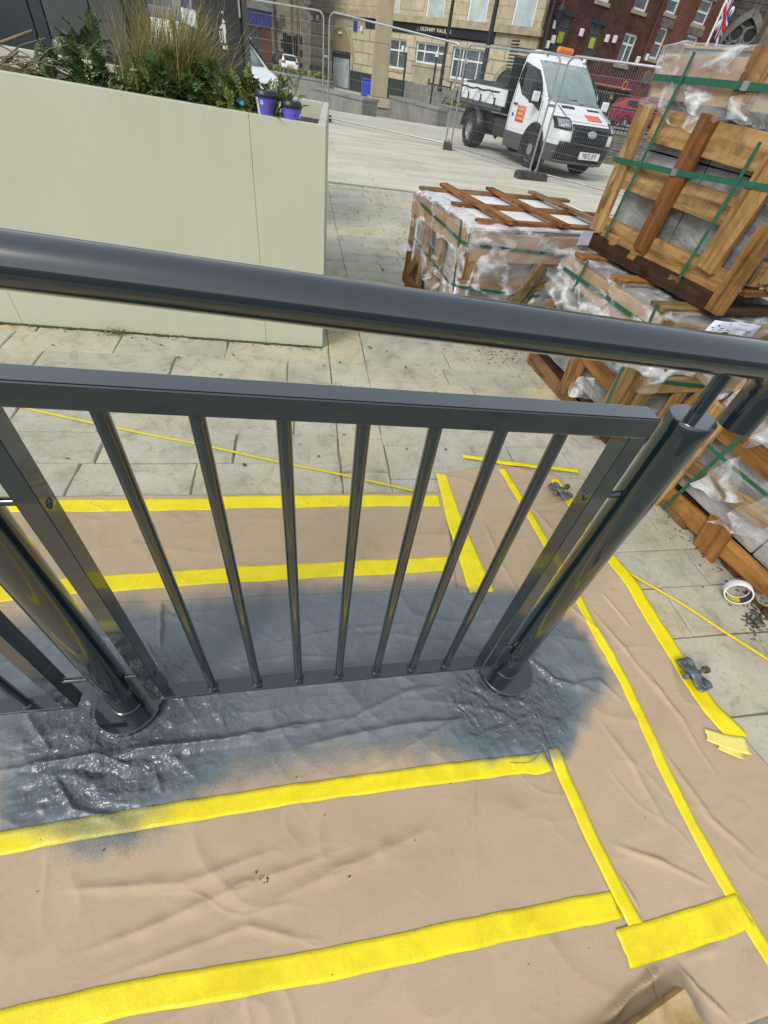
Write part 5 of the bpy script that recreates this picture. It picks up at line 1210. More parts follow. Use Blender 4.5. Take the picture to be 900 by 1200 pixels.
# ---------------------------------------------------------------- the brick building to the right of it
VPX = 1500; hor = lambda x: 600 - (RZ.x * (x - 450) + RZ.z * F) / RZ.y
dB = ray(VPX, hor(VPX)); dB.z = 0; B0 = F1.P(sR + .05, GZ, 0.05); F2 = Fac(B0, B0 + dB)
bb = thing('brick_building', 'dark red brick building with white windows and boarded windows, right of the pub', 'building', F2.P(3, GZ))
bw_ = {'A': ((659, 18), (660, 58)), 'B': ((701, 29), (689, 65))}
W_ = []
def f2w(tl, tr, bl, br):
    P = [F2.sz(*p) for p in (tl, tr, bl, br)]; return ((P[0][0] + P[2][0]) / 2, (P[1][0] + P[3][0]) / 2, (P[2][1] + P[3][1]) / 2, (P[0][1] + P[1][1]) / 2)
wA = f2w((658, 17), (671, 20), (644, 59), (661, 63)); wB = f2w((694, 27), (707, 30), (683, 64), (697, 67)); wC = f2w((733, 38), (747, 41), (722, 74), (736, 78))
wD = f2w((774, 31), (783, 33), (761, 68), (771, 71)); wG = f2w((806, 40), (818, 43), (798, 62), (811, 66)); 
wU1 = f2w((707, -34), (722, -32), (701, 1), (716, 4)); wU2 = f2w((754, -28), (770, -25), (743, 11), (757, 15)); wU3 = f2w((790, -18), (803, -16), (781, 15), (792, 18)); wU4 = f2w((823, -2), (836, 1), (812, 27), (826, 31))
s_split = F2.sz(766, 30)[0]; sE = F2.sz(840, 22)[0]
hl_ = [wA, wB, wC, wU1, wU2]; hr_ = [wD, wG, wU3, wU4]
shop = f2w((700, 103), (736, 112), (690, 150), (718, 156)); shop = (shop[0], shop[1], GZ + .3, shop[3])
wallpart(F2, bb, (0, s_split, GZ, 14), hl_ + [shop], 'brick'); wallpart(F2, bb, (s_split, sE, GZ, 14), hr_, 'brick_red')
m = MB(); m.add([F2.P(0, GZ, 0), F2.P(0, 14, 0), F2.P(0, 14, -9), F2.P(0, GZ, -9)], [(0, 1, 2, 3)]); m.add([F2.P(sE, GZ, 0), F2.P(sE, 14, 0), F2.P(sE, 14, -9), F2.P(sE, GZ, -9)], [(0, 1, 2, 3)]); m.add([F2.P(0, 14, 0), F2.P(sE, 14, 0), F2.P(sE, 14, -9), F2.P(0, 14, -9)], [(0, 1, 2, 3)]); m.build('side_wall', 'stone_dark', bb)
for w in (wA, wB):
    o = window(F2, bb, w, vs=[.5], hs_=[.72], mat='board_grey', frame='board_grey', sillmat='stone_dark', fw=.08)
    m = MB(); cx = (w[0] + w[1]) / 2 ; zc2 = w[2] + (w[3] - w[2]) * .40; F2.box(m, (cx - .22, cx + .24, zc2 - .2, zc2 + .24), -.06, -.055); m.build('yellow_notice', 'notice_yellow', o)
window(F2, bb, wC, vs=[.5], hs_=[.66], fw=.1)
for w in (wD, wG, wU3, wU4, wU1, wU2): window(F2, bb, w, hs_=[.5], fw=.1, mat='pane' if w != wU1 else 'pane_pale')
for w in (wD, wG, wU4): m = MB(); F2.box(m, (w[0] - .2, w[1] + .2, w[3] + .004, w[3] + .38), -.05, .06); m.build('lintel', 'stone_dark', bb)
for w in (wA, wB): m = MB(); F2.box(m, (w[0] - .12, w[1] + .12, w[3] + .004, w[3] + .22), -.05, .03); m.build('lintel', 'charcoal', bb)
sg = f2w((705, 88), (742, 96), (702, 101), (738, 108)); m = MB(); F2.box(m, (sg[0] - 2.0, sg[1], sg[2], sg[3]), 0, .18); so_ = m.build('shop_sign', 'maroon', bb)
m = MB(); 
rc_ = F2.P(sg[1] - (sg[1] - sg[0]) * .30, (sg[2] + sg[3]) / 2, .19); m.lathe(rc_, [(.24, 0), (.24, .01), (.17, .01), (.17, 0)], 16, F2.n); m.build('round_emblem', 'amber', so_)
m = MB(); F2.box(m, (sg[0] - .6, sg[1] - .15, sg[2] + .08, sg[2] + .14), .181, .188); m.build('sign_line', 'amber', so_)
m = MB(); F2.box(m, shop, -.3, -.25); m.build('shop_window', 'pane', bb); 
a = f2w((709, 109), (720, 112), (708, 114), (718, 117)); m = MB(); F2.box(m, a, -.1, -.05); m.build('amber_sign', 'amber', bb)
m = MB(); x = F2.sz(727, 115)[0]; F2.box(m, (x - .35, x + .35, GZ, shop[3]), -.2, -.1); m.build('shop_door', 'charcoal', bb)
for px, py in ((647, 46), (640, 52), (680, 38), (710, 45), (719, 46), (746, 70), (756, 67), (649, 29)):
    a = F2.sz(px, py); m = MB(); F2.box(m, (a[0] - .1, a[0] + .1, a[1] - .16, a[1] + .16), 0, .2); m.build('wall_light', 'lampw', bb, .03)
m = MB(); m.tube([F2.P(.25, GZ, .14), F2.P(.25, 14, .14)], .09, 10); m.build('drainpipe', 'charcoal', bb)
m = MB(); m.tube([F2.P(s_split, GZ, .12), F2.P(s_split, 14, .12)], .06, 10); m.build('drainpipe', 'brick', bb)
a = F2.sz(757, 91); m = MB(); m.lathe(F2.P(a[0], a[1], 0), [(0, .10), (.34, .10), (.34, .0)], 16, F2.n); m.build('round_window', 'stone_dark', bb)
a = F2.sz(649, 20); ln = MB(); ln.lathe(F2.P(a[0], a[1] - .45, .45), [(.08, 0), (.24, .65), (.26, .7), (.05, 1.0), (.03, 1.25), (0, 1.3)], 8, smooth=False); ln.tube([F2.P(a[0], a[1] + .5, 0), F2.P(a[0], a[1] + .5, .45)], .03, 6); ln.build('lantern', 'charcoal', bb)
# ---------------------------------------------------------------- church and parapet wall on the right
CY2 = 46.0; ch0 = atY(838, 50, CY2); F3 = Fac((ch0.x - 1.5, CY2, GZ), (ch0.x + 5, CY2 - 1.5, GZ))
church = thing('stone_church', 'sooty gothic stone church with pointed tracery windows above the parapet', 'church', F3.P(5, GZ))
a1 = F3.sz(866, 48); a2 = F3.sz(884, 14); z_s = a1[1]; hw = 1.55
arches = [(F3.sz(870, 40)[0], a2[1]), (F3.sz(915, 48)[0], a2[1])]
holes = [(s0 - hw, s0 + hw, z_s - 4, z1 - 2.2) for s0, z1 in arches]
wallpart(F3, church, (-1, 24, GZ, 22), holes, 'grit')
m = MB(); m.add([F3.P(-1, GZ), F3.P(-1, 22), F3.P(-1, 22, -12), F3.P(-1, GZ, -12)], [(0, 1, 2, 3)]); m.add([F3.P(-1, 22), F3.P(24, 22), F3.P(24, 22, -12), F3.P(-1, 22, -12)], [(0, 1, 2, 3)]); m.build('side_wall', 'stone_dark', church)
for s0, z1 in arches:
    sp_ = z1 - 2.2; m = MB(); outer = []; n = 9
    def ptd(r): return [(s0 - hw + 2 * hw * 1.0 - (2 * hw) * math.cos(k / n * 1.05) * 1.0 + 0, sp_ + 2 * hw * math.sin(k / n * 1.05) * .82 ) for k in range(n + 1)]
    Lc = [(s0 + hw - 2 * hw * math.cos(k / n * math.pi / 3), sp_ + 2 * hw * .8 * math.sin(k / n * math.pi / 3)) for k in range(n + 1)]; Rc = [(2 * s0 - x, z) for x, z in Lc]
    for C_ in (Lc, Rc):
        for (x0, z0), (x1, z1_) in zip(C_[:-1], C_[1:]): m.beam(F3.P(x0, z0, .12), F3.P(x1, z1_, .12), .42, .34, up=F3.n)
    for sg in (-1, 1): m.beam(F3.P(s0 + sg * hw, z_s - 4, .12), F3.P(s0 + sg * hw, sp_, .12), .42, .34, up=F3.n)
    m.build('arch_moulding', 'stone_trim' if False else 'concrete', church)
    g2 = MB(); g2.prism([F3.P(x, z, .02) for x, z in Lc + Rc[::-1][1:]], -F3.n * .02); F3.box(g2, (s0 - hw, s0 + hw, z_s - 4, sp_), -.1, 0.01); wo = g2.build('leaded_window', 'charcoal', church)
    m = MB()
    for f in (-.5, 0, .5): m.beam(F3.P(s0 + hw * f, z_s - 4, .07), F3.P(s0 + hw * f, sp_ + hw * (.9 if f == 0 else .4), .07), .16, .14, up=F3.n)
    for f in (-.75, -.25, .25, .75):
        q = [F3.P(s0 + hw * (f + .25 * math.cos(k / 6 * math.pi)), sp_ + .1 + .55 * math.sin(k / 6 * math.pi), .07) for k in range(7)]; m.tube(q, .07, 5)
    for f in (-.33, .33): q = [F3.P(s0 + hw * (f + .32 * math.cos(k / 8 * 6.28)), sp_ + 1.05 + .45 * math.sin(k / 8 * 6.28), .07) for k in range(9)]; m.tube(q, .07, 5)
    m.build('tracery', 'concrete', wo)
m = MB(); bx_ = (arches[0][0] + arches[1][0]) / 2; F3.box(m, (bx_ - .55, bx_ + .55, GZ, 18), 0, 1.2); m.build('buttress', 'stone_dark', church); m = MB(); F3.box(m, (-.9, .3, GZ, 20), 0, 1.0); m.build('buttress', 'stone_dark', church)
PWY = 27.0; q0 = atY(786, 52, PWY); q1 = atY(905, 56, PWY - 1.5)
F4 = Fac((q0.x, PWY, GZ), (q1.x, PWY - 1.5, GZ)); pw = thing('parapet_wall', 'high brown sandstone wall with a flat coping in front of the church', 'wall', F4.P(3, GZ))
zt4 = q0.z; L4 = (q1 - q0).length + 6
slope4 = (q1.z - q0.z)
wallpart(F4, pw, (0, L4, GZ, zt4 - .35), [], 'brick'); m = MB(); F4.box(m, (-.1, L4, zt4 - .35, zt4), -.5, .15); m.build('coping', 'stone_dark', pw)
m = MB(); F4.box(m, (0, L4, GZ, zt4 - .36), -.45, -.02); m.build('wall_core', 'stone_dark', pw)
# flag on its pole
fp0 = atY(829, 50, 30.0); fpt = atY(852, -8, 30.0)
fl = thing('flag_pole', 'white flagpole with a red, white and blue union flag', 'flagpole', (fp0.x, 30, GZ))
m = MB(); m.tube([(fp0.x, 30, GZ), (fp0.x, 30, fpt.z + 2.0)], .05, 8); m.build('pole', 'lampw', fl)
M['fred'] = flat('flag_red', (0.42, 0.02, 0.04), .7); M['fblue'] = flat('flag_blue', (0.02, 0.03, 0.16), .7); M['fwhite'] = flat('flag_white', (0.6, 0.6, 0.6), .7)
ftz = atY(852, 2, 30).z; fb = Vector((fp0.x + .05, 30, ftz - .9)); FW, FH = 1.05, 1.5
def fpt_(u, v): return fb + Vector((u * FW * .55, -.07 * math.sin(u * 6 + v * 1.2) * u, v * FH - u * .75))
def fpart(polys, mat, off): 
    m = MB()
    for (u0, v0, u1, v1, w) in polys:
        n = 8; d = Vector((u1 - u0, v1 - v0)); nn_ = Vector((-d.y, d.x)).normalized() * w / 2
        m.grid([[fpt_(min(1, max(0, u0 + d.x * i / n + nn_.x * s1)), min(1, max(0, v0 + d.y * i / n + nn_.y * s1))) + Vector((0, -off, 0)) for s1 in (-1, 1)] for i in range(n + 1)])
    m.build('flag_cloth' if mat == 'fblue' else 'flag_cross', mat, fl, fix=False, solid=.002)
fpart([(0, .5, 1, .5, 1.0)], 'fblue', 0); fpart([(0, 0, 1, 1, .2), (0, 1, 1, 0, .2)], 'fwhite', .006); fpart([(0, .5, 1, .5, .32), (.5, 0, .5, 1, .3)], 'fwhite', .012); fpart([(0, .5, 1, .5, .18), (.5, 0, .5, 1, .18)], 'fred', .018)
# ---------------------------------------------------------------- left: shop, old stone house, alley
F5 = Fac(gp(304, 85, GZ) if False else atY(300, 60, 44), atY(320, 64, 44.5)); F5.o.z = GZ
shopL = thing('brick_shop', 'small brick shop with a blue fascia, left of the stone house', 'shop', F5.P(-3, GZ))
r = (-9, F5.sz(318, 40)[0], GZ, 10); fz0 = F5.sz(310, 31)[1]; fz1 = F5.sz(310, 13)[1]; sh_ = (F5.sz(296, 45)[0] - 3, F5.sz(306, 45)[0], GZ, fz0 - .1)
wallpart(F5, shopL, r, [sh_], 'brick_red'); m = MB(); F5.box(m, (-9, r[1], fz0, fz1), 0, .25); m.build('fascia', 'blue_dk', shopL); m = MB(); F5.box(m, (-9, r[1] + .05, fz1 + .004, fz1 + .8), 0, .4); m.build('canopy', 'concrete', shopL)
m = MB(); F5.box(m, sh_, -.14, -.1); m.build('shutter', 'board_grey', shopL)
F6 = Fac(atY(317, 64, 45), atY(345, 66, 46)); F6.o.z = GZ
sh6 = thing('stone_house', 'old weathered stone house with a dark gate, left of the pub across an alley', 'house', F6.P(1, GZ)); s6 = F6.sz(353, 50)[0]
gt = F6.rect((336, 41), (347, 66)); gt = (gt[0], gt[1], GZ, gt[3])
wallpart(F6, sh6, (0, s6, GZ, 12), [gt], 'ashlar_fine'); m = MB(); F6.box(m, gt, -.15, -.1); m.build('gate', 'iron', sh6)
m = MB()
for k in range(7): z = GZ + (gt[3] - GZ) * k / 7; F6.box(m, (gt[0] - (.5 if k % 2 else .3), gt[0], z, z + .42), 0, .06); F6.box(m, (gt[1], gt[1] + (.3 if k % 2 else .5), z, z + .42), 0, .06)
m.build('quoins', 'iron', sh6)
m = MB(); m.add([F6.P(s6, GZ), F6.P(s6, 12), F6.P(s6, 12, -9), F6.P(s6, GZ, -9)], [(0, 1, 2, 3)]); m.build('side_wall', 'stone_dark', sh6)
for px in (323, 342, 349): a = F6.sz(px, 40)[0]; m = MB(); m.tube([F6.P(a, GZ + 1, .1), F6.P(a, 12, .1)], .08, 8); m.build('drainpipe', 'stone_dark', sh6)
for (px, py) in ((327, 32), (331, 24)): a = F6.sz(px, py); m = MB(); F6.box(m, (a[0] - .15, a[0] + .15, a[1] - .25, a[1] + .25), 0, .12); m.build('wall_box', 'stone_dark', sh6)
m = MB(); m.box2((F6.P(s6, 0).x - 6, 70, GZ), (F6.P(s6, 0).x + 14, 71, 9)); tag(m.build('alley_wall', 'stone_dark'), 'dark wall closing the alley between stone house and pub', 'wall')
# ---------------------------------------------------------------- memorial column, low walls, street furniture
cb = gp(442, 130, -0.2); col = thing('stone_column', 'tall square sandstone column on a stepped base in front of the pub', 'column', (cb.x, cb.y, -0.3))
sc_ = (atY(451, 120, cb.y).x - atY(434, 118, cb.y).x); 
M['column'] = surf('column_stone', (0.30, 0.245, 0.155), (0.40, 0.33, 0.215), 1.4, 0.85, 0.3, 16, 'World', stretch=(1, 1, .5))
m = MB(); b_, t_ = sc_ * .5, sc_ * .46; z0, z1 = .35, 9.0
def frus(m, x, y, z0, z1, a, b): m.add([(x - a, y - a, z0), (x + a, y - a, z0), (x + a, y + a, z0), (x - a, y + a, z0), (x - b, y - b, z1), (x + b, y - b, z1), (x + b, y + b, z1), (x - b, y + b, z1)], [(3, 2, 1, 0), (4, 5, 6, 7), (0, 1, 5, 4), (1, 2, 6, 5), (2, 3, 7, 6), (3, 0, 4, 7)])
for k in range(5): frus(m, cb.x, cb.y, .30 + k * 1.7, .30 + (k + 1) * 1.7 - .015, b_ - k * .012, b_ - (k + 1) * .012)
m.build('shaft', 'column', col); m = MB(); frus(m, cb.x, cb.y, -.05, .28, b_ * 1.5, b_ * 1.35); m.build('plinth', 'column', col, .03); m = MB(); m.box((cb.x + .5, cb.y, -.27), (b_ * 5.5, b_ * 3.6, .36)); m.build('step', 'concrete', col)
def lowwall(px0, px1, h, th, label, base=-0.2, mat='concrete', plants=False):
    a = gp(*px0, base); b = gp(*px1, base); d = (b - a).normalized(); n_ = Vector((-d.y, d.x, 0)); 
    if n_.y < 0: n_ = -n_
    t = thing('low_wall', label, 'wall', a); m = MB(); m.prism([a - Vector((0, 0, .5)), b - Vector((0, 0, .5)), b - Vector((0, 0, .5)) + n_ * th, a - Vector((0, 0, .5)) + n_ * th], (0, 0, h + .42)); m.build('wall', mat, t)
    m = MB(); o_ = Vector((0, 0, h - .078)); m.prism([a + o_ - d * .05 - n_ * .05, b + o_ + d * .05 - n_ * .05, b + o_ + d * .05 + n_ * (th + .05), a + o_ - d * .05 + n_ * (th + .05)], (0, 0, .09)); m.build('coping', mat, t, .015)
    if plants:
        m = MB(); r_ = random.Random(len(label))
        for k in range(260):
            p = a.lerp(b, r_.random()) + n_ * r_.uniform(.1, th) + Vector((0, 0, h + r_.uniform(-.02, .2))); u = Vector((r_.gauss(0, 1), r_.gauss(0, 1), r_.gauss(0, 1))).normalized() * .12; v = u.orthogonal().normalized() * .05; m.add([p - u, p - v, p + u, p + v], [(0, 1, 2, 3)])
        m.build('plants', 'leaf_yellow', t, fix=False)['kind'] = 'stuff'
    return t
lowwall((318, 104), (385, 116), .62, .8, 'long grey low wall with a strip of plants, in front of the parked white hatchback', -0.1, plants=True)
lowwall((366, 117), (424, 132), .42, .8, 'short grey concrete planter left of the stone column', -0.05)
lowwall((456, 130), (511, 146), .5, .5, 'grey concrete low wall right of the stone column', -.05)
lowwall((513, 139), (560, 150), .5, .7, 'grey low wall with plants behind the truck bed', -.05, plants=True)
lb_ = gp(429, 116, -.3); t = thing('blue_bin', 'bright blue bin standing left of the column by the pub', 'bin', lb_); zt5 = atY(432, 95, lb_.y).z; w5 = .5
m = MB(); m.box2((lb_.x - .3, lb_.y, -.3), (lb_.x + .3, lb_.y + .5, zt5)); m.build('bin_body', 'blue', t, .06); m = MB(); m.box2((lb_.x - .33, lb_.y - .03, zt5 + .003), (lb_.x + .33, lb_.y + .53, zt5 + .09)); m.build('lid', 'blue', t, .03)
def lamppost(pa, pb, Y, label, r0=.09):
    a = atY(*pa, Y); t = thing('lamp_post', label, 'lamp post', (a.x, Y, GZ), 0, 'dark lamp posts in front of the pub')
    m = MB(); m.tube([(a.x, Y, GZ), (a.x, Y, GZ + 1.2)], r0 * 1.5, 12); m.tube([(a.x, Y, GZ + 1.2), (a.x, Y, 9.5)], [r0, r0 * .75], 12); m.build('pole', 'iron', t)
    m = MB(); m.box((a.x, Y - .6, 9.45), (.3, 1.4, .14)); m.build('lamp_head', 'iron', t, .03)
    m = MB(); m.lathe((a.x, Y, GZ + 1.2), [(r0 * 1.6, -.05), (r0 * 1.6, .05), (r0, .12)], 12); m.build('collar', 'iron', t)
lamppost((516, 100), 0, 33, 'slim dark lamp post crossing the pub fascia by its last letter'); lamppost((565, 90), 0, 31, 'thicker dark lamp post beside the right end of the pub fascia', .12)
def signpost(top, bot, Y, label, cap=True):
    a = atY(*bot, Y); b = atY(*top, Y); t = thing('slim_post', label, 'post', (a.x, Y, -.3)); m = MB(); m.tube([(a.x, Y, -.3), (a.x, Y, b.z)], .05, 8); m.build('pole', 'iron', t); m = MB(); m.lathe((a.x, Y, b.z), [(.09, -.1), (.09, .04), (0, .1)], 10); m.build('cap', 'lampw', t)
signpost((476, 58), (471, 112), 30, 'thin dark post with pale cap left of the window'); signpost((511, 63), (504, 122), 29, 'thin dark post with pale cap between the pub windows'); signpost((547, 71), (541, 100), 30, 'thin post with pale cap in front of the right pub window')
ga = gp(499, 122, -.2); gb_ = gp(524, 128, -.2); t = thing('guard_rail', 'short black iron guard rail in front of the pub', 'railing', ga)
m = MB(); m.tube([ga + Vector((0, 0, 1.0)), gb_ + Vector((0, 0, 1.0))], .035, 8); m.tube([ga + Vector((0, 0, .15)), gb_ + Vector((0, 0, .15))], .03, 8); m.build('rail', 'iron', t)
for k in range(8): p = ga.lerp(gb_, k / 7); m = MB(); m.tube([p, p + Vector((0, 0, 1.0 + (.25 if k in (0, 7) else 0)))], .03 if k not in (0, 7) else .05, 6); m.build('bar', 'iron', t)
# steps with a low fence by the red car
s0_ = gp(712, 192, 0); st = thing('stone_steps', 'flight of dark stone steps between the truck and the red car', 'steps', s0_)
for k in range(4): m = MB(); m.box2((s0_.x - 2.5, s0_.y + k * .5, -.2), (s0_.x + 6, s0_.y + .5 + k * .5 - .004, .17 * (k + 1) - .01)); m.build('step', 'stone_dark', st); m = MB(); m.box2((s0_.x - 2.5, s0_.y + k * .5 - .02, .17 * (k + 1) - .007), (s0_.x + 6, s0_.y + k * .5 + .06, .17 * (k + 1) + .01)); m.build('nosing', 'concrete', st)
m = MB(); m.box2((s0_.x - 2.5, s0_.y + 2.0, -.5), (s0_.x + 40, s0_.y + 30, .66)); tag(m.build('raised_terrace', 'concrete'), kind='structure')
fy0 = s0_.y + 2.3; t = thing('iron_fence', 'low dark iron fence along the top of the steps in front of the red car', 'fence', (s0_.x, fy0, .66))
m = MB(); m.tube([(s0_.x - 3, fy0, 1.3), (s0_.x + 6, fy0, 1.3)], .025, 6); m.tube([(s0_.x - 3, fy0, .76), (s0_.x + 6, fy0, .76)], .025, 6); m.build('rail', 'iron', t)
for k in range(60): m = MB() if k == 0 else m; m.tube([(s0_.x - 3 + k * .15, fy0, .66), (s0_.x - 3 + k * .15, fy0, 1.34)], .012, 5)
m2 = m; bars = m2
bars.build('bars', 'iron', t)['kind'] = 'stuff'
# ================================================================ vehicles
M['white_paint'] = surf('white_vehicle_paint', (0.70, 0.72, 0.72), (0.76, 0.78, 0.78), 2, 0.28, 0.0, coat=0.6); M['clad'] = flat('grey_cladding', (0.075, 0.078, 0.080), 0.55); M['black_pl'] = flat('black_plastic', (0.014, 0.015, 0.016), 0.45); M['glass_dk'] = flat('dark_glass', (0.012, 0.014, 0.015), 0.06); M['glass_ws'] = surf('windscreen', (0.16, 0.21, 0.21), (0.30, 0.36, 0.35), 1.2, 0.08, 0); M['tyre'] = flat('tyre', (0.020, 0.020, 0.021), 0.85); M['rim'] = flat('wheel_rim', (0.34, 0.34, 0.33), 0.4, 0.5); M['lens'] = flat('lamp_lens', (0.30, 0.33, 0.34), 0.1, 0.2); M['plate'] = flat('white_plate', (0.74, 0.74, 0.73), 0.4); M['plate_y'] = flat('yellow_plate', (0.62, 0.5, 0.06), 0.4); M['beacon'] = flat('amber_beacon', (0.60, 0.16, 0.02), 0.3); M['redpaint'] = flat('red_vehicle_paint', (0.26, 0.015, 0.035), 0.3, coat=.6); M['tail'] = flat('tail_lamp', (0.25, 0.01, 0.015), 0.25); M['net'] = surf('black_net', (0.02, 0.022, 0.022), (0.05, 0.052, 0.05), 14, 0.9, 0.6, 60); M['orange_vinyl'] = flat('orange_sticker', (0.80, 0.13, 0.03), 0.45); M['silver'] = flat('silver_badge', (0.45, 0.46, 0.5), 0.25, 0.8)  # glass_ws: pale reflection mottled into the opaque windscreen colour
def interp(tab, z):
    if z <= tab[0][0]: return tab[0][1]
    for (a, b), (c, d) in zip(tab[:-1], tab[1:]):
        if z <= c: return b + (d - b) * (z - a) / (c - a)
    return tab[-1][1]
class Body:
    """vehicle body lofted upwards: plan outline with rounded corners at every height"""
    def __init__(s, root, front, back, half, rf=.3, rb=.1): s.r = root; s.W = wof(root); s.f, s.b, s.h, s.rf, s.rb = front, back, half, rf, rb
    def fx(s, y, z):
        w = interp(s.h, z); r = s.rf; x = interp(s.f, z); d = abs(y) - (w - r)
        return x if d <= 0 else x - (r - math.sqrt(max(0, r * r - d * d)))
    def w(s, x, y, z): return s.W @ Vector((x, y, z))
    def shell(s, zs, name, mat, bevel=0):
        m = MB(); rows = []; k = 6
        for z in zs:
            w = interp(s.h, z); xf = interp(s.f, z); xb = interp(s.b, z); rf = min(s.rf, w * .9, (xf - xb) * .45); rb = min(s.rb, w * .9, (xf - xb) * .45); L = []
            for i in range(k + 1): a = math.pi / 2 * i / k; L.append((xf - rf + rf * math.cos(a), w - rf + rf * math.sin(a)))
            for i in range(4): L.append((xf - rf + (xb + rb - xf + rf) * (i + 1) / 5, w))
            for i in range(k + 1): a = math.pi / 2 + math.pi / 2 * i / k; L.append((xb + rb + rb * math.cos(a), w - rb + rb * math.sin(a)))
            L = L + [(x, -y) for x, y in L[::-1]]
            rows.append([s.w(x, y, z) for x, y in L])
        n = len(rows[0]); vs = [p for r in rows for p in r]
        m.add(vs, [(i * n + j, i * n + (j + 1) % n, (i + 1) * n + (j + 1) % n, (i + 1) * n + j) for i in range(len(rows) - 1) for j in range(n)], True)
        m.add(rows[-1], [tuple(range(n))], True); m.add(rows[0], [tuple(range(n))[::-1]])
        return m.build(name, mat, s.r)
    def front(s, name, mat, y0, y1, z0, z1, off=.012, n=10, m_=5, parent=None, skew=None):
        rows = []
        for j in range(m_ + 1):
            z = z0 + (z1 - z0) * j / m_; yy0, yy1 = (y0, y1) if skew is None else (y0 * (1 + skew * j / m_), y1 * (1 + skew * j / m_))
            rows.append([s.w(s.fx(yy0 + (yy1 - yy0) * i / n, z) + off, yy0 + (yy1 - yy0) * i / n, z) for i in range(n + 1)])
        m = MB(); m.grid(rows); return m.build(name, mat, parent or s.r, fix=False, solid=.01)
    def side(s, name, mat, poly, sg=-1, off=.008, parent=None):
        """polygon of (x, z) laid on the side; fan of strips so that it follows the tumblehome"""
        zs = sorted({z for x, z in poly}); n = 7; zz = [zs[0] + (zs[-1] - zs[0]) * i / n for i in range(n + 1)]; m = MB(); rows = []
        for z in zz:
            z_ = min(max(z, zs[0] + 1e-4), zs[-1] - 1e-4); X = []
            for (x0, z0), (x1, z1) in zip(poly, poly[1:] + poly[:1]):
                if (z0 - z_) * (z1 - z_) < 0: X.append(x0 + (x1 - x0) * (z_ - z0) / (z1 - z0))
            if len(X) < 2: continue
            rows.append([s.w(min(X) + (max(X) - min(X)) * i / 4, sg * (interp(s.h, z) + off), z) for i in range(5)])
        m.grid(rows); return m.build(name, mat, parent or s.r, fix=False, solid=.008)
def wheel(root, x, y, r, w, sg):
    W = wof(root); c = W @ Vector((x, y, r)); ax = W.to_3x3() @ Vector((0, sg, 0)); m = MB()
    m.lathe(c, [(r * .62, -w / 2), (r * .93, -w / 2), (r, -w * .36), (r, w * .36), (r * .93, w / 2), (r * .62, w / 2)], 32, ax); wh = m.build('wheel', 'tyre', root)
    m = MB(); m.lathe(c, [(r * .63, w * .42), (r * .60, w * .30), (r * .52, w * .22), (r * .30, w * .30), (r * .28, w * .46), (0, w * .48)], 24, ax); m.build('rim', 'rim', wh)
    m = MB(); u = ax.orthogonal().normalized(); v = ax.cross(u)
    for k in range(8): a = k * math.pi / 4; p = c + (u * math.cos(a) + v * math.sin(a)) * r * .43 + ax * w * .27; m.lathe(p, [(r * .055, 0), (r * .055, .012), (0, .012)], 8, ax)
    m.build('hub_holes', 'black_pl', wh)
    return wh
# --- the tipper truck
TR = gp(617, 198); TB = gp(551, 171.5); TL_ = gp(680, 212); hd_ = (TR - TB); TSC = TR.length / gp(619, 207).length; WB = hd_.length / TSC; yaw = math.atan2(hd_.y, hd_.x); lf = Vector((-math.sin(yaw), math.cos(yaw), 0))
TW_ = max(1.4, (TL_ - TR).dot(lf) / TSC); TRK = TW_ + .10; org = TR + lf * TSC * (TRK / 2 - .04)
truck = thing('tipper_truck', 'white tipper truck with black grille and orange beacon, parked behind the mesh fence', 'truck', (org.x, org.y, 0), yaw)
KH = 0.865; hw_ = TRK / 2 + .02; k_ = hw_ / .98
FT = [(z * KH, x) for z, x in ((.30, .84), (.5, .90), (.78, .93), (.98, .90), (1.07, .82), (1.16, .66), (1.25, .44), (1.33, .24), (1.40, .12), (1.65, -.14), (1.9, -.42), (2.06, -.62), (2.16, -.82), (2.215, -1.02))]
BT = [(.3 * KH, -1.32), (1.2 * KH, -1.32), (2.0 * KH, -1.26), (2.215 * KH, -1.2)]
HT = [(z * KH, w * k_) for z, w in ((.30, .93), (.5, .975), (.8, .98), (1.1, .975), (1.35, .955), (1.6, .935), (1.9, .90), (2.08, .86), (2.17, .79), (2.215, .66))]
B = Body(truck, FT, BT, HT, .30, .06)
B.shell([z * KH for z in (.50, .62, .78, .9, 1.02, 1.08, 1.12, 1.17, 1.22, 1.28, 1.34, 1.42, 1.55, 1.65, 1.78, 1.9, 2.0, 2.08, 2.13, 2.17, 2.2, 2.215)], 'cab', 'white_paint')
HT2 = [(z, w + .012) for z, w in HT]; FT2 = [(z, x + .02) for z, x in FT]
B2 = Body(truck, FT2, BT, HT2, .30, .06); B2.shell([z * KH for z in (.30, .34, .5, .58, .64)], 'lower_cladding', 'clad')
B2.front('bumper', 'black_pl', -hw_ * .9, hw_ * .9, .33 * KH, .72 * KH, .02, 14); B.front('bumper_lip', 'clad', -hw_ * .9, hw_ * .9, .30 * KH, .36 * KH, .06, 14, 2)
gl = B.front('grille', 'black_pl', -.58 * k_, .58 * k_, .58 * KH, 1.05 * KH, .03, 10, 6, None, .06)
for z in (.66, .74, .82, .90, .98): B.front('grille_slat', 'black_pl', -.53 * k_, .53 * k_, z * KH, (z + .035) * KH, .055, 8, 1, gl)
m = MB(); bc = B.w(B.fx(0, .89 * KH) + .075, 0, .905 * KH); ux = truck.matrix_world; fwdv = B.W.to_3x3() @ Vector((1, 0, 0.25)); 
ov = []
m.lathe(bc, [(0, .012), (.05, .01), (.062, 0)], 20, fwdv); bo = m.build('badge', 'silver', gl)
for v in bo.data.vertices:                     # flatten the round badge into an oval
    p = v.co - B.W.inverted() @ bc; p.y *= 1.9; v.co = (B.W.inverted() @ bc) + p
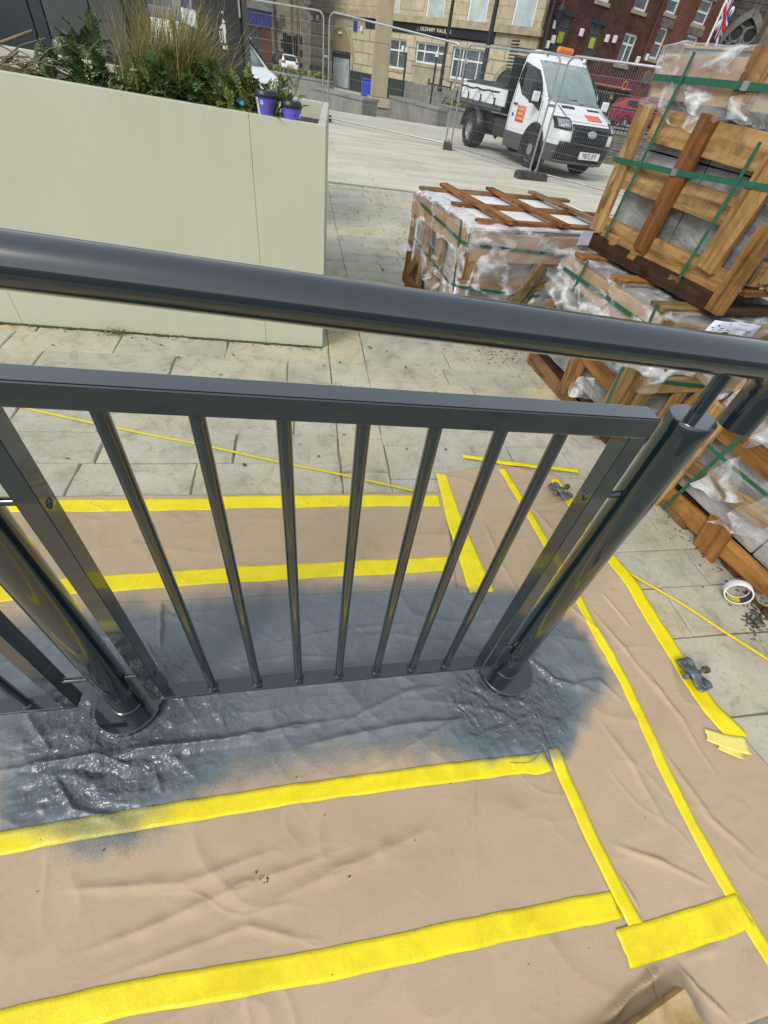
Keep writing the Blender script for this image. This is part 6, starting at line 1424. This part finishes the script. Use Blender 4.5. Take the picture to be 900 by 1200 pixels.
for sg in (-1, 1):
    B.front('headlight_surround', 'black_pl', sg * .64 * k_, sg * .975 * k_, .93 * KH, 1.13 * KH, .010, 10, 4); h_ = B.front('headlight', 'lens', sg * .68 * k_, sg * .94 * k_, .965 * KH, 1.10 * KH, .022, 8, 4)
    B.front('lamp_reflector', 'silver', sg * .72 * k_, sg * .82 * k_, .98 * KH, 1.07 * KH, .032, 4, 2, h_)
    B.front('bonnet_vent', 'black_pl', sg * .22 * k_, sg * .62 * k_, 1.285 * KH, 1.315 * KH, .012, 4, 1)
ws = B.front('windscreen', 'glass_ws', -.86 * k_, .86 * k_, 1.355 * KH, 2.04 * KH, .010, 16, 10, None, -.05)
for (a, b) in ((-.7, .0), (.05, .72)): m = MB(); m.tube([B.w(B.fx(a, 1.37 * KH) + .03, a, 1.37 * KH), B.w(B.fx(b, 1.44 * KH) + .03, b, 1.44 * KH)], .011, 5); m.build('wiper', 'black_pl', ws)
for sg in (-1, 1):
    sw = B.side('side_window', 'glass_dk', [(-1.16, 1.98 * KH), (-.66, 1.96 * KH), (-.40, 1.80 * KH), (-.12, 1.50 * KH), (-.06, 1.14 * KH), (-.30, 1.24 * KH), (-.62, 1.30 * KH), (-1.20, 1.45 * KH), (-1.22, 1.6 * KH)], sg, .006)
    B.side('door_seam', 'clad', [(-1.235, .62 * KH), (-1.22, .62 * KH), (-1.20, 2.0 * KH), (-1.215, 2.0 * KH)], sg, .003); B.side('door_handle', 'black_pl', [(-1.12, 1.17 * KH), (-.96, 1.17 * KH), (-.96, 1.21 * KH), (-1.12, 1.21 * KH)], sg, .03)
    mi = B.w(-.16, sg * (hw_ + .14), 1.46 * KH); m = MB(); m.box(mi, (.12, .20, .34), B.W.to_3x3()); mm = m.build('mirror', 'black_pl', truck, .03); m = MB(); m.box(B.w(-.07, sg * (hw_ + .16), 1.40 * KH), (.06, .17, .16), B.W.to_3x3()); m.build('mirror_cap', 'white_paint', mm, .02); m = MB(); m.tube([B.w(-.16, sg * (hw_ - .05), 1.36 * KH), B.w(-.16, sg * (hw_ + .12), 1.42 * KH)], .025, 6); m.build('mirror_arm', 'black_pl', mm)
    for part, x0, r in (('wheel_arch', 0.0, .46),):
        m = MB(); rows = []
        for k in range(17): a = math.pi * k / 16; rows.append([B.w(x0 + rr_ * math.cos(a), sg * (hw_ + .016), .36 + rr_ * math.sin(a)) for rr_ in (.33, .46)])
        m.grid(rows); m.build('wheel_arch', 'black_pl', truck, fix=False, solid=.012)
    m = MB(); m.prism([B.w(.45 * math.cos(math.pi * k / 12), sg * (hw_ - .16), .36 + .45 * math.sin(math.pi * k / 12)) for k in range(13)] + [B.w(-.45, sg * (hw_ - .16), .2), B.w(.45, sg * (hw_ - .16), .2)], B.W.to_3x3() @ Vector((0, sg * .174, 0))); m.build('wheel_well', 'black_pl', truck)
    wheel(truck, 0, sg * (hw_ - .095), .355, .24, sg); wheel(truck, -WB, sg * (TRK / 2 - .05), .355, .36, sg)
for sg in (-1, 1):
    B.side('front_door_seam', 'clad', [(-.015, .66 * KH), (0.0, .66 * KH), (-.02, 1.34 * KH), (-.035, 1.34 * KH)], sg, .003); B.front('bonnet_seam', 'clad', sg * .70 * k_, sg * .715 * k_, 1.09 * KH, 1.31 * KH, .003, 2, 5)
B.front('bonnet_lip', 'clad', -.66 * k_, .66 * k_, 1.085 * KH, 1.093 * KH, .004, 8, 1)
st_ = B.side('door_sticker', 'orange_vinyl', [(-.92, .86 * KH), (-.58, .86 * KH), (-.58, 1.17 * KH), (-.92, 1.17 * KH)], -1, .012)
M['sticker_pale'] = flat('sticker_print', (0.80, 0.35, 0.22), .5)
for z in (.90, .99, 1.08): B.side('sticker_print', 'sticker_pale', [(-.86, z * KH), (-.64, z * KH), (-.64, (z + .05) * KH), (-.86, (z + .05) * KH)], -1, .022, st_)
m = MB(); m.lathe(B.w(-1.08, -hw_ - .004, .98 * KH), [(.0, .01), (.03, .008), (.035, 0)], 10, B.W.to_3x3() @ Vector((0, -1, 0))); m.build('fuel_cap', 'blue_dk', truck)
B.front('bonnet_sticker', 'orange_vinyl', -.02, .36, 1.13 * KH, 1.22 * KH, .010, 4, 3)
# number plate
pz_ = .50 * KH; px_ = B2.fx(0, pz_) + .055; pl_ = MB(); pl_.box(B.w(px_, .12, pz_), (.012, .54, .125), B.W.to_3x3()); po = pl_.build('number_plate', 'plate', truck)
xv = B.W.to_3x3() @ Vector((0, 1, 0)); text_mesh('plate_text', 'YB72 JFY', .12, 'ink', po, frame_matrix(B.w(px_ + .008, .12, pz_), xv, Vector((0, 0, 1))), sx=.86)
# beacon and roof
m = MB(); m.tube([B.w(-.86, -.16, 2.27 * KH), B.w(-.86, .20, 2.27 * KH)], [.052, .052], 14); m.tube([B.w(-.86, -.19, 2.27 * KH), B.w(-.86, -.16, 2.27 * KH)], [.03, .052], 14); m.tube([B.w(-.86, .20, 2.27 * KH), B.w(-.86, .23, 2.27 * KH)], [.052, .03], 14); m.build('beacon', 'beacon', truck)
m = MB(); m.lathe(B.w(-.72, .62 * k_, 2.12 * KH), [(.04, 0), (.04, .07), (0, .09)], 10); m.build('marker_lamp', 'lampw', truck); m = MB(); m.lathe(B.w(-.72, -.62 * k_, 2.12 * KH), [(.02, 0), (.02, .03), (0, .04)], 8); m.build('aerial', 'black_pl', truck)
# headboard rack, bed, net, chassis
def tb(name, a, b, mat, bev=0, parent=None): m = MB(); m.box2(a, b); m.v = [B.W @ p for p in m.v]; return m.build(name, mat, parent or truck, bev)
bed0, bed1 = -1.62, -WB - .95; bwid = hw_ + .02
tb('bed_floor', (bed0, -bwid, .80), (bed1, bwid, .90), 'black_pl'); tb('chassis', (-1.2, -.42, .42), (bed1 + .1, .42, .70), 'black_pl')
hb_ = tb('headboard', (bed0 + .02, -bwid + .02, .93), (bed0 + .08, bwid - .02, 2.05 * KH), 'black_pl')
for k in range(15): z = 1.22 + k * .055; tb('rack_slat', (bed0 + .085, -bwid - .012, z), (bed0 - .20, -bwid + .03, z + .026), 'black_pl', 0, hb_)
for k in range(16): z = 1.0 + k * .06; tb('mesh_bar', (bed0 - .004, -bwid + .03, z), (bed0 + .018, bwid - .03, z + .02), 'clad', 0, hb_)
for sg in (-1, 1): tb('side_board', (bed0 - .22, sg * bwid, .92), (bed1, sg * (bwid - .04), 1.22), 'white_paint', .008); tb('side_rail', (bed0, sg * (bwid + .015), .84), (bed1, sg * (bwid - .05), .915), 'clad')
tb('tail_board', (bed1 + .002, -bwid + .05, .92), (bed1 + .04, bwid - .05, 1.22), 'white_paint', .008); tb('cab_post', (bed0 - .21, -bwid - .008, .92), (bed0 + .08, -bwid + .05, 1.22), 'white_paint', .01)
m = MB(); rows = []; 
for i in range(25):
    x = bed0 - .25 + (bed1 - bed0 + .25) * i / 24; r = []
    for j in range(13):
        u = j / 12 * 2 - 1; z = 1.24 + .05 * (1 - u ** 4) + .04 * N3((x, u, 0), 3, 2); y = u * (bwid + .02)
        if abs(u) > .95: z = 1.22 - .06 - .07 * abs(N3((x, 0, 0), 1.3, 4))
        r.append(B.w(x, y, z))
    rows.append(r)
m.grid(rows); m.build('load_net', 'net', truck, fix=False, solid=.02)
for x in (-2.2, -2.9, -3.6): m = MB(); m.tube([B.w(x, -bwid - .03, 1.15), B.w(x + .3, -bwid - .03, .90)], .006, 5); m.tube([B.w(x, -bwid - .03, 1.15), B.w(x - .3, -bwid - .03, .90)], .006, 5); m.build('net_cord', 'black_pl', truck)
for x in (-2.05, -2.8, -3.5, -4.2): tb('side_latch', (x, -bwid - .02, .88), (x + .05, -bwid - .002, 1.05), 'black_pl')
for sg in (-1, 1):
    m = MB(); rows = []
    for k in range(13): a = math.pi * (.02 + .96 * k / 12); rows.append([B.w(-WB + .47 * math.cos(a), sg * y, .36 + .47 * math.sin(a)) for y in (TRK / 2 - .30, TRK / 2 + .15)])
    m.grid(rows); m.build('mudguard', 'black_pl', truck, fix=False, solid=.015)
    tb('fuel_tank', (-1.35, sg * (hw_ - .05), .38), (-2.0, sg * (hw_ - .40), .72), 'black_pl', .04); tb('tool_box', (-2.2, sg * (hw_ - .15), .42), (-2.7, sg * (hw_ - .45), .75), 'black_pl', .02)
m = MB(); m.tube([B.w(-WB, -TRK / 2 + .1, .36), B.w(-WB, TRK / 2 - .1, .36)], .07, 8); m.lathe(B.w(-WB, 0, .36), [(0, -.15), (.16, 0), (0, .15)], 10); m.tube([B.w(-1.2, 0, .45), B.w(-WB, 0, .38)], .04, 6); m.build('axle', 'black_pl', truck)
truck.scale = (TSC, TSC, TSC)
# --- passenger cars
def car(name, label, cat, loc, yaw_, k, paint, front, back, half, levels, belt, win_poly, screens, rear=False, wb=2.6, nose=.85, track=.76):
    t = thing(name, label, cat, loc, yaw_); S = lambda T: [(z * k, v * k) for z, v in T]
    b = Body(t, S(front), S(back), S(half), .28 * k, .26 * k); b.shell([z * k for z in levels], 'body', paint)
    for sg in (-1, 1):
        for P in win_poly: b.side('side_window', 'glass_dk', [(x * k, z * k) for x, z in P], sg, .006)
        wheel(t, 0, sg * track * k, .33 * k, .22 * k, sg); wheel(t, -wb * k, sg * track * k, .33 * k, .22 * k, sg)
        b.side('sill', 'black_pl', [(-wb * k + .4 * k, .22 * k), (-.4 * k, .22 * k), (-.4 * k, .32 * k), (-wb * k + .4 * k, .32 * k)], sg, .006)
        for x0 in (0, -wb):
            m = MB(); rows = [[b.w((x0 + r_ * math.cos(a)) * k, sg * (interp(b.h, .5 * k) + .006), (.33 + r_ * math.sin(a)) * k) for r_ in (.30, .39)] for a in [math.pi * q_ / 12 for q_ in range(13)]]; m.grid(rows); m.build('wheel_arch', 'black_pl', t, fix=False, solid=.01)
        b.front('headlight', 'lens', sg * .45 * k, sg * .78 * k, .62 * k, .76 * k, .01, 6, 3)
    b.front('windscreen', 'glass_ws', -.62 * k, .62 * k, screens[0] * k, screens[1] * k, .008, 8, 5)
    b.front('grille', 'black_pl', -.4 * k, .4 * k, .42 * k, .58 * k, .01, 6, 2)
    return t, b
hatF = [(.2, .78), (.45, .86), (.65, .84), (.85, .62), (.97, .05), (1.0, -.1), (1.2, -.55), (1.4, -1.0), (1.48, -1.4)]; hatB = [(.2, -3.15), (.6, -3.32), (.95, -3.28), (1.2, -3.12), (1.42, -2.85), (1.48, -2.5)]; hatH = [(.2, .78), (.5, .88), (.9, .88), (1.0, .85), (1.4, .66), (1.48, .5)]; lev = [.2, .3, .45, .55, .65, .75, .85, .92, .97, 1.0, 1.1, 1.2, 1.3, 1.4, 1.45, 1.48]
hatW = [[(-1.65, 1.02), (-.25, 1.02), (-.9, 1.38), (-1.65, 1.40)], [(-2.85, 1.04), (-1.72, 1.02), (-1.72, 1.40), (-2.7, 1.36)]]
# white hatchback seen from behind, far left
Yh = 38.0; hp = atY(337, 80, Yh); pxm = (atY(347, 78, Yh).x - atY(327, 76, Yh).x); kh = pxm / 1.80
hz_ = atY(337, 63, Yh).z - 1.48 * kh
t, b = car('white_hatchback', 'white hatchback parked with its back to us beyond the low wall', 'car', (hp.x, Yh, hz_), math.radians(96), kh, 'white_paint', hatF, hatB, hatH, lev, 1.0, hatW, (1.02, 1.40))
def back_patch(b, name, mat, y0, y1, z0, z1, k, off=.01):
    m = MB(); rows = []
    for j in range(5):
        z = (z0 + (z1 - z0) * j / 4) * k; rows.append([b.w(interp(b.b, z) + (lambda d: (b.rb - math.sqrt(max(0, b.rb ** 2 - d * d))) if d > 0 else 0)(abs(y) - (interp(b.h, z) - b.rb)) - off, y, z) for y in [(y0 + (y1 - y0) * i / 8) * k for i in range(9)]])
    m.grid(rows); return m.build(name, mat, b.r, fix=False, solid=.01)
back_patch(b, 'rear_window', 'glass_dk', -.60, .60, 1.04, 1.38, kh); back_patch(b, 'number_plate', 'plate_y', -.28, .28, .66, .78, kh, .02)
for sg in (-1, 1): back_patch(b, 'tail_lamp', 'tail', sg * .52, sg * .84, .84, 1.0, kh, .014)
back_patch(b, 'rear_bumper', 'clad', -.7, .7, .25, .38, kh)
# dark car beyond it
t, b2 = car('dark_car', 'dark car mostly hidden to the left of the white hatchback', 'car', (atY(327, 70, 42).x, 44, hz_), math.radians(98), kh, 'charcoal', hatF, hatB, hatH, lev, 1.0, hatW, (1.02, 1.40))
# white van-like car behind the planter
Yv = 11.5; vF = [(.25, .70), (.5, .80), (.8, .78), (.95, .60), (1.08, .25), (1.15, .08), (1.4, -.22), (1.65, -.55), (1.82, -.95), (1.88, -1.3)]; vB = [(.25, -3.3), (1.2, -3.4), (1.88, -3.2)]; vH = [(.25, .80), (.5, .90), (1.1, .90), (1.5, .82), (1.8, .70), (1.88, .55)]
vz = atY(300, 44, Yv).z; nose = atY(322, 78, Yv); kv = 0.88
t, b3 = car('white_van', 'white small van with sloping windscreen, half hidden behind bin and planter leaves', 'van', (nose.x - .62, Yv + .9, vz - 1.62 * kv), math.radians(-38), kv, 'white_paint', vF, vB, vH, [.25, .4, .5, .65, .8, .88, .95, 1.02, 1.08, 1.15, 1.28, 1.4, 1.52, 1.65, 1.75, 1.82, 1.86, 1.88], 1.1, [[(-.95, 1.12), (-.02, 1.12), (-.5, 1.66), (-.98, 1.68)]], (1.18, 1.74), wb=2.7)
# red car on the terrace
Yr_ = 25.0; rz_ = .66; r0_ = atY(717, 158, Yr_); 
suvF = [(.25, .80), (.5, .88), (.8, .84), (.98, .55), (1.08, .10), (1.12, -.05), (1.35, -.5), (1.55, -.95), (1.64, -1.4)]; suvB = [(.25, -3.2), (.6, -3.4), (1.05, -3.38), (1.3, -3.22), (1.55, -3.0), (1.64, -2.6)]; suvH = [(.25, .80), (.5, .90), (1.05, .90), (1.1, .87), (1.5, .70), (1.64, .52)]
q_a = atY(714, 150, Yr_); q_b = atY(746, 150, Yr_); zt6 = atY(730, 126, Yr_).z
kr = max(.6, (zt6 - rz_) / 1.64)
t, b4 = car('red_car', 'red estate car parked on the terrace right of the truck', 'car', (q_a.x + 3.3 * kr, Yr_, rz_), math.radians(-4), kr, 'redpaint', suvF, suvB, suvH, [.25, .4, .55, .7, .8, .9, .98, 1.04, 1.08, 1.12, 1.25, 1.35, 1.45, 1.55, 1.61, 1.64], 1.1, [[(-1.7, 1.13), (-.3, 1.13), (-.88, 1.5), (-1.7, 1.54)], [(-2.95, 1.14), (-1.77, 1.13), (-1.77, 1.54), (-2.8, 1.50)]], (1.14, 1.54))
for sg in (-1, 1): back_patch(b4, 'tail_lamp', 'tail', sg * .62, sg * .86, .8, 1.1, kr, .014)

# ================================================================ mesh fence panels
def heras(a, b, ha, hb, label, overlap=.04, side=True):
    a = Vector(a); b = Vector(b); d = (b - a); L = d.length; d.normalize(); t = thing('mesh_fence', label, 'fence', a, 0, 'galvanised mesh fence panels')
    r = .021; R = .16; z0 = .10; up = Vector((0, 0, 1)); pts = [a + up * .02]
    for k in range(7): q = math.pi / 2 * k / 6; pts.append(a + d * (R - R * math.cos(q)) + up * (ha - R + R * math.sin(q)))
    for k in range(7): q = math.pi / 2 * k / 6; pts.append(b - d * (R - R * math.sin(q)) + up * (hb - R + R * math.cos(q)))
    pts.append(b + up * .02); m = MB(); m.tube(pts, r, 8); m.tube([a + up * z0, b + up * z0], r * .9, 8); m.build('frame', 'galv', t)
    m = MB(); n = int(L / .05); wr = .0021
    for k in range(1, n):
        p = a + d * (L * k / n); h = ha + (hb - ha) * k / n - .02; e = min(k / n * L, L - k / n * L)
        if e < R: h -= R - math.sqrt(max(0, R * R - (R - e) ** 2))
        m.tube([p + up * z0, p + up * h], wr, 3, False)
    for k in range(1, 9): z = z0 + (ha - z0) * k / 9; m.tube([a + up * z, b + up * (z0 + (hb - z0) * k / 9)], wr * 1.1, 3, False)
    m.build('wire_mesh', 'galv', t, fix=False)['kind'] = 'stuff'
    return t
A_ = gp(378, 141); A2 = gp(384, 143); B_ = gp(521, 173); B2_ = gp(527, 176); C_ = gp(619, 205); C2 = gp(626, 208)
def hat(base, pxy):
    n_ = Vector((base.x, base.y, 0)).normalized(); return onplane(*pxy, base, n_).z
left_end = A_ + (A_ - gp(340, 131)).normalized() * -4.0
hA = hat(A_, (383, 14)); hB = hat(B_, (543, 52)); hC = hat(C_, (668, 66))
dn = (gp(709, 230) - C2).normalized(); D_ = C2 + dn * (B_ - A2).length * .95
heras(A_ + (Vector((-3.6, 1.0, 0))), A_, hA, hA, 'mesh fence panel at the left, half hidden behind the bin'); heras(A2, B_, hA, hB, 'mesh fence panel in the middle, in front of column and pub'); heras(B2_, C_, hB, hC, 'mesh fence panel in front of the truck bed and cab side'); heras(C2, D_, hC, hC, 'mesh fence panel in front of the truck nose, running off behind the crates')
def foot(p, d, label, w=.70):
    t = thing('ballast_block', label, 'rubber block', p, math.atan2(d.y, d.x), 'rubber feet under the mesh fence'); m = MB(); W = wof(t)
    prof = [(-w / 2, 0), (w / 2, 0), (w / 2, .10), (w / 2 - .06, .14), (-w / 2 + .06, .14), (-w / 2, .10)]
    m.prism([W @ Vector((x, -.12, z)) for x, z in prof], W.to_3x3() @ Vector((0, .24, 0))); m.build('rubber_block', 'rubber', t, .012)
    for x in (-.07, .07): m = MB(); m.tube([W @ Vector((x, 0, .13)), W @ Vector((x, 0, .19))], .03, 8); m.build('socket', 'galv', t)
foot((A_ + A2) / 2, Vector((.3, 1, 0)), 'rubber block under the first fence joint, beside the planter corner'); foot((B_ + B2_) / 2, Vector((.25, 1, 0)), 'small dark rubber block under the fence joint left of the truck', .5); foot(gp(621, 210), Vector((1, .12, 0)), 'long dark rubber block holding the fence below the truck cab', .75)
for p, h, lb in (((A_ + A2) / 2, hA, 'fence joint nearest the planter'), ((B_ + B2_) / 2, hB, 'fence joint left of the truck'), ((C_ + C2) / 2, hC, 'fence joint in front of the truck nose')):
    t = thing('panel_clip', 'steel clip on the ' + lb, 'clip', (p.x, p.y, h * .62), 0, 'clips joining the fence panels'); m = MB(); m.box((p.x, p.y, h * .62), (.12, .10, .05)); m.build('clip', 'galv', t, .01); m = MB(); m.tube([(p.x, p.y - .08, h * .62), (p.x, p.y + .06, h * .62)], .012, 8); m.build('bolt', 'galv', t)
